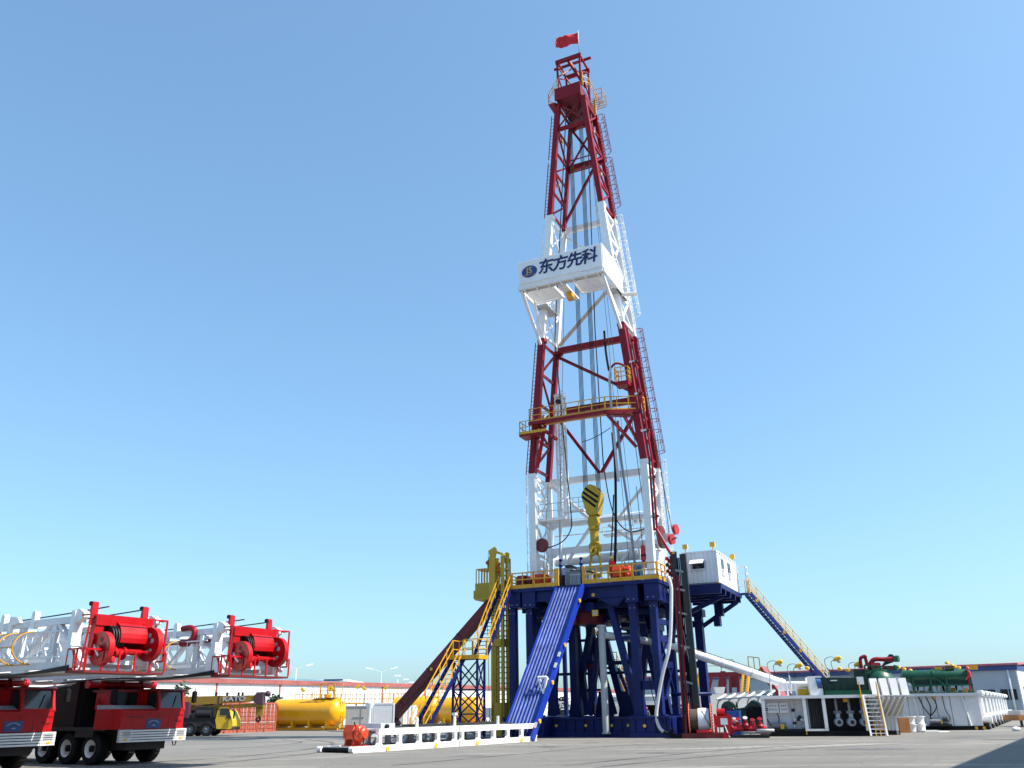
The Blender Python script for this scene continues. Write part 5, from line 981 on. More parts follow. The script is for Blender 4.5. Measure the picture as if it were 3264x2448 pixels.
# ================================================================== mud tanks and machinery at the right
MT = Frame(15.41, 56.79, R(-10.4))
def MTx(px, py, y=0.0):            # photo pixel on the plane y = const of the tank frame
    d = ray(px, py); vy = Vector((-math.sin(MT.yaw), math.cos(MT.yaw), 0)); tt = (y + MT.o.dot(vy)) / d.dot(vy); return MT.l(Vector((0, 0, CAMH)) + d * tt)
TW = mat('tank_white', (.74, .74, .74), .5, vary=.05, dirt=.28, dirtcol=(.42, .38, .33))
t = Thing('mud_tank', 'white open-fronted mud tank module with pump bays and control boxes inside', 'tank', (3, 1.5, 0), MT)
L1 = MTx(2795, 2340).x; xa, xb, xc = MTx(2574, 2330).x, MTx(2637, 2330).x, MTx(2768, 2330).x
t.part('base_skid', MB().bx(0, L1, .1, 3.2, .0, .3), BLACK)
t.part('roof_deck', MB().bx(-.05, L1 + .3, -.02, 3.3, 2.24, 2.32), TW); t.part('roof_edge', MB().bx(-.05, L1 + .3, -.06, -.02, 2.18, 2.36), TW)
for x in (.07, xa, xb, xc): t.part('frame_post', MB().bx(x - .1, x + .1, -.05, .12, .3, 2.2), TW)
t.part('frame_sill', MB().bx(xa + .1, xb - .1, -.04, .1, .3, .42), TW); t.part('back_wall', MB().bx(.1, xa, .85, .9, .3, 2.22), TW); t.part('back_wall', MB().bx(xa + .1, L1, 1.6, 1.65, .3, 2.22), STEEL); t.part('bulkhead', MB().bx(xa - .05, xa + .05, .12, 1.6, .3, 2.22), TW); t.part('bulkhead', MB().bx(xb - .04, xb + .04, .14, 1.6, .3, 2.22), STEEL)
for k in range(7): x = xa + .18 + k * .13; t.part('drape_strip', MB().bx(x, x + .1, .4 + .05 * (k % 2), .46 + .05 * (k % 2), .42, 2.15), LGREY if k < 1 else STEEL)
for (x0, x1, z0, z1) in ((.35, 1.05, 1.35, 1.95), (1.1, 1.62, 1.35, 1.95), (.18, .4, 1.42, 1.7)):
    b = t.part('control_box', MB().bx(x0, x1, .62, .84, z0, z1), PANELWHITE)
    for r_ in range(2):
        for c_ in range(3): x = x0 + (x1 - x0) * (.25 + .25 * c_); z = z0 + (z1 - z0) * (.35 + .35 * r_); t.part('switch', MB().rod((x, .6, z), (x, .62, z), .035, 8), STEEL, b)
for pts in ([(1.9, .7, 2.1), (1.9, .7, 1.1), (1.9, .6, .5)], [(1.85, .65, .95), (2.3, .6, .95), (2.5, .5, .9)]): t.part('pipework', MB().tube(pts, .06, 8), TW)
for (x, z) in ((1.9, 1.5), (1.9, .75), (2.15, .97), (2.25, 1.1)): t.part('valve', MB().rod((x - .1, .62, z), (x + .1, .62, z), .09, 10), STEEL)
t.part('drain_hose', MB().tube(spline([(2.45, .5, .92), (2.6, .5, .8), (2.75, .5, .45)]), .03, 6), BLACK); t.part('power_cable', MB().tube(spline([(.9, .6, 1.35), (1.0, .6, 1.0), (.85, .6, .6)]), .03, 6), BLACK)
p_ = t.part('pump', MB().rod((.5, .5, .62), (1.4, .5, .62), .17, 14), GREY); t.part('pump_plate', MB().bx(1.0, 1.22, .28, .33, .42, .72), LAMPY, p_); t.part('pump_base', MB().bx(.4, 2.6, .3, .7, .3, .42), STEEL, p_); t.part('suction', MB().rod((2.3, .5, .55), (2.75, .5, .55), .12, 12), LGREY, p_)
for k, px in enumerate((2674, 2716, 2757)):
    q = MTx(px, 2302, .5); m_ = t.part('motor', MB().lathe([(.05, 0), (.22, .02), (.26, .1), (.26, .6)], (q.x, .4, q.z), (0, 1, 0), 20), LGREY); t.part('fan_cover', MB().lathe([(.02, 0), (.12, .0), (.12, -.04), (.02, -.05)], (q.x, .4, q.z), (0, 1, 0), 14), STEEL, m_)
    t.part('terminal_box', MB().bx(q.x - .12, q.x + .12, .5, .7, q.z + .26, q.z + .5), LGREY, m_); v_ = t.part('riser_pipe', MB().rod((q.x + .05, 1.1, q.z + .4), (q.x + .05, 1.1, 2.15), .09, 10), LGREY); t.part('riser_tee', MB().rod((q.x - .15, 1.1, 1.35), (q.x + .3, 1.1, 1.35), .1, 10), LGREY, v_)
t.part('ceiling_lamp', MB().bx(xb + 1.25, xb + 1.5, .4, .6, 1.95, 2.15), RAIL); t.part('end_lamp', MB().bx(xa - .1, xa - .04, -.08, -.05, .1, .3), RAIL); t.part('hazard_stay', MB().bar((.25, .2, 1.0), (.4, .2, .6), .06), BLACK)
t.part('right_wall', corrugated(MB(), (L1, .1), (L1, 3.1), .3, 2.2, .06, .5), TW)
# steps up to the deck
t = Thing('tank_steps', 'white ladder-like steps with yellow handrails against the mud tank', 'steps', (7, -.6, 0), MT)
a0, a1 = MTx(2776, 2346, -.75), MTx(2828, 2346, -.75)
for q in (a0, a1): t.part('stringer', MB().bar((q.x, -.85, 0), (q.x, -.1, 2.32), .1, .14), WHITE)
for k in range(10): z = .14 + k * .235; t.part('tread', MB().bx(a0.x, a1.x, -.85 + z * .32, -.63 + z * .32, z, z + .05), WHITE)
for q in (a0 - Vector((.14, 0, 0)), a1 - Vector((.06, 0, 0))): t.part('handrail', MB().bar((q.x, -.8, .5), (q.x, -.2, 3.1), .05).bar((q.x, -.6, .9), (q.x, -.05, 2.35), .045).bar((q.x, -.2, 3.1), (q.x + .03, -.05, 2.3), .05), RAIL)
t = Thing('yellow_trestle', 'small yellow trestle standing behind the white steps', 'trestle', (7.2, -.2, 0), MT)
q0, q1 = MTx(2792, 2340, .1), MTx(2822, 2340, .1)
for x in (q0.x, (q0.x + q1.x) / 2, q1.x): t.part('leg', MB().bar((x, .0, .0), (x, .1, .85), .07), RAIL)
t.part('top_bar', MB().bx(q0.x, q1.x, .0, .12, .82, .9), RAIL); t.part('cross_bar', MB().bar((q0.x, .05, .3), (q1.x, .05, .75), .05), RAIL)
# white chute deck right of the steps
t = Thing('cuttings_chute_deck', 'white cantilevered chute deck with slanted ribs right of the steps', 'deck', (8.5, .5, 0), MT)
xe = MTx(2912, 2212).x; xs = L1 + .1
t.part('deck_plate', MB().bx(xs, xe, -.1, 3.0, 2.24, 2.32), TW)
for k in range(6):
    x = xs + .3 + k * (xe - xs - .5) / 6; t.part('slanted_rib', MB().bar((x, -.05, 2.22), (x - .35, 1.6, 1.15), .1, .18), TW)
t.part('chute_plate', MB().prism([(0, 2.2), (1.7, 2.2), (1.75, 1.1), (1.65, 1.1)], (xs, 0, 0), (0, 1, 0), (0, 0, 1), (1, 0, 0), xe - xs - .5), GREYW); t.part('ribbed_wall', corrugated(MB(), (xs, 1.7), (xs + 1.5, 1.7), .25, 1.3, .08, .22), WHITE); t.part('support', MB().bx(xs + 1.4, xs + 1.55, 1.6, 2.6, 0, 2.2), TW); t.part('base_skid', MB().bx(xs, xs + 1.6, 1.6, 3, 0, .25), BLACK)
for k in range(4):
    x = MTx(2770 + k * 31, 2180, .6).x; t.part('discharge_plate', MB().prism([(.0, 2.32), (.75, 2.32), (.85, 2.6), (.7, 3.25), (.35, 3.3)], (x, 0, 0), (0, 1, 0), (0, 0, 1), (1, 0, 0), .42), TW)
# second tank
B1 = P(2884, 2330, 66.8); B2 = P(3138, 2322, 65.0); MT2 = Frame(B1.x, B1.y, math.atan2(B2.y - B1.y, B2.x - B1.x)); L2 = (Vector((B2.x, B2.y)) - Vector((B1.x, B1.y))).length
t = Thing('mud_tank', 'long white closed mud tank on a black skid at the far right', 'tank', (L2 / 2, 1.5, 0), MT2)
t.part('base_skid', MB().bx(-.4, L2, .05, 3.3, 0, .28), BLACK)
for k in range(6): x0 = -.4 + (L2 + .4) * k / 6; x1 = -.4 + (L2 + .4) * (k + 1) / 6; t.part('front_panel', MB().bx(x0 + .02, x1 - .02, .12 + .01 * (k % 2), .2, .28, 2.3), TW)
t.part('deck', MB().bx(-.5, L2 + .1, -.05, 3.4, 2.36, 2.46), TW); t.part('deck_edge', MB().bx(-.5, L2 + .1, -.1, -.05, 2.3, 2.5), TW); t.part('end_wall', MB().bx(L2 - .1, L2, .2, 3.3, .28, 2.36), WHITE); t.part('back_wall', MB().bx(-.4, L2 - .1, 3.2, 3.3, .28, 2.36), TW)
for f in (.18, .8): t.part('drain_pipe', MB().tube([(L2 * f, .02, 2.3), (L2 * f + .12, .02, 1.2), (L2 * f + .25, .02, .3)], .06, 8), WHITE)
for f in (.25, .34, .42): t.part('hanging_hose', MB().tube(spline([(L2 * f, .0, 2.3), (L2 * f + .2, -.05, 1.6), (L2 * .36, -.1, .95)]), .035, 6), BLACK)
t.part('hanging_hose', MB().tube(spline([(L2 * .55, .0, 2.3), (L2 * .56, -.05, 1.4), (L2 * .6, -.05, .8), (L2 * .55, -.1, .5)]), .025, 6), BLACK)
p_ = t.part('transfer_pump', MB().rod((L2 * .34, -.25, .6), (L2 * .56, -.25, .55), .16, 14), GREY); t.part('pump_plate', MB().bx(L2 * .47, L2 * .49, -.45, -.4, .42, .7), LAMPY, p_); t.part('valve', MB().rod((L2 * .36, -.25, .6), (L2 * .36, -.25, .95), .08, 10), STEEL, p_); t.part('pump_base', MB().bx(L2 * .32, L2 * .6, -.5, -.02, .28, .42), STEEL, p_); t.part('motor', MB().rod((L2 * .5, -.25, .7), (L2 * .56, -.25, .7), .2, 12), STEEL, p_)
t.part('wall_lamp', MB().bx(L2 * .43, L2 * .46, .0, .1, 2.1, 2.3), LAMPY); t.part('skid_lamp', MB().rod((L2 - .5, -.02, .14), (L2 - .5, .04, .14), .11, 12), RAIL); t.part('skid_lamp', MB().rod((L2 + .0, -.02, .14), (L2 + .0, .04, .14), .11, 12), RAIL)
# row of tank ends with stand pipes receding to the right
e0 = P(3150, 2322, 66.0); e1_ = P(3222, 2288, 100.0); e0.z = e1_.z = 0
GEN = Frame(e0.x, e0.y, math.atan2(e1_.y - e0.y, e1_.x - e0.x)); Ln = (e1_ - e0).length
for k in range(9):
    x = Ln * k / 8.5; lb = 'nearest' if k == 0 else 'farthest' if k == 8 else ('second', 'third', 'fourth', 'fifth', 'sixth', 'seventh', 'eighth')[k - 1]
    t = Thing('generator_skid', 'white radiator-ended generator skid, %s in the row receding at the right' % lb, 'generator', (x, 0, 0), GEN, 'white generator skids in a row')
    t.part('skid', MB().bx(x, x + 3.0, -2.5 + 2.4, 2.5, 0.05, .4), BLACK)
    t.part('housing', MB().bx(x, x + 2.9, .35, 2.5, .4, 2.3), TW)
    t.part('exhaust_stack', MB().bx(x + .3, x + .75, .1, .34, .9, 2.15), WHITE); t.part('exhaust_stack', MB().bx(x + 1.5, x + 1.95, .1, .34, .9, 2.15), WHITE); t.part('round_head', MB().rod((x + .6, -.35, .75), (x + .6, .35, .75), .36, 16), WHITE); t.part('round_head', MB().rod((x + 1.9, -.2, .72), (x + 1.9, .35, .72), .3, 16), LGREY); t.part('silencer', MB().rod((x, .1, 2.5), (x + 2.6, .1, 2.5), .2, 12), WHITE); t.part('roof_edge', MB().bx(x, x + 2.9, .0, 2.5, 2.3, 2.42), TW)
    t.part('skid_wheel', MB().rod((x + .3, -.2, .2), (x + .3, -.1, .2), .16, 12), GREY)
# ---- green solids-control machinery on the tanks
t = Thing('shale_shaker', 'dark green shale shaker box on the mud tank deck', 'shaker', (4.5, 1.2, 2.32), MT)
q0, q1 = MTx(2622, 2200, .3), MTx(2762, 2200, .3)
t.part('tub', MB().prism([(q0.x + .05, 2.32), (q1.x, 2.32), (q1.x, 3.0), (q0.x + .15, 3.0)], (0, .25, 0), (1, 0, 0), (0, 0, 1), (0, 1, 0), 2.0), DGREEN); t.part('hopper', MB().prism([(q0.x - .25, 2.75), (q1.x - .1, 2.65), (q1.x - .1, 3.35), (q0.x - .35, 3.4)], (0, .35, 0), (1, 0, 0), (0, 0, 1), (0, 1, 0), 1.6), DGREEN); t.part('base_tray', MB().bx(q0.x + .1, q1.x + .2, .05, .25, 2.33, 2.62), GREEN)
for k in range(5): x = q0.x + .3 + k * .42; t.part('rib', MB().bx(x, x + .06, .2, .25, 2.62, 3.0), DGREEN)
t.part('control_box', MB().bx(q1.x - .5, q1.x - .12, .1, .3, 2.95, 3.4), PANELWHITE); t.part('box_foot', MB().bx(q1.x - .35, q1.x - .27, .2, .3, 2.4, 2.95), STEEL); t.part('name_plate', MB().bx(q0.x + .55, q0.x + .95, .32, .35, 3.18, 3.24), WHITE)
for k in range(3): x = q0.x - .55 + k * .25; t.part('spring_column', MB().rod((x, .5, 2.32), (x, .5, 2.85), .09, 10), WHITE if k % 2 else GREY)
t.part('blower', MB().rod((q0.x - .3, .5, 3.1), (q0.x - .05, .5, 3.1), .28, 16), mat('mid_blue', (0, 0, 0)))
t = Thing('vacuum_degasser', 'green domed degasser with crimson curved pipes on the mud tanks', 'degasser', (7, 2.5, 2.32), MT)
c0 = MTx(2800, 2150, 2.4)
t.part('vessel', MB().lathe([(.1, 1.35), (.5, 1.25), (.8, 1.0), (.95, .6), (.95, 0)], (c0.x, 2.4, 2.6), n=22), GREEN); t.part('tower_box', MB().bx(c0.x - 1.6, c0.x - .75, 1.9, 2.8, 3.0, 3.9), DGREEN); t.part('tower_leg', MB().bx(c0.x - 1.3, c0.x + .9, 2.0, 2.9, 2.3, 3.0), DGREEN)
g1 = MTx(2747, 2130, 2.4); g2 = MTx(2752, 2092, 2.4); g3 = MTx(2763, 2110, 2.4); h0 = MTx(2772, 2125, 2.4); h1 = MTx(2785, 2103, 2.4); h2 = MTx(2850, 2100, 2.4)
t.part('bend_pipe', MB().tube(spline([g1, (g1.x, 2.4, g2.z - .15), (g2.x + .1, 2.4, g2.z), (g3.x - .05, 2.4, g2.z - .1), (g3.x, 2.4, g3.z - .2)]), .11, 10), RED)
t.part('top_pipe', MB().tube(spline([h0 - Vector((0, 0, .3)), h0, h1, lerp(h1, h2, .5), h2]), .14, 12), RED); t.part('pipe_end', MB().rod(h2, h2 + Vector((.25, -.15, 0)), .2, 16), GREEN); t.part('low_pipe', MB().tube([MTx(2812, 2127, 2.4), MTx(2848, 2128, 2.4)], .11, 10), RED); t.part('pipe_end', MB().rod(MTx(2848, 2128, 2.4), MTx(2862, 2131, 2.3), .18, 14), GREEN)
t.part('head_block', MB().prism([(0, 0), (.75, .25), (.8, .7), (.6, .75)], MTx(2812, 2124, 2.6), (1, 0, 0), (0, 0, 1), (0, 1, 0), .4), DGREEN)
for k in range(4): q = MTx(2783 + k * 6, 2118, 2.2); t.part('manifold_rib', MB().rod(q, q + Vector((0, .5, -.1)), .13, 10), RED)
t.part('side_frame', railing(MB(), [MTx(2760, 2152, 1.9), MTx(2835, 2158, 1.9)], .6, .5, .05, 1), GREEN)
t = Thing('desander_unit', 'green horizontal cylinder unit on a green frame above the far tank', 'desander', (L2 * .45, 1.5, 2.5), MT2)
def M2(px, py, y): d = ray(px, py); vy = Vector((-math.sin(MT2.yaw), math.cos(MT2.yaw), 0)); tt = (y + MT2.o.dot(vy)) / d.dot(vy); return MT2.l(Vector((0, 0, CAMH)) + d * tt)
c0, c1 = M2(2882, 2158, 1.4), M2(3092, 2152, 1.4); zc = (c0.z + c1.z) / 2
t.part('cylinder', MB().lathe([(.1, -.25), (.42, -.1), (.44, 0), (.44, 1.9), (.5, 1.92), (.5, 2.05), (.46, 2.07)] + [(.46, c1.x - c0.x - .3), (.4, c1.x - c0.x)], (c0.x, 1.4, zc), (1, 0, 0), 24), GREEN); t.part('trough', MB().prism([(c0.x + .3, zc - .3), (c1.x, zc - .2), (c1.x, zc - .65), (c0.x + .6, zc - .75)], (0, 1.1, 0), (1, 0, 0), (0, 0, 1), (0, 1, 0), .7), DGREEN)
for f in (.12, .38, .62, .98): x = c0.x + (c1.x - c0.x) * f; t.part('frame_leg', MB().bar((x, .8, 2.46), (x, .8, zc - .1), .12), GREEN); t.part('frame_leg', MB().bar((x, 2.0, 2.46), (x, 2.0, zc - .1), .12), GREEN)
t.part('frame_rail', MB().bx(c0.x, c1.x, .74, .86, 2.48, 2.58), GREEN); t.part('frame_rail', MB().bx(c0.x + .4, c1.x, .74, .86, 3.0, 3.1), GREEN); t.part('frame_brace', MB().bar((c0.x - .3, .8, zc), (c0.x + .6, .8, 3.05), .1), GREEN); t.part('frame_brace', MB().bar((c0.x + 1.9, .8, zc), (c0.x + 2.6, .8, 3.1), .1), GREEN)
for k in range(8): x = c0.x + .8 + k * (c1.x - c0.x - 1) / 8; t.part('cone', MB().lathe([(.04, 0), (.11, .45)], (x, 1.4, zc - 1.05), n=10), LGREY if k % 2 else BLACK)
for (f, m_, w, h) in ((.1, WOODB, .3, .25), (.2, OCHRE, .35, .25), (.33, LGREY, .3, .4), (.5, PANELWHITE, .5, .5), (.57, BLACK, .2, .35), (.68, OCHRE, .3, .4), (.85, OCHRE, .35, .35)): x = c0.x + (c1.x - c0.x) * f; t.part('gear_box', MB().bx(x, x + w, 1.5, 1.9, 2.47, 2.47 + h), m_)
t.part('top_motor', MB().bx(c1.x - 1.6, c1.x - 1.0, 1.1, 1.7, zc + .44, zc + .7), mat('brown_motor', (.12, .08, .03), .6)); t.part('top_box', MB().bx(c1.x - .1, c1.x + .6, 1.2, 1.7, zc + .42, zc + .72), LAMPY); t.part('top_box', MB().bx(c0.x + 2.2, c0.x + 2.7, 1.2, 1.6, zc + .44, zc + .62), LAMPY)
q = M2(3098, 2200, 1.0)
person('worker in red coveralls standing at the right end of the green desander', (q.x, 1.0, 2.46), MT2, R(190), (.6, .02, .02), (.55, .02, .02), mat('helmet_red', (.6, .05, .04), .4), h=1.78)
# flow line end gear on the first tank
t = Thing('flow_splitter_box', 'white flow box and trough where the flow line ends on the mud tank', 'flow box', (1.8, 1.4, 2.32), MT)
q = MTx(2500, 2182, 2.0); x2 = MTx(2582, 2190, 1.2).x
t.part('trough_pipe', MB().tube([(q.x - .1, 1.9, q.z - .05), (q.x + .5, 1.7, 3.02), (x2 + .1, 1.4, 3.0)], .22, 14), WHITE); b0, b1 = MTx(2583, 2210, .4), MTx(2617, 2155, .4); t.part('tall_box', MB().bx(b0.x, b1.x, .35, 1.2, 2.32, b1.z), PANELWHITE)
t.part('splitter', MB().bx(q.x - .3, q.x + .2, 1.6, 2.2, 2.7, 3.15), WHITE); t.part('stand', railing(MB(), [(q.x - .45, 1.2, 2.32), (q.x + .6, 1.2, 2.32)], .75, .5, .05, 1), WHITE); t.part('yellow_bin', MB().bx(q.x + .7, q.x + 1.4, 1.0, 1.5, 2.32, 2.75), OCHRE); t.part('grey_bin', MB().bx(q.x + 1.5, q.x + 1.85, .9, 1.3, 2.32, 3.0), LGREY)
# ---- gooseneck deck lamps
def deck_lamp(label, fr, px, ytop, y, base_py, big=True, M_=None):
    b = M_(px, base_py, y); tp = M_(px - 6, ytop + 30, y); hd = M_(px + (22 if big else 2), ytop, y)
    t = Thing('deck_lamp', label, 'lamp', b, fr, 'yellow deck lamps on the mud tanks')
    tp.x = b.x; t.part('pole', MB().rod(b, tp, .05, 8), WHITE)
    if big:
        t.part('gooseneck', MB().tube(spline([tp, tp + Vector((-.06, 0, .5)), lerp(tp, hd, .6) + Vector((-.1, 0, .35)), hd]), .022, 6), GREY); t.part('cable', MB().tube(spline([tp + Vector((0, -.05, 0)), tp + Vector((.35, -.05, -.15)), tp + Vector((.3, -.05, .35)), hd]), .018, 6), BLACK)
        t.part('head', MB().lathe([(.05, -.26), (.13, -.1), (.155, .05), (.12, .22), (.04, .27)], hd, (.9, -.2, .38), 14), LAMPY); t.part('lens', MB().lathe([(.13, 0), (.1, .08), (.03, .1)], hd + Vector((.08, -.06, -.14)), (.3, -.3, -.8), 12), GREYW)
    else: t.part('head', MB().lathe([(.05, -.1), (.15, 0), (.15, .06), (.05, .16)], hd, (0, -.7, .6), 14), LAMPY)
    return t
for i, (px, yt, bpy_, big, lb) in enumerate(((2460, 2112, 2216, True, 'left of the flow box'), (2523, 2122, 2210, True, 'over the flow box'), (2646, 2100, 2210, True, 'in front of the green shaker'), (2712, 2117, 2150, True, 'beside the degasser tower'), (2571, 2131, 2185, False, 'behind the cabin stairway foot'))):
    deck_lamp('yellow gooseneck deck lamp %s' % lb, MT, px, yt, .5 if i < 3 else 2.6, bpy_, big, MTx)
for i, (px, yt, M_, fr, y, lb) in enumerate(((2675, 2133, MTx, MT, 3.1, 'left one of the pair above the green shaker'), (2700, 2137, MTx, MT, 3.1, 'right one of the pair above the green shaker'), (2862, 2128, M2, MT2, 3.0, 'beside the degasser pipe ends'), (2880, 2134, M2, MT2, 3.0, 'above the left end of the desander'),
        (3016, 2114, M2, MT2, 3.2, 'tallest above the desander'), (3032, 2122, M2, MT2, 4.5, 'second above the desander'), (3042, 2126, M2, MT2, 6.0, 'third above the desander'), (3055, 2129, M2, MT2, 8.0, 'fourth above the desander'), (2900, 2138, M2, MT2, 4.5, 'low behind the desander drum'))):
    deck_lamp('round yellow deck lamp, %s' % lb, fr, px, yt, y, 2185, False, M_)
# ---- boxes and drums on the ground
q0, q1 = P(2869, 2332, 61.0), P(2913, 2331, 61.0)
single('brown_crate', MB().bx(q0.x, q1.x - .2, 61, 61.8, 0, .92), WOODB, 'brown cardboard crate on the ground beside white drums', 'crate', (q0.x, 61, 0))
for k, (px, lb) in enumerate(((2907, 'left of the pair beside the brown crate'), (2934, 'right of the pair beside the brown crate'))):
    q = P(px, 2325, 62.2); q.z = 0; t = Thing('white_drum', 'white stacked plastic drum, %s' % lb, 'drum', q, WORLD, 'white drums')
    for z in (0, .5): t.part('barrel', MB().lathe([(.3, 0), (.34, .06), (.31, .16), (.33, .3), (.36, .42), (.4, .46), (.4, .5)], q + Vector((0, 0, z)), n=20), WHITE)
t = Thing('white_sheet_scrap', 'white scrap sheet and hose lying on the concrete by the drums', 'sheet', P(2960, 2330, 61.5)); q = P(2948, 2330, 61.5); q.z = 0; t.part('sheet', MB().bx(q.x, q.x + 1.0, q.y, q.y + .5, .01, .12), WHITE); t.part('loose_hose', MB().tube(spline([q + Vector((.9, .2, .05)), q + Vector((1.6, 0, .03)), P(2992, 2333, 60.5) * 1.0]), .03, 6), WHITE)
# ---- rope reel, manifold and engine between rig and tanks
RF = Frame(*PZ(2180, 2354).xy, R(-14))
def RFx(px, py, y): d = ray(px, py); vy = Vector((-math.sin(RF.yaw), math.cos(RF.yaw), 0)); tt = (y + RF.o.dot(vy)) / d.dot(vy); return RF.l(Vector((0, 0, CAMH)) + d * tt)
t = Thing('wire_rope_reel', 'orange-rimmed rope reel wrapped in white sheeting on a red powered stand', 'reel', (1.3, .6, 0), RF)
RC = Vector((0, .75, .98)); ra = RFx(2199, 2300, .75).x; rb = RFx(2268, 2300, .75).x
for x in (ra, rb):
    f = t.part('reel_flange', MB().lathe([(.3, -.03), (.95, -.03), (.98, 0), (.95, .03), (.3, .03)], (x, .75, 1.0), (1, 0, 0), 36), mat('reel_orange', (.62, .11, .04), .5)); mb = MB()
    for k in range(30): a = k * 2 * math.pi / 30; c = Vector((x + .03, .75 + .86 * math.cos(a), 1.0 + .86 * math.sin(a))); mb.rod(c - Vector((.09, 0, 0)), c + Vector((.03, 0, 0)), .05, 6)
    t.part('rim_lugs', mb, BLACK, f, stuff=True)
xm = lerp((ra, 0, 0), (rb, 0, 0), .38).x
t.part('rope_layer', MB().lathe([(.5, 0)] + [(.64 + .012 * (k % 2), .02 + k * .03) for k in range(int((xm - ra) / .03))], (ra + .04, .75, 1.0), (1, 0, 0), 30), mat('old_rope', (.07, .06, .045), .8)); t.part('sheet_wrap', MB().lathe([(.6, 0), (.68, .04), (.71, .3), (.69, .55), (.66, rb - xm - .1)], (xm, .75, 1.0), (1, 0, 0), 30), mat('white_sheeting', (.72, .73, .78), .6, bump=.5, scale=2)); t.part('tie_strap', MB().tube([(xm + .75, .75 - .7, .6), (xm + .5, .75 - .72, 1.1), (xm + .3, .75 - .5, 1.55)], .02, 5), BLACK)
xr = RFx(2325, 2340, 0).x
t.part('stand_base', MB().bx(-.1, xr, .0, 1.5, 0, .28), MATS['old_red']); t.part('stand_post', MB().prism([(.1, .28), (1.4, .28), (.95, 1.35), (.6, 1.35)], (ra - .3, 0, 0), (0, 1, 0), (0, 0, 1), (1, 0, 0), .14), MATS['old_red']); t.part('stand_post', MB().prism([(.1, .28), (1.4, .28), (.95, 1.35), (.6, 1.35)], (rb + .15, 0, 0), (0, 1, 0), (0, 0, 1), (1, 0, 0), .14), TRED)
t.part('drive_box', MB().bx(rb + .3, rb + .95, .3, 1.1, .6, 1.25), TRED); t.part('drive_motor', MB().rod((rb + .35, .6, 1.45), (rb + .85, .6, 1.45), .2, 14), TRED); t.part('chain_guard', MB().prism([(0, .3), (.3, .2), (.5, 1.25), (.2, 1.35)], (rb + .75, .2, 0), (1, 0, 0), (0, 0, 1), (0, 1, 0), .12), TRED); t.part('control_box', MB().bx(rb + .55, rb + .95, .05, .25, .75, 1.1), PANELWHITE); t.part('control_stalk', MB().tube([(rb + .75, .1, .75), (rb + .9, -.05, .3), (rb + 1.0, -.08, .05)], .04, 6), GREYW); t.part('cross_shaft', MB().rod((ra + .4, -.05, .38), (rb - .05, -.05, .42), .1, 10), MATS['signal_red']); t.part('foot_block', MB().bx(xr - .4, xr, -.1, .3, 0, .3), TRED)
t = Thing('choke_manifold', 'red choke manifold with valves and handwheels on the ground right of the reel', 'manifold', (3.6, .9, 0), RF)
for k in range(5):
    x = xr + .15 + k * .42; v_ = t.part('valve_body', MB().lathe([(.12, 0), (.22, .1), (.24, .3), (.15, .42), (.15, .55)], (x, .9 + .15 * (k % 2), .3 + .05 * (k % 3)), n=12), MATS['signal_red'] if k % 2 else RED); t.part('stem', MB().rod((x, .9, .8), (x, .9, 1.0 + .06 * (k % 3)), .03, 6), GREY, v_); t.part('handwheel', MB().lathe([(.13, 0), (.15, .02), (.13, .04)], (x, .85, .98 + .06 * (k % 3)), (0, -.5, .6), 14), GREYW if k == 2 else RED, v_)
t.part('run_pipe', MB().rod((xr, .9, .5), (xr + 2.2, .9, .5), .14, 12), MATS['signal_red']); t.part('elbow', MB().rod((xr + .1, .3, .42), (xr + .1, .9, .5), .22, 14), RED); t.part('skid', MB().bx(xr, xr + 2.3, .4, 1.4, .02, .16), STEEL); t.part('low_pipe', MB().rod((xr + .8, .3, .3), (xr + 2.4, .3, .3), .07, 10), GREY); t.part('low_pipe', MB().rod((xr + 1.6, .2, .42), (xr + 2.6, .2, .42), .08, 10), GREYW)
t = Thing('blue_fuel_box', 'bright blue box tank behind the choke manifold', 'box', (3.0, 2.2, 0), RF)
q0, q1 = RFx(2318, 2300, 2.2), RFx(2360, 2265, 2.2); t.part('body', MB().bx(q0.x, q1.x, 2.2, 3.2, .1, q1.z), mat('sky_blue_box', (.02, .10, .38), .4)); t.part('corner', MB().bx(q1.x - .12, q1.x + .03, 2.14, 2.2, .0, q1.z), mat('pale_blue', (.05, .28, .6), .4)); t.part('cap', MB().rod((q0.x + .4, 2.6, q1.z), (q0.x + .4, 2.6, q1.z + .15), .1, 10), STEEL); t.part('rag', MB().ell((q1.x - .45, 2.1, .95), .22, .12, .18), GREYW)
t = Thing('chain_drive_engine', 'large dark green engine casing with a curved guard behind the manifold', 'engine', (4.5, 4.0, 0), RF)
q0 = RFx(2305, 2245, 4.0).x; q1 = RFx(2432, 2245, 4.0).x; qm = RFx(2395, 2232, 4.0)
prof = [(q0 + .3, .2), (q1, .2)] + [(qm.x + (q1 - qm.x) * math.cos(a), 1.5 + (qm.z - 1.5) * math.sin(a)) for a in [math.pi / 2 * k / 6 for k in range(7)]] + [(q0 + 1.3, 1.7), (q0 + .3, 1.55)]
t.part('casing', MB().prism(prof, (0, 3.6, 0), (1, 0, 0), (0, 0, 1), (0, 1, 0), 1.0), DGREEN); t.part('drum_end', MB().lathe([(.1, 0), (.45, .02), (.5, .1), (.5, .6)], (q0 + .35, 3.2, 1.6), (0, 1, 0), 20), DGREEN); t.part('drum_end', MB().lathe([(.05, 0), (.22, .02), (.22, .1)], (q0 + .35, 3.1, 1.6), (0, 1, 0), 14), STEEL)
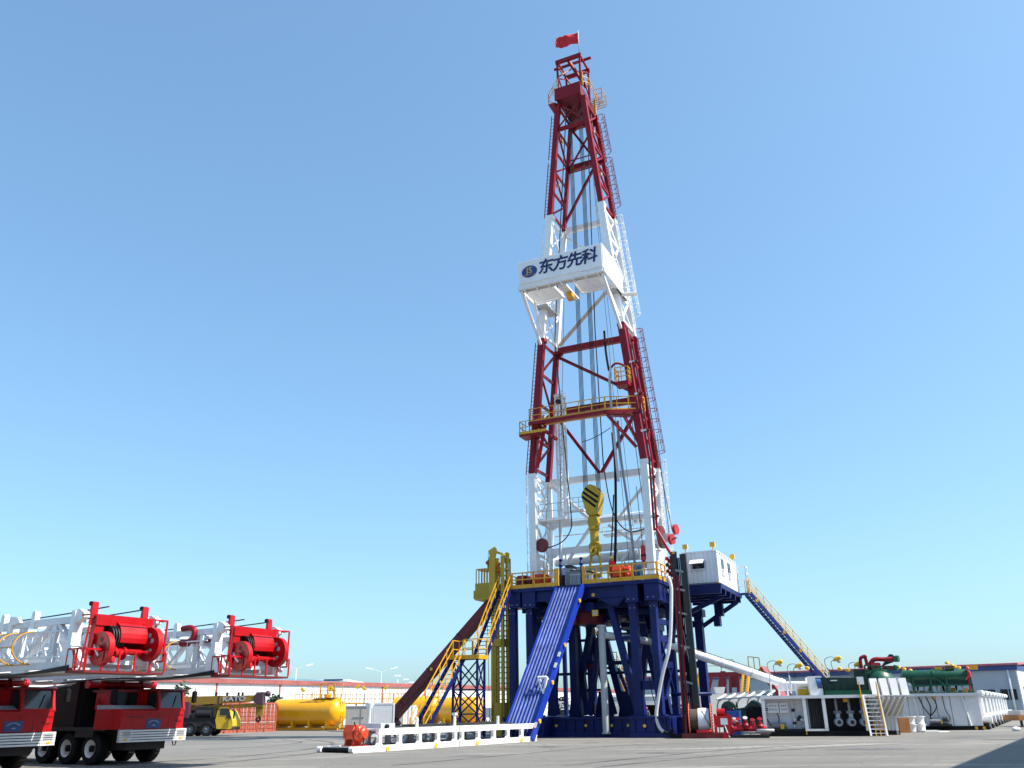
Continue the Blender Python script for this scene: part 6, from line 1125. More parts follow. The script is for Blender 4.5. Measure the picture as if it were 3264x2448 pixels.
t.part('access_cover', MB().prism([(qm.x - .7, 1.0), (qm.x + .5, 1.0), (qm.x + .55, 1.7), (qm.x - .1, 1.75), (qm.x - .6, 1.5)], (0, 3.57, 0), (1, 0, 0), (0, 0, 1), (0, 1, 0), .03), BLACK); t.part('guard_tube', MB().tube(spline([(qm.x + .1, 3.5, qm.z), (q1 - .2, 3.5, 1.9), (q1, 3.5, 1.4), (q1 + .05, 3.5, .4)]), .06, 8), mat('pale_green', (.12, .30, .22), .45)); t.part('front_hood', MB().bx(q0 - .1, q0 + 1.4, 3.3, 3.6, .2, 1.5), DGREEN)
for k in range(4): t.part('exhaust_stub', MB().rod((q0 + .1 + k * .25, 4.2, 1.7), (q0 + .1 + k * .25, 4.2, 2.05), .06, 8), STEEL)
t = Thing('shelter_frame', 'white open shelter frame with arched posts over the green engine', 'shelter', (4.5, 6.5, 0), RF)
q0 = RFx(2285, 2230, 6.5); q1 = RFx(2445, 2218, 6.5)
t.part('roof_rail', MB().bar((q0.x, 6.5, q0.z), (q1.x, 6.2, q1.z), .12, .1), WHITE); t.part('roof_rail', MB().bar((q0.x + .6, 8.5, q0.z + .35), (q1.x + .6, 8.2, q1.z + .4), .12, .1), WHITE)
for k in range(6):
    x = q0.x + (q1.x - q0.x) * k / 5; z = q0.z + (q1.z - q0.z) * k / 5; t.part('rafter', MB().bar((x, 6.4, z), (x + .6, 8.5, z + .36), .09), WHITE); t.part('arch_post', MB().tube([(x, 6.5, 0), (x, 6.5, z - .35), (x + .1, 6.5, z - .1), (x + .3, 6.5, z)], .05, 6), LGREY)
t = Thing('white_parts_tray', 'small white tray bin on top of the white shelter behind the rig', 'bin', RF.w((4.0, 9, 2.6))); q = P(2285, 2212, 70); t.part('bin', MB().prism([(0, 0), (.55, 0), (.7, .5), (-.1, .5)], q, (1, 0, 0), (0, 0, 1), (0, 1, 0), .5), WHITE); t.part('stand', MB().bx(q.x - 1.5, q.x + 3.4, q.y, q.y + 2, 0, q.z - .02), TW)
# ================================================================== yard, tanks, crane and buildings behind
# ---- yellow tanks
def fuel_tank(label, px0, px1, pyc, Y, dia, yaw=RIG.yaw, extra=True, seed=0):
    c1 = P(px1, pyc, Y); f = Frame(c1.x, c1.y, yaw); d = ray(px0, pyc)   # right end centre; length from the left pixel
    vy = Vector((-math.sin(yaw), math.cos(yaw), 0)); tt = f.o.dot(vy) / d.dot(vy); L_ = -f.l(Vector((0, 0, CAMH)) + d * tt).x
    t = Thing('fuel_tank', label, 'tank', (-L_ / 2, 0, 0), f, 'yellow fuel tanks'); r = dia / 2; zc = r + .38
    t.part('shell', MB().lathe([(.05, -L_ - r * .42), (r * .5, -L_ - r * .36), (r * .85, -L_ - r * .18), (r, -L_), (r, 0), (r * .97, .15), (r * .85, r * .32), (r * .6, r * .48), (r * .3, r * .56), (.03, r * .58)], (0, 0, zc), (1, 0, 0), 40, False), TANKY)
    t.part('skid_rail', MB().bx(-L_ - .3, .9, -r * .75, -r * .6, .05, .25), TANKY); t.part('skid_rail', MB().bx(-L_ - .3, .9, r * .6, r * .75, .05, .25), TANKY); t.part('end_beam', MB().bx(-.6, 1.3, -r * .9, -r * .75, .2, .38), TANKY)
    for k in range(4): x = -L_ + .5 + k * (L_ - .9) / 3; t.part('saddle', MB().bx(x - .1, x + .1, -r * .7, r * .7, .2, zc - r * .55), TANKY); t.part('saddle_web', MB().bx(x - .12, x + .12, -r * .86, -r * .76, .2, zc - r * .3), TANKY)
    ld = t.part('end_ladder', ladder(MB(), (r * .62, -r * .05, .3), (r * .5, -r * .05, zc + r * .7), .4, (0, 1, 0), .025, .3), OCHRE)
    t.part('ladder_top', MB().bar((r * .5, -.2, zc + r * .7), (0, -.2, zc + r + .1), .05).bar((r * .5, .2, zc + r * .7), (0, .2, zc + r + .1), .05), RAIL, ld)
    if extra:
        h = t.part('manhole', MB().lathe([(.35, 0), (.35, .3), (.45, .32), (.45, .4), (.1, .45)], (-1.2, 0, zc + r - .05), n=18), TANKY); t.part('valve', MB().rod((-1.2, 0, zc + r + .4), (-1.2, 0, zc + r + .7), .1, 10), OCHRE, h)
        t.part('top_platform', MB().bx(-2.6, .1, -r * .5, r * .5, zc + r + .02, zc + r + .08), RAIL); t.part('top_rail', railing(MB(), [(-2.6, -r * .5, zc + r + .08), (.1, -r * .5, zc + r + .08)], 1.3, .9, .03), RAIL); t.part('top_rail', railing(MB(), [(-2.6, r * .5, zc + r + .08), (.1, r * .5, zc + r + .08)], 1.3, .9, .03), RAIL)
    RT = mat('tank_stencil', (.62, .05, .03), .6)
    t.part('stencil_panel', MB().bx(-L_ + .1, -L_ + .9, -r - .012, -r * .98, zc + .2, zc + .75), RT) if not seed else t.text('stencil', '严禁\n烟火', (r * .5, .55, zc), .32, RT, ex=(-.2, 1, 0), ey=(0, 0, 1))
    t.part('drain_lug', MB().rod((-.5, -r * .8, .12), (-.5, -r * .9, .12), .1, 10), LAMPY)
    return t
fuel_tank('yellow fuel tank nearest the orange containers, with its end ladder in view', 890, 1072, 2279, 91, 2.62)
fuel_tank('yellow fuel tank partly behind the maroon escape slide', 1268, 1385, 2272, 93, 2.75, extra=False, seed=1)
fuel_tank('yellow fuel tank behind the blue stair tower', 1420, 1520, 2270, 90, 2.6, extra=False, seed=1)
t = Thing('walkway_railing', 'long yellow walkway railing behind the yellow fuel tanks', 'railing', P(1100, 2300, 104))
pa, pb_ = P(930, 2245, 104), P(1300, 2243, 104)
t.part('walk_deck', MB().bar(pa, pb_, .8, .1), RAIL)
for k in range(8): a = lerp(pa, pb_, k / 8); b = lerp(pa, pb_, (k + 1) / 8); t.part('rail_panel', railing(MB(), [a, b], 1.1, .6, .03, 1, .12), RAIL)
t.part('rear_rail', railing(MB(), [pa + Vector((0, 1.5, 0)), pb_ + Vector((0, 1.5, 0))], 1.1, .45, .035, 1), RAIL); t.part('stair_frame', railing(MB(), [P(1240, 2243, 102), P(1290, 2243, 102)], 1.6, .5, .03, 2), RAIL); t.part('stair_box', MB().bx(P(1260, 2250, 102).x, P(1296, 2250, 102).x, 101.5, 102, P(0, 2262, 102).z - .1, P(1260, 2243, 102).z), RAIL)
for k in range(10): q = lerp(pa, pb_, k / 9); t.part('support_post', MB().bx(q.x - .08, q.x + .08, q.y - .1, q.y + .1, 0, q.z), OCHRE)
for i, (px, py, lb) in enumerate(((965, 2200, 'small and leftmost'), (1050, 2194, 'above the tank ladder'), (1062, 2199, 'just right of the one above the tank ladder'), (1137, 2190, 'biggest'), (1160, 2195, 'right of the biggest'), (1228, 2193, 'rightmost'))):
    q = P(px, py, 104); t = Thing('walkway_lamp', 'yellow floodlight on the tank walkway, %s' % lb, 'lamp', (q.x, q.y, q.z - 2), WORLD, 'yellow floodlights on the tank walkway')
    t.part('head', MB().prism([(-.35, -.1), (.05, -.22), (.35, .15), (.1, .3)], q, (1 if i % 2 else -1, 0, 0), (0, 0, 1), (0, 1, 0), .4), LAMPY); t.part('pole', MB().rod((q.x, q.y + .2, q.z - 2.2), (q.x, q.y + .2, q.z), .04, 6), GREYW)
# ---- pale containers and ribbed bin between the tanks
q0, q1 = P(1120, 2318, 84), P(1176, 2252, 84)
t = Thing('beige_container', 'pale beige cabin container right of the first yellow tank', 'container', ((q0.x + q1.x) / 2, 84, 0)); t.part('body', MB().bx(q0.x - .6, q1.x + 3.2, 84, 87, .1, q1.z), mat('beige_panel', (.46, .42, .38), .6)); t.part('door_line', MB().bx(q0.x + .8, q0.x + .84, 83.97, 84, .2, q1.z - .1), GREY); t.part('handle', MB().bx(q0.x + .1, q0.x + 1.1, 83.96, 84, 1.2, 1.25), GREY); t.part('roof_edge', MB().bx(q0.x - .65, q1.x + 3.25, 83.95, 87, q1.z, q1.z + .08), GREYW)
q0, q1 = P(1183, 2320, 62), P(1258, 2240, 62)
t = Thing('ribbed_panel_rack', 'white upright rack of vertical bars standing behind the catwalk', 'rack', ((q0.x + q1.x) / 2, 62, 0))
t.part('frame', MB().bx(q0.x, q1.x, 62, 62.12, q1.z - .1, q1.z).bx(q0.x, q1.x, 62, 62.12, .1, .25).bx(q1.x - .1, q1.x, 62, 62.12, .25, q1.z - .1).bx(q0.x, q0.x + .1, 62, 62.12, .25, q1.z - .1), WHITE)
for k in range(13): x = q0.x + .14 + k * (q1.x - q0.x - .3) / 13; t.part('bar', MB().bx(x, x + .105, 62.02, 62.1, .25, q1.z - .1), WHITE)
t.part('back_sheet', MB().bx(q0.x + .05, q1.x - .05, 62.5, 62.55, .2, q1.z - .15), GREY)
q = P(1178, 2240, 61); single('mushroom_post', MB().lathe([(.14, 0), (.14, q.z - .4), (.3, q.z - .1), (.3, q.z)], (q.x, 61, 0), n=16), WHITE, 'white post with a flared head beside the ribbed rack', 'post', (q.x, 61, 0))
t = Thing('white_container', 'plain white container between the rack and the second yellow tank', 'container', P(1270, 2300, 86)); q0, q1 = P(1255, 2318, 86), P(1300, 2250, 86); t.part('body', corrugated(MB(), (q0.x, 86), (q1.x + .6, 86), .1, q1.z, .05, .3), WHITE); t.part('roof', MB().bx(q0.x, q1.x + .6, 86, 89, q1.z, q1.z + .06), WHITE); t.part('side', MB().bx(q1.x + .55, q1.x + .6, 86.02, 89, .1, q1.z), WHITE)
q = P(1303, 2232, 101); person('person in orange clothing on the walkway beside the escape slide', (q.x, q.y, q.z - .8), WORLD, R(-90), (.7, .12, .03), (.1, .08, .08), mat('helmet_dark', (.12, .06, .05), .5))
# ---- orange shipping containers
for k, (px0, px1, lb) in enumerate(((690, 752, 'mostly hidden behind the yellow crane cab'), (757, 815, 'left of the two with doors in full view'), (818, 876, 'right of the two with doors in full view, beside the yellow tank'))):
    yw = RIG.yaw + math.pi / 2; a = P(px0, 2339, 83.0 + k * 2.3); f = Frame(a.x, a.y, yw); d = ray(px1, 2339); vy = Vector((-math.sin(yw), math.cos(yw), 0)); w = f.l(Vector((0, 0, CAMH)) + d * (f.o.dot(vy) / d.dot(vy))).x; h = 2.6
    t = Thing('shipping_container', 'orange-red shipping container, %s' % lb, 'container', (w / 2, 1, 0), f, 'orange-red shipping containers')
    t.part('body', MB().bx(0, w, .1, 6, .12, h), RUST); t.part('frame', MB().bx(-.03, .1, -.02, .1, 0, h + .05).bx(w - .1, w + .03, -.02, .1, 0, h + .05).bx(.1, w - .1, -.02, .1, h - .12, h + .05).bx(.1, w - .1, -.02, .1, 0, .16), RUST)
    for j in range(2):
        x0 = .1 + j * (w - .2) / 2; x1 = x0 + (w - .2) / 2 - .02; dr = t.part('door', MB().bx(x0, x1, .02, .1, .16, h - .12), RUST)
        for r_ in range(6): z = .3 + r_ * .37; t.part('door_rib', MB().bx(x0 + .06, x1 - .06, -.02, .02, z, z + .2), RUST, dr)
        for u in (.3, .72): x = x0 + (x1 - x0) * u; t.part('lock_rod', MB().rod((x, -.05, .1), (x, -.05, h - .08), .025, 6), GREYW, dr)
        t.part('lock_handle', MB().bx(x0 + .15, x1 - .15, -.07, -.04, .85, .9), GREYW, dr)
    t.part('corner_casting', MB().bx(w * .3, w * .38, -.03, .0, .0, .1), BLACK)
# ---- truck crane
CR = Frame(0, 75.0, 0)
def K(px, py, dy=0.0): q = P(px, py, 75.0 + dy); return Vector((q.x, dy, q.z))
t = Thing('truck_crane', 'yellow truck crane with its telescopic boom lowered forward over the cab', 'crane', (K(670, 2345).x, 0, 0), CR)
CY = mat('crane_yellow', (.62, .38, .012), .45, dirt=.4, dirtcol=(.25, .14, .02)); CO = mat('crane_ochre', (.30, .17, .012), .5, dirt=.4, dirtcol=(.12, .07, .01)); CP = mat('crane_plum', (.075, .03, .05), .5)
bl, br = K(560, 2235), K(818, 2226)
bm_ = t.part('boom', MB().prism([(bl.x, K(560, 2251).z), (K(790, 2240).x, K(790, 2238).z), (K(818, 2230).x, K(818, 2233).z), (K(818, 2216).x, K(818, 2216).z), (bl.x, K(560, 2221).z)], (0, -.4, 0), (1, 0, 0), (0, 0, 1), (0, 1, 0), .8), CO)
t.part('boom_seam', MB().bx(K(700, 0).x - .06 if False else K(702, 2240).x - .05, K(702, 2240).x + .05, -.43, .43, K(702, 2247).z, K(702, 2217).z), CP, bm_); t.part('inner_boom', MB().bar(K(560, 2260) + Vector((0, 0, 0)), K(840, 2247), .5, .3), CO)
t.part('boom_head', MB().prism([(K(814, 0 + 2230).x, K(814, 2240).z), (K(842, 2246).x, K(842, 2246).z), (K(842, 2207).x, K(842, 2207).z), (K(824, 2207).x, K(824, 2207).z), (K(814, 2218).x, K(814, 2218).z)], (0, -.45, 0), (1, 0, 0), (0, 0, 1), (0, 1, 0), .9), CP)
t.text('boom_lettering', 'KATO', tuple(K(751, 2228) + Vector((0, -.43, 0))), .5, LGREY, parent=bm_, offset=.012, sx=1.4); t.part('lettering_panel', MB().bx(K(733, 2228).x, K(769, 2228).x, -.415, -.4, K(750, 2235).z, K(750, 2222).z), CP, bm_)
for px in (689, 724, 760, 773): q = K(px, 2218); t.part('boom_guide', MB().bx(q.x - .07, q.x + .07, -.1, .1, q.z - .05, q.z + .28), STEEL, bm_)
t.part('boom_rope', MB().tube([K(560, 2218), K(700, 2211), K(845, 2206)], .02, 5), STEEL, bm_); t.part('overload_ball', MB().ell(K(854, 2211), .25, .25, .25, 12, 8), CP); t.part('ball_arm', MB().bar(K(842, 2209), K(862, 2210), .06), STEEL); t.part('hook_rope', MB().rod(K(828, 2246), K(827, 2260), .03, 5), STEEL)
hk = t.part('hook_block', MB().prism([(-.35, .6), (.35, .6), (.3, -.2), (.1, -.6), (-.1, -.6), (-.3, -.2)], K(826, 2266), (1, 0, 0), (0, 0, 1), (0, 1, 0), .35), CO); t.part('hook', MB().tube(spline([K(825, 2282), K(829, 2290), K(824, 2299), K(817, 2295), K(818, 2288)]), .08, 8), BLACK, hk)
t.part('chassis', MB().bx(K(560, 2300).x, K(698, 2300).x, -1.1, 1.1, .75, 1.25), TFR); t.part('chassis', MB().bx(K(690, 2300).x, K(755, 2300).x, -1.0, 1.0, .45, .8), TFR); t.part('deck', MB().bx(K(560, 2300).x, K(700, 2300).x, -1.15, 1.15, 1.25, 1.4), BLACK); t.part('engine', MB().bx(K(630, 2280).x, K(690, 2280).x, -.8, .8, 1.4, 2.2), STEEL); t.part('slew_body', MB().bx(K(590, 2280).x, K(612, 2280).x, -1.0, 1.0, 1.4, 2.6), CP); t.part('tank', MB().rod((K(640, 2280).x, -.9, 1.7), (K(685, 2280).x, -.9, 1.7), .28, 14), STEEL); t.part('lift_cylinder', MB().rod((K(600, 2280).x, 0, 1.8), (K(720, 2250).x, 0, 2.9), .14, 12), CP)
for px in (620, 672, 540):
    for y in (-1.0, 1.0): q = K(px, 2325); w_ = t.part('wheel', MB().lathe([(.28, -.2), (.5, -.2), (.54, -.14), (.54, .14), (.5, .2), (.28, .2), (.28, -.2)], (q.x, y, .54), (0, 1, 0), 26, False), BLACK); t.part('rim', MB().lathe([(.3, -.16), (.27, -.1), (.14, -.06), (.1, -.16), (.02, -.17)], (q.x, y, .54), (0, 1, 0), 18, False), GREY, w_)
q0, q1 = K(699, 2325), K(760, 2264); cw_ = q1.x - q0.x
cabp = [(q0.x + .15, .55), (q1.x - .15, .5), (q1.x + .02, .75), (q1.x - .05, 1.2), (q1.x - .35, q1.z - .1), (q1.x - .5, q1.z), (q0.x + .1, q1.z), (q0.x - .02, 1.2)]
cb = t.part('cab', MB().prism(cabp, (0, -1.2, 0), (1, 0, 0), (0, 0, 1), (0, 1, 0), 2.2), CY); t.part('side_window', MB().bx(q0.x + .3, q0.x + .95, -1.22, -1.2, 1.55, 2.1), GLASS, cb); t.part('window_frame', MB().bx(q0.x + .25, q0.x + 1.0, -1.215, -1.2, 1.5, 2.16), CY, cb); t.part('front_window', MB().prism([(q1.x - .55, 1.35), (q1.x - .15, 1.3), (q1.x - .38, 2.05), (q1.x - .55, 2.1)], (0, -1.23, 0), (1, 0, 0), (0, 0, 1), (0, 1, 0), .03), GLASS, cb); t.part('door_line', MB().bx(q0.x + 1.05, q0.x + 1.07, -1.21, -1.2, .6, 1.3), STEEL, cb); t.part('roof_strip', MB().bx(q0.x + .1, q1.x - .5, -1.2, 1, q1.z, q1.z + .08), RUST, cb); t.part('mirror', MB().bar((q1.x + .1, -1.4, 1.3), (q1.x + .12, -1.4, 1.9), .1), BLACK, cb); t.part('bumper', MB().bx(q0.x - .3, q0.x + .1, -1.2, 1, .6, .9), TFR)
# ---- white warehouse with red coping
wa, wb_ = Vector((-36.1, 108.5, 0)), Vector((-30.7, 117.1, 0)); wd = (wb_ - wa); step = wd.length; WF = Frame(wa.x, wa.y, math.atan2(wd.y, wd.x))
t = Thing('warehouse', 'long white panelled warehouse wall with red posts and a red coping', 'building', (30, 0, 0), WF)
x0, x1, H_ = -6 * step, 19 * step, 5.65
t.part('core', MB().bx(x0, x1, .15, 40, 0, H_ - .5), PANELWHITE)
COP = mat('coping_red', (.34, .10, .09), .6, dirt=.3)
for k in range(-6, 19):
    cpp = t.part('coping', MB().bx(k * step + .02, (k + 1) * step, -.25, .5, H_ - .55, H_), COP)
    t.part('post', MB().bx(k * step - .12, k * step + .12, -.06, .15, 0, H_ - .55), COP)
    for j in range(4):
        a = k * step + .12 + j * (step - .24) / 4; b = a + (step - .24) / 4 - .05; t.part('wall_panel', MB().bx(a, b, .0, .14, 0, H_ - .56), PANELWHITE)
single('far_shed', MB().bx(-75, -38, 190, 230, 0, 7.4).prism([(0, 0), (26, 0), (13, 1.0)], (-64, 190, 7.4), (1, 0, 0), (0, 0, 1), (0, 1, 0), 40), mat('shed_pale', (.62, .66, .70), .6), 'pale low shed roofs beyond the white warehouse at left', 'building', (-56, 200, 0))
t = Thing('far_hall', 'white hall with a pale blue roof edge beyond the warehouse', 'building', P(930, 2265, 240)); q0, q1 = P(690, 2155, 240), P(1110, 2155, 240)
t.part('wall', MB().bx(q0.x, q1.x, 240, 300, 0, P(900, 2168, 240).z), PANELWHITE); t.part('roof', MB().prism([(0, 0), (q1.x - q0.x, -1.2), (q1.x - q0.x, -.9), ((q1.x - q0.x) * .45, .2)], (q0.x, 239, P(900, 2168, 240).z + .4), (1, 0, 0), (0, 0, 1), (0, 1, 0), 60), mat('roof_cyan', (.35, .62, .72), .5)); t.part('sign', MB().bx(P(1032, 0 + 2165, 238).x, P(1092, 2165, 238).x, 238, 238.6, P(1050, 2170, 238).z, P(1050, 2165, 238).z), NAVY)
# ---- street lamps
def street_lamp(label, px, ptop, Y, arm=True, h=0):
    q = P(px, ptop, Y); t = Thing('street_lamp', label, 'street lamp', (q.x, q.y, 0), WORLD, 'street lamps behind the warehouse')
    t.part('pole', MB().rod((q.x, q.y, 0), (q.x, q.y, q.z), .13, 8, .07), GREYW)
    if arm:
        for s_ in (-1, 1): a = t.part('arm', MB().tube([q, q + Vector((s_ * 1.0, 0, .25)), q + Vector((s_ * 1.9, 0, .55))], .05, 6), GREYW); t.part('lamp_head', MB().bar(q + Vector((s_ * 1.8, 0, .5)), q + Vector((s_ * 2.9, 0, .75)), .35, .16), WHITE, a)
    else: t.part('lamp_head', MB().bx(q.x - .5, q.x + .5, q.y - .2, q.y + .2, q.z, q.z + .18), WHITE)
street_lamp('double-armed street lamp above the first yellow tank', 945, 2131, 165); street_lamp('double-armed street lamp above the beige container', 1216, 2141, 165)
street_lamp('thin plain pole with no arms behind the warehouse', 1268, 2155, 175, False); street_lamp('short T-headed lamp left of the escape slide', 1294, 2167, 185, False); street_lamp('small lamp pole closest to the escape slide', 1312, 2176, 200, False); street_lamp('distant double-armed lamp seen under the drill floor', 1990, 2178, 210)
# ---- right-hand hall
ha, hb = Vector((32, 146, 0)), Vector((66.2, 118.6, 0)); hd = hb - ha; HF = Frame(ha.x, ha.y, math.atan2(hd.y, hd.x)); HL = hd.length
t = Thing('workshop_hall', 'white workshop hall with blue fascia and pink roof edge at the right', 'building', (HL / 2, 5, 0), HF)
HW = mat('hall_wall', (.36, .40, .44), .6, vary=.05, scale=.4); HB = mat('fascia_blue', (.03, .06, .19), .5); HP = mat('roof_pink', (.46, .12, .15), .6)
t.part('wall', MB().bx(-18, HL, 0, 24, 0, 5.9), HW); t.part('fascia', MB().bx(-18.2, HL + .3, -.3, 24.3, 5.9, 6.5), HB); t.part('roof', MB().prism([(-.5, 0), (12, .5), (24.5, 0), (24.5, .25), (12, .75), (-.5, .25)], (-18.4, 0, 6.5), (0, 1, 0), (0, 0, 1), (1, 0, 0), HL + 18.9), HP); t.part('end_wall', MB().bx(HL, HL + .15, .02, 23.9, .9, 5.9), WHITE); t.part('plinth', MB().bx(HL - 6, HL + .2, -.1, 24, 0, .9), STEEL); t.part('downpipe', MB().rod((HL - .9, -.15, .2), (HL - .9, -.15, 5.9), .14, 8), WHITE)
for k in range(22): x = -12 + k * 2.55; w_ = t.part('window', MB().bx(x, x + 1.9, -.06, .0, 2.2, 3.5), GLASS); t.part('mullion', MB().bx(x + .9, x + 1.0, -.1, -.06, 2.2, 3.5), HW, w_)
for k in range(5): t.part('end_window', MB().bx(HL + .15, HL + .2, 2.0 + k * 4.2, 3.4 + k * 4.2, 2.2, 3.8), GLASS)
for k in range(30): t.part('roof_seam', MB().bx(-18 + k * 2.1, -17.9 + k * 2.1, -.55, -.5, 6.5, 6.78), HP)
t = Thing('grey_hall', 'grey hall with pink roof and a dark window at the far right edge', 'building', P(3300, 2260, 150)); q0, q1 = P(3208, 2262, 150), P(3300, 2150, 150)
t.part('wall', MB().bx(q0.x, q0.x + 60, 150, 180, 0, q1.z), HW); t.part('roof', MB().bx(q0.x - .5, q0.x + 61, 149.5, 181, q1.z, q1.z + .6), HP); w0, w1 = P(3222, 2207, 149.8), P(3250, 2186, 149.8); t.part('window', MB().bx(w0.x, w1.x, 149.8, 150, w0.z, w1.z), GLASS)
t = Thing('parked_trailer', 'dark flatbed trailer with pale load at the right frame edge', 'trailer', P(3260, 2290, 70)); q0 = P(3245, 2275, 72); t.part('bed', MB().bx(q0.x, q0.x + 7, 72, 74.4, q0.z - .5, q0.z - .1), WOODB); t.part('load', MB().bx(q0.x + .3, q0.x + 6, 72.2, 74, q0.z - .1, q0.z + .25), GREYW); t.part('support', MB().bx(q0.x + .2, q0.x + .35, 72.2, 72.35, 0, q0.z - .5), STEEL); t.part('wheel', MB().rod((q0.x + 1.2, 72, .45), (q0.x + 1.2, 72.3, .45), .45, 18), BLACK)
single('gatehouse', MB().bx(P(1990, 0, 240).x if False else 20, 36, 150, 158, 0, 2.9).bx(24.5, 27, 150.5, 156, 2.9, 7.0).bx(24.2, 27.3, 150.2, 156.3, 7.0, 7.5), mat('gate_grey', (.40, .47, .50), .6), 'small grey gatehouse with teal roof slab seen right of the white hose', 'building', (26, 152, 0))
# ---- dark red rig base standing behind
DR = Frame(P(2330, 2260, 98).x, 98, R(-18))
def D(px, py, y=0.0): d = ray(px, py); vy = Vector((-math.sin(DR.yaw), math.cos(DR.yaw), 0)); tt = (y + DR.o.dot(vy)) / d.dot(vy); return DR.l(Vector((0, 0, CAMH)) + d * tt)
t = Thing('red_rig_base', 'dark red rig substructure with yellow stairs parked behind the flow line', 'rig base', (0, 1, 0), DR)
MR = mat('dark_red_steel', (.24, .012, .022), .5, dirt=.3, dirtcol=(.1, .01, .012)); ztop = D(2320, 2142).z
xl, xr_ = D(2252, 2142).x, D(2388, 2142).x
t.part('top_deck', MB().bx(xl, xr_, 0, 2, ztop - .5, ztop), MR); t.part('deck_head', MB().bx(D(2296, 2140).x, D(2312, 2140).x, -.1, .5, ztop - 1.3, ztop + .1), MR)
for (a, b) in (((2270, 2150), (2253, 2180)), ((2297, 2160), (2282, 2200)), ((2302, 2165), (2303, 2215)), ((2310, 2168), (2314, 2215)), ((2382, 2172), (2400, 2215)), ((2328, 2160), (2330, 2215)), ((2352, 2160), (2356, 2215))): t.part('leg', MB().bar(D(*a), D(b[0], b[1] + 60), .3, .3), MR)
t.part('web_plate', MB().bx(D(2324, 2150).x, D(2352, 2150).x, .1, .5, ztop - 1.6, ztop), MR)
for k in range(4): t.part('lacing', MB().bar(D(2303, 2175 + 12 * k), D(2312, 2187 + 12 * k), .12), MR)
t.part('deck_rail', railing(MB(), [D(2252, 2141), D(2300, 2141), D(2340, 2139)], 1.2, 1.4, .035), RAIL); t.part('deck_rail', railing(MB(), [D(2388, 2136), D(2424, 2140)], 1.4, .5, .05, 0), RAIL)
for px in (2367, 2383): t.part('yellow_stair_stringer', MB().bar(D(px + 4, 2140, -.3), D(px - 3, 2225, -2.2), .2, .45), RAIL)
for k in range(9): t.part('stair_tread', MB().bar(lerp(D(2371, 2145, -.35), D(2366, 2222, -2.1), k / 9), lerp(D(2387, 2145, -.35), D(2380, 2222, -2.1), k / 9), .25, .06), MR)
t.part('yellow_side_stair', MB().bar(D(2236, 2130, .5), D(2215, 2205, -.5), .2, .4), RAIL); t.part('slide_trough', MB().bar(D(2430, 2130, .5), D(2500, 2230, -1), .9, .6), MR); t.part('slide_rail', MB().bar(D(2432, 2120, .5), D(2452, 2145, .2), .06), GREYW)
# ---- things seen between the substructure legs
t = Thing('pipe_truss', 'white lattice truss lying behind the substructure legs', 'truss', P(1790, 2290, 88)); za, zb2 = P(1740, 2238, 88), P(1832, 2238, 88); zl = P(1740, 2255, 88).z
for z in (za.z, zl): t.part('chord', MB().bar((za.x, 88, z), (zb2.x, 88, z), .1), WHITE)
for k in range(8): x = za.x + (zb2.x - za.x) * k / 8; x2 = za.x + (zb2.x - za.x) * (k + 1) / 8; t.part('web', MB().bar((x, 88, zl if k % 2 else za.z), (x2, 88, za.z if k % 2 else zl), .07).bar((x, 88, zl), (x, 88, za.z), .06), WHITE)
for x in (za.x + .4, zb2.x - .4): t.part('trestle', MB().bar((x, 88, zl), (x - .4, 88, 0), .1).bar((x, 88, zl), (x + .4, 88, 0), .1), WHITE)
t = Thing('white_pickup', 'white pickup front seen between the dark legs', 'car', P(1812, 2290, 92)); q = P(1812, 2292, 92)
t.part('body', MB().bx(q.x - 1.0, q.x + 1.0, 92, 96, .4, 1.1), WHITE); t.part('cab', MB().prism([(-.95, 1.1), (.95, 1.1), (.75, 1.75), (-.75, 1.75)], (q.x, 92.8, 0), (1, 0, 0), (0, 0, 1), (0, 1, 0), 1.8), WHITE); t.part('windscreen', MB().bx(q.x - .75, q.x + .75, 92.76, 92.8, 1.2, 1.65), GLASS); t.part('grille', MB().bx(q.x - .6, q.x + .6, 91.96, 92, .6, .85), BLACK); t.part('bumper', MB().bx(q.x - 1.0, q.x + 1.0, 91.9, 92, .4, .55), LGREY)
for x in (-.85, .85): t.part('wheel', MB().rod((q.x + x - .1, 92.8, .35), (q.x + x + .1, 92.8, .35), .35, 16), BLACK)
t = Thing('pale_machine_cover', 'pale rounded machine cover behind the grey bell pipe', 'machine', P(1910, 2290, 84)); q0 = P(1890, 2292, 84); t.part('cover', MB().prism([(0, 0), (3.2, 0), (3.2, 1.9), (2.2, 1.8), (1.0, 1.1), (.1, .4)], (q0.x, 84, .1), (1, 0, 0), (0, 0, 1), (0, 1, 0), 2), LGREY); t.part('base', MB().bx(q0.x - .2, q0.x + 3.4, 84, 86, 0, .15), STEEL)
t = Thing('open_shed', 'grey flat-roofed open shed with dark interior behind the substructure', 'shed', P(2060, 2290, 96)); q0, q1 = P(1935, 2222, 96), P(2200, 2217, 96); zb3 = P(2000, 2247, 96).z
t.part('fascia', MB().bx(q0.x, q1.x, 96, 96.3, zb3, q0.z), LGREY); t.part('roof', MB().bx(q0.x - .1, q1.x + .1, 95.9, 106, q0.z, q0.z + .2), WHITE); t.part('back_wall', MB().bx(q0.x, q1.x, 105, 105.3, 0, zb3), STEEL); t.part('side_wall', MB().bx(q0.x, q0.x + .3, 96.3, 105, 0, q0.z), LGREY); t.part('far_wall', MB().bx(q1.x - .3, q1.x, 96.3, 105, 0, q0.z), LGREY)
for px in (1950, 2052, 2156): x = P(px, 2270, 96).x; t.part('post', MB().bx(x - .15, x + .15, 96.05, 96.3, 0, zb3), LGREY)
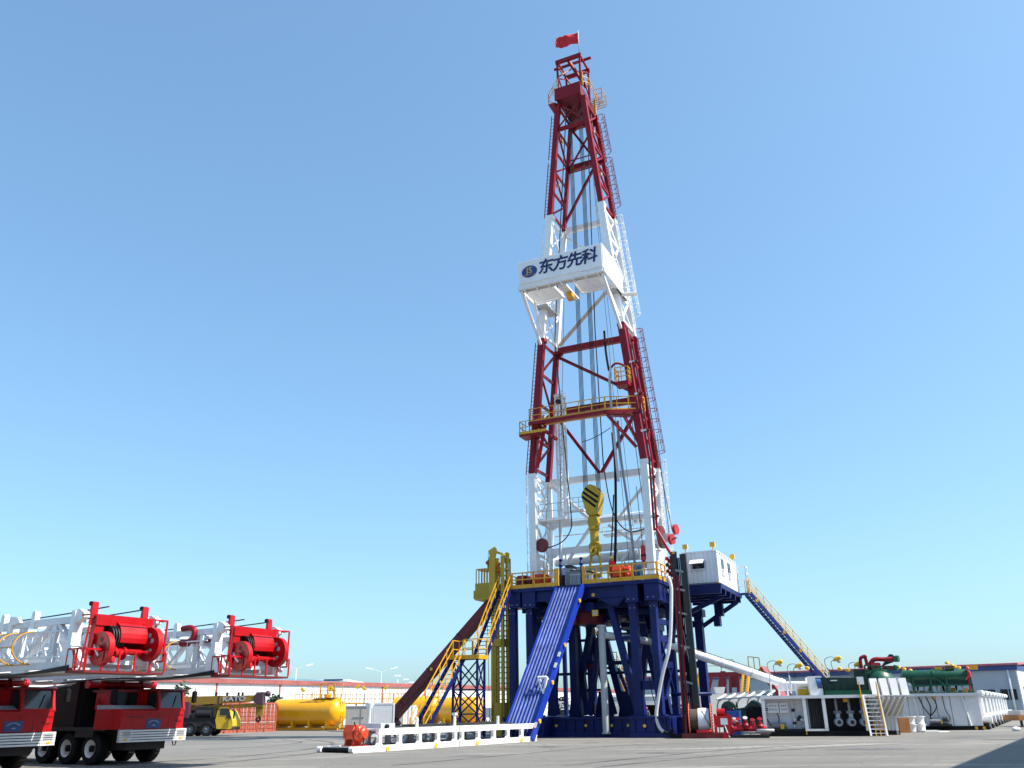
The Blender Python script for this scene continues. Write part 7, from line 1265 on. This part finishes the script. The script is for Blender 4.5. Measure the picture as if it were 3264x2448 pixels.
q = P(1936, 2235, 95.5); single('red_notice', MB().bx(q.x - .5, q.x + .3, 95.5, 95.55, P(0, 2240, 95.5).z if False else q.z - .3, q.z + .3), MATS['signal_red'], 'small red notice board on the grey shed beside the bell pipe', 'sign', (q.x, 95.5, q.z - .3))
q = PZ(2062, 2325); person('person with a red helmet standing in the shade behind the substructure', (P(2062, 2290, 90).x, 90, 0), WORLD, R(-90), (.12, .12, .14), (.05, .05, .07), mat('helmet_red', (0, 0, 0)), h=1.75)
for k, (px, w, h, m_, lb) in enumerate(((1742, 1.2, 1.0, mat('pale_blue', (0, 0, 0)), 'pale blue bin left of the dark legs'), (1780, 1.6, 1.5, STEEL, 'dark skid pump behind the left legs'), (2145, 2.2, 1.4, STEEL, 'dark skid engine behind the white hose'))):
    q = P(px, 2300, 80); t = Thing('yard_skid', lb, 'machine', (q.x, 80, 0)); t.part('body', MB().prism([(-w / 2, .2), (w / 2, .2), (w * .4, h), (-w * .3, h * .9)], (q.x, 80, 0), (1, 0, 0), (0, 0, 1), (0, 1, 0), 1.2), m_); t.part('skid', MB().bx(q.x - w * .6, q.x + w * .6, 79.9, 81.4, 0, .2), GREY); t.part('pipe', MB().tube([(q.x, 80.5, h * .9), (q.x + .3, 80.5, h + .4), (q.x + w * .5, 80.5, h + .3)], .08, 8), GREY)
t = Thing('grey_lattice_skid', 'grey lattice skid with a box on top right of the third yellow tank', 'skid', P(1562, 2300, 78)); q0, q1 = P(1548, 2300, 78), P(1580, 2256, 78)
t.part('box', MB().bx(q0.x, q1.x - .3, 78, 79, 1.1, q1.z), LGREY)
for k in range(3): x = q0.x + k * .4; t.part('brace', MB().bar((x, 78, 0), (x + .4, 78, 1.1), .08).bar((x + .4, 78, 0), (x, 78, 1.1), .08), GREY)
# ---- trees and shrubs
LEAF = mat('leaf_green', (.035, .085, .03), .7, vary=.5, scale=1.5); BARK = mat('bark', (.09, .06, .045), .9)
def tree(label, base, h, w, n=260, seed=1, leaf=.28):
    rnd = random.Random(seed); base = Vector(base); t = Thing('tree', label, 'tree', base, WORLD, 'trees against the warehouse')
    tr = t.part('trunk', MB().rod(base, base + Vector((.1, 0, h * .6)), .1, 8, .05), BARK)
    for k in range(5): a = rnd.random() * 6.28; s_ = base + Vector((.05, 0, h * (.35 + .08 * k))); t.part('limb', MB().rod(s_, s_ + Vector((math.cos(a) * w * .35, math.sin(a) * w * .35, h * .22)), .04, 6, .015), BARK, tr)
    mb = MB(); cl = [(Vector((rnd.gauss(0, w * .25), rnd.gauss(0, w * .25), h * (.4 + .55 * rnd.random()))), w * (.14 + .16 * rnd.random())) for _ in range(11)]
    for _ in range(n):
        c, r = rnd.choice(cl); d = Vector((rnd.gauss(0, 1), rnd.gauss(0, 1), rnd.gauss(0, 1))).normalized() * (r * rnd.random() ** .4); p = base + c + d
        a = Vector((rnd.gauss(0, 1), rnd.gauss(0, 1), rnd.gauss(0, .6))).normalized() * leaf; b = a.cross(Vector((rnd.gauss(0, 1), rnd.gauss(0, 1), rnd.gauss(0, 1)))).normalized() * leaf * .5
        mb.quad([p - a, p - b, p + a, p + b], [(0, 1, 2, 3)])
    t.part('crown', mb, LEAF, stuff=True); return t
q = P(863, 2300, 100); tree('small dark evergreen tree beside the crane hook, against the warehouse', (q.x, 100, 0), P(863, 2218, 100).z, 2.6, 500, 3, .22)
q = P(553, 2300, 100); tree('pale shrub crown above the red truck cab', (q.x, 100, 0), P(553, 2182, 100).z, 2.6, 300, 5, .25)
q = P(1800, 2300, 120); tree('young tree seen between the left substructure legs', (q.x, 120, 0), P(1800, 2225, 120).z, 2.6, 320, 6, .25); q = P(1888, 2300, 118); tree('thin young tree left of the grey bell pipe', (q.x, 118, 0), P(1888, 2232, 118).z, 2.0, 260, 8, .22)
q = P(2030, 2255, 300); tree('distant dark tree clump beyond the open shed', (q.x, 300, 0), P(2030, 2198, 300).z, 9, 700, 9, .8); q = P(2085, 2255, 300); tree('smaller distant tree clump behind the right substructure legs', (q.x, 300, 0), P(2085, 2205, 300).z, 8, 600, 10, .8)
# ---- ground
gm = bpy.data.materials.new('concrete_yard'); gm.use_nodes = True; N = gm.node_tree.nodes; L = gm.node_tree.links; b = N['Principled BSDF']
tc = N.new('ShaderNodeTexCoord')
def nz(scale, detail=6, rough=.6, vec=None, dist=0):
    n = N.new('ShaderNodeTexNoise'); n.inputs['Scale'].default_value = scale; n.inputs['Detail'].default_value = detail; n.inputs['Roughness'].default_value = rough; n.inputs['Distortion'].default_value = dist; L.new(vec or tc.outputs['Object'], n.inputs['Vector']); return n.outputs[0]
def mr(x, a, b_, c, d):
    m = N.new('ShaderNodeMapRange'); L.new(x, m.inputs[0])
    for i, v in enumerate((a, b_, c, d)): m.inputs[i + 1].default_value = v
    return m.outputs[0]
def mixc(f, a, c):
    m = N.new('ShaderNodeMix'); m.data_type = 'RGBA'; L.new(f, m.inputs[0])
    for i, x in ((6, a), (7, c)):
        if isinstance(x, tuple): m.inputs[i].default_value = (*x, 1)
        else: L.new(x, m.inputs[i])
    return m.outputs[2]
mp = N.new('ShaderNodeMapping'); mp.inputs['Rotation'].default_value = (0, 0, R(12)); mp.inputs['Scale'].default_value = (.25, 1, 1); L.new(tc.outputs['Object'], mp.inputs[0])
base = mixc(mr(nz(.07, 5, .6, None, .6), .35, .65, 0, 1), (.150, .141, .122), (.213, .201, .175))
base = mixc(mr(nz(.5, 7, .7, mp.outputs[0], .3), .42, .66, 0, .75), base, (.125, .119, .11))
base = mixc(mr(nz(.22, 6, .7, mp.outputs[0], 1.5), .52, .66, 0, .65), base, (.36, .33, .305))
base = mixc(mr(nz(9, 4, .8), .45, .75, 0, .5), base, (.13, .124, .112))
wv = N.new('ShaderNodeTexWave'); wv.wave_type = 'RINGS'; wv.rings_direction = 'Z'; wv.inputs['Scale'].default_value = .42; wv.inputs['Distortion'].default_value = 2.0; wv.inputs['Detail'].default_value = 2
m2 = N.new('ShaderNodeMapping'); m2.inputs['Location'].default_value = (16, -47, 0); L.new(tc.outputs['Object'], m2.inputs[0]); L.new(m2.outputs[0], wv.inputs[0])
base = mixc(mr(wv.outputs['Fac'], .8, 1.0, 0, .4), base, (.145, .139, .13))
vo = N.new('ShaderNodeTexVoronoi'); vo.feature = 'DISTANCE_TO_EDGE'; vo.inputs['Scale'].default_value = .16; nv = N.new('ShaderNodeTexNoise'); nv.inputs['Scale'].default_value = .7; nv.inputs['Detail'].default_value = 4; L.new(tc.outputs['Object'], nv.inputs['Vector'])
av = N.new('ShaderNodeVectorMath'); av.operation = 'ADD'; L.new(tc.outputs['Object'], av.inputs[0]); L.new(nv.outputs['Color'], av.inputs[1]); L.new(av.outputs[0], vo.inputs['Vector'])
base = mixc(mr(vo.outputs['Distance'], .0, .006, .55, 0), base, (.06, .058, .055))
base = mixc(mr(nz(.9, 5, .75, None, .8), .62, .74, 0, .6), base, (.085, .082, .078))
L.new(base, b.inputs['Base Color']); b.inputs['Roughness'].default_value = .88
bp = N.new('ShaderNodeBump'); bp.inputs['Strength'].default_value = .5; bp.inputs['Distance'].default_value = .02; L.new(nz(14, 5, .7), bp.inputs['Height']); L.new(bp.outputs[0], b.inputs['Normal'])
gd = single('ground', MB().quad([(-900, -120, 0), (900, -120, 0), (900, 3500, 0), (-900, 3500, 0)], [(0, 1, 2, 3)]), gm, None, None, kind='structure')
def on_ground(name, pts, w, m, z=.004):
    mb = MB(); pts = [Vector((p.x, p.y, 0)) for p in pts]
    for a, c in zip(pts, pts[1:]):
        d = (c - a).normalized(); s_ = Vector((-d.y, d.x, 0)) * (w / 2); mb.quad([a - s_ + Vector((0, 0, z)), a + s_ + Vector((0, 0, z)), c + s_ + Vector((0, 0, z)), c - s_ + Vector((0, 0, z))], [(0, 1, 2, 3)])
    o = bpy.data.objects.new(name, mb.mesh(name)); C.objects.link(o); o.data.materials.append(m); o.parent = gd; return o
SEAM = mat('slab_seam', (.05, .048, .046), .9)
on_ground('slab_seam', spline([PZ(380, 2406), PZ(700, 2398), PZ(1040, 2383)], 5), .035, SEAM); on_ground('slab_seam', [PZ(1200, 2440), PZ(3200, 2392)], .03, mat('slab_seam_pale', (.12, .117, .11), .9)); on_ground('slab_seam', [PZ(2840, 2360), PZ(3264, 2340)], .03, SEAM)
TYRE = mat('tyre_mark', (.105, .10, .092), .85, vary=.45, scale=1.2)
for w_, pp in ((.26, ((430, 2432), (760, 2412), (1010, 2384), (1060, 2368), (980, 2357))), (.26, ((470, 2445), (800, 2422), (1060, 2392), (1110, 2372))), (.2, ((640, 2390), (860, 2378), (960, 2366), (900, 2358))), (.24, ((1800, 2440), (2300, 2392), (2650, 2372), (3000, 2362))), (.24, ((1900, 2446), (2380, 2400), (2720, 2378), (3060, 2366))), (.2, ((1250, 2440), (1700, 2400), (2000, 2375), (2300, 2366)))):
    on_ground('tyre_mark', spline([PZ(*q) for q in pp], 8), w_, TYRE, .005)
def stain(px, py, rx_, ry_, seed, m):
    rnd = random.Random(seed); q = PZ(px, py); n = 22; ph = [rnd.random() * 6 for _ in range(3)]
    mb = MB(); mb.quad([(q.x, q.y, .004)] + [(q.x + rx_ * math.cos(a) * (1 + .25 * math.sin(3 * a + ph[0]) + .15 * math.sin(7 * a + ph[1])), q.y + ry_ * math.sin(a) * (1 + .25 * math.sin(2 * a + ph[2]) + .15 * math.sin(5 * a + ph[0])), .004) for a in [2 * math.pi * k / n for k in range(n)]], [(0, 1 + k, 1 + (k + 1) % n) for k in range(n)])
    o = bpy.data.objects.new('oil_stain', mb.mesh('oil_stain')); C.objects.link(o); o.data.materials.append(m); o.parent = gd
OIL = mat('oil_stain', (.06, .058, .056), .6, vary=.4); OIL2 = mat('damp_patch', (.125, .121, .116), .7, vary=.3)
for a in ((1745, 2381, .55, .35, 1, OIL), (1880, 2368, .5, .5, 2, OIL2), (2050, 2362, .6, .3, 3, OIL2), (3205, 2358, 1.2, .5, 4, OIL), (3080, 2352, 1.3, .5, 5, OIL2), (2790, 2388, 1.6, .9, 6, OIL2), (2100, 2400, 1.0, .5, 7, OIL2), (640, 2436, .8, .3, 8, OIL), (480, 2444, 1.0, .3, 9, OIL), (1500, 2410, .8, .5, 10, OIL2)): stain(*a)
q = PZ(3240, 2330); single('litter_bag', MB().ell((q.x, q.y, .12), .3, .25, .16, 10, 6), WHITE, 'small white rag on the ground near the right frame edge', 'rag', (q.x, q.y, 0))
# building outside the frame at the right that throws the corner shadow
t = Thing('neighbouring_hall', 'plain hall standing just outside the right edge of the view', 'building', (47, 20, 0))
sh0, sh1 = PZ(3300, 2340), PZ(3040, 2452); hh = 12.0; off = Vector((sdir.x, sdir.y, 0)) * (hh / sdir.z)
a_, b_ = sh0 + off, sh1 + off; ex_ = (a_ - b_).normalized(); out_ = Vector((ex_.y, -ex_.x, 0)); out_ = out_ if out_.x > 0 else -out_
b_ = b_ - ex_ * 40
t.part('wall', MB().quad([v for z in (0, hh) for v in (a_ + Vector((0, 0, z)), b_ + Vector((0, 0, z)), b_ + out_ * 25 + Vector((0, 0, z)), a_ + out_ * 25 + Vector((0, 0, z)))], MB.BF), HW)
for k in range(6): c_ = lerp(a_, b_, (k + .5) / 6); w_ = t.part('window', MB().bar(c_ - ex_ * 1.5 - out_ * .05 + Vector((0, 0, 5)), c_ + ex_ * 1.5 - out_ * .05 + Vector((0, 0, 5)), .1, 1.6), GLASS)
t.part('fascia', MB().bar(a_ - out_ * .1 + Vector((0, 0, hh - .4)), b_ - out_ * .1 + Vector((0, 0, hh - .4)), .2, .7), HB)
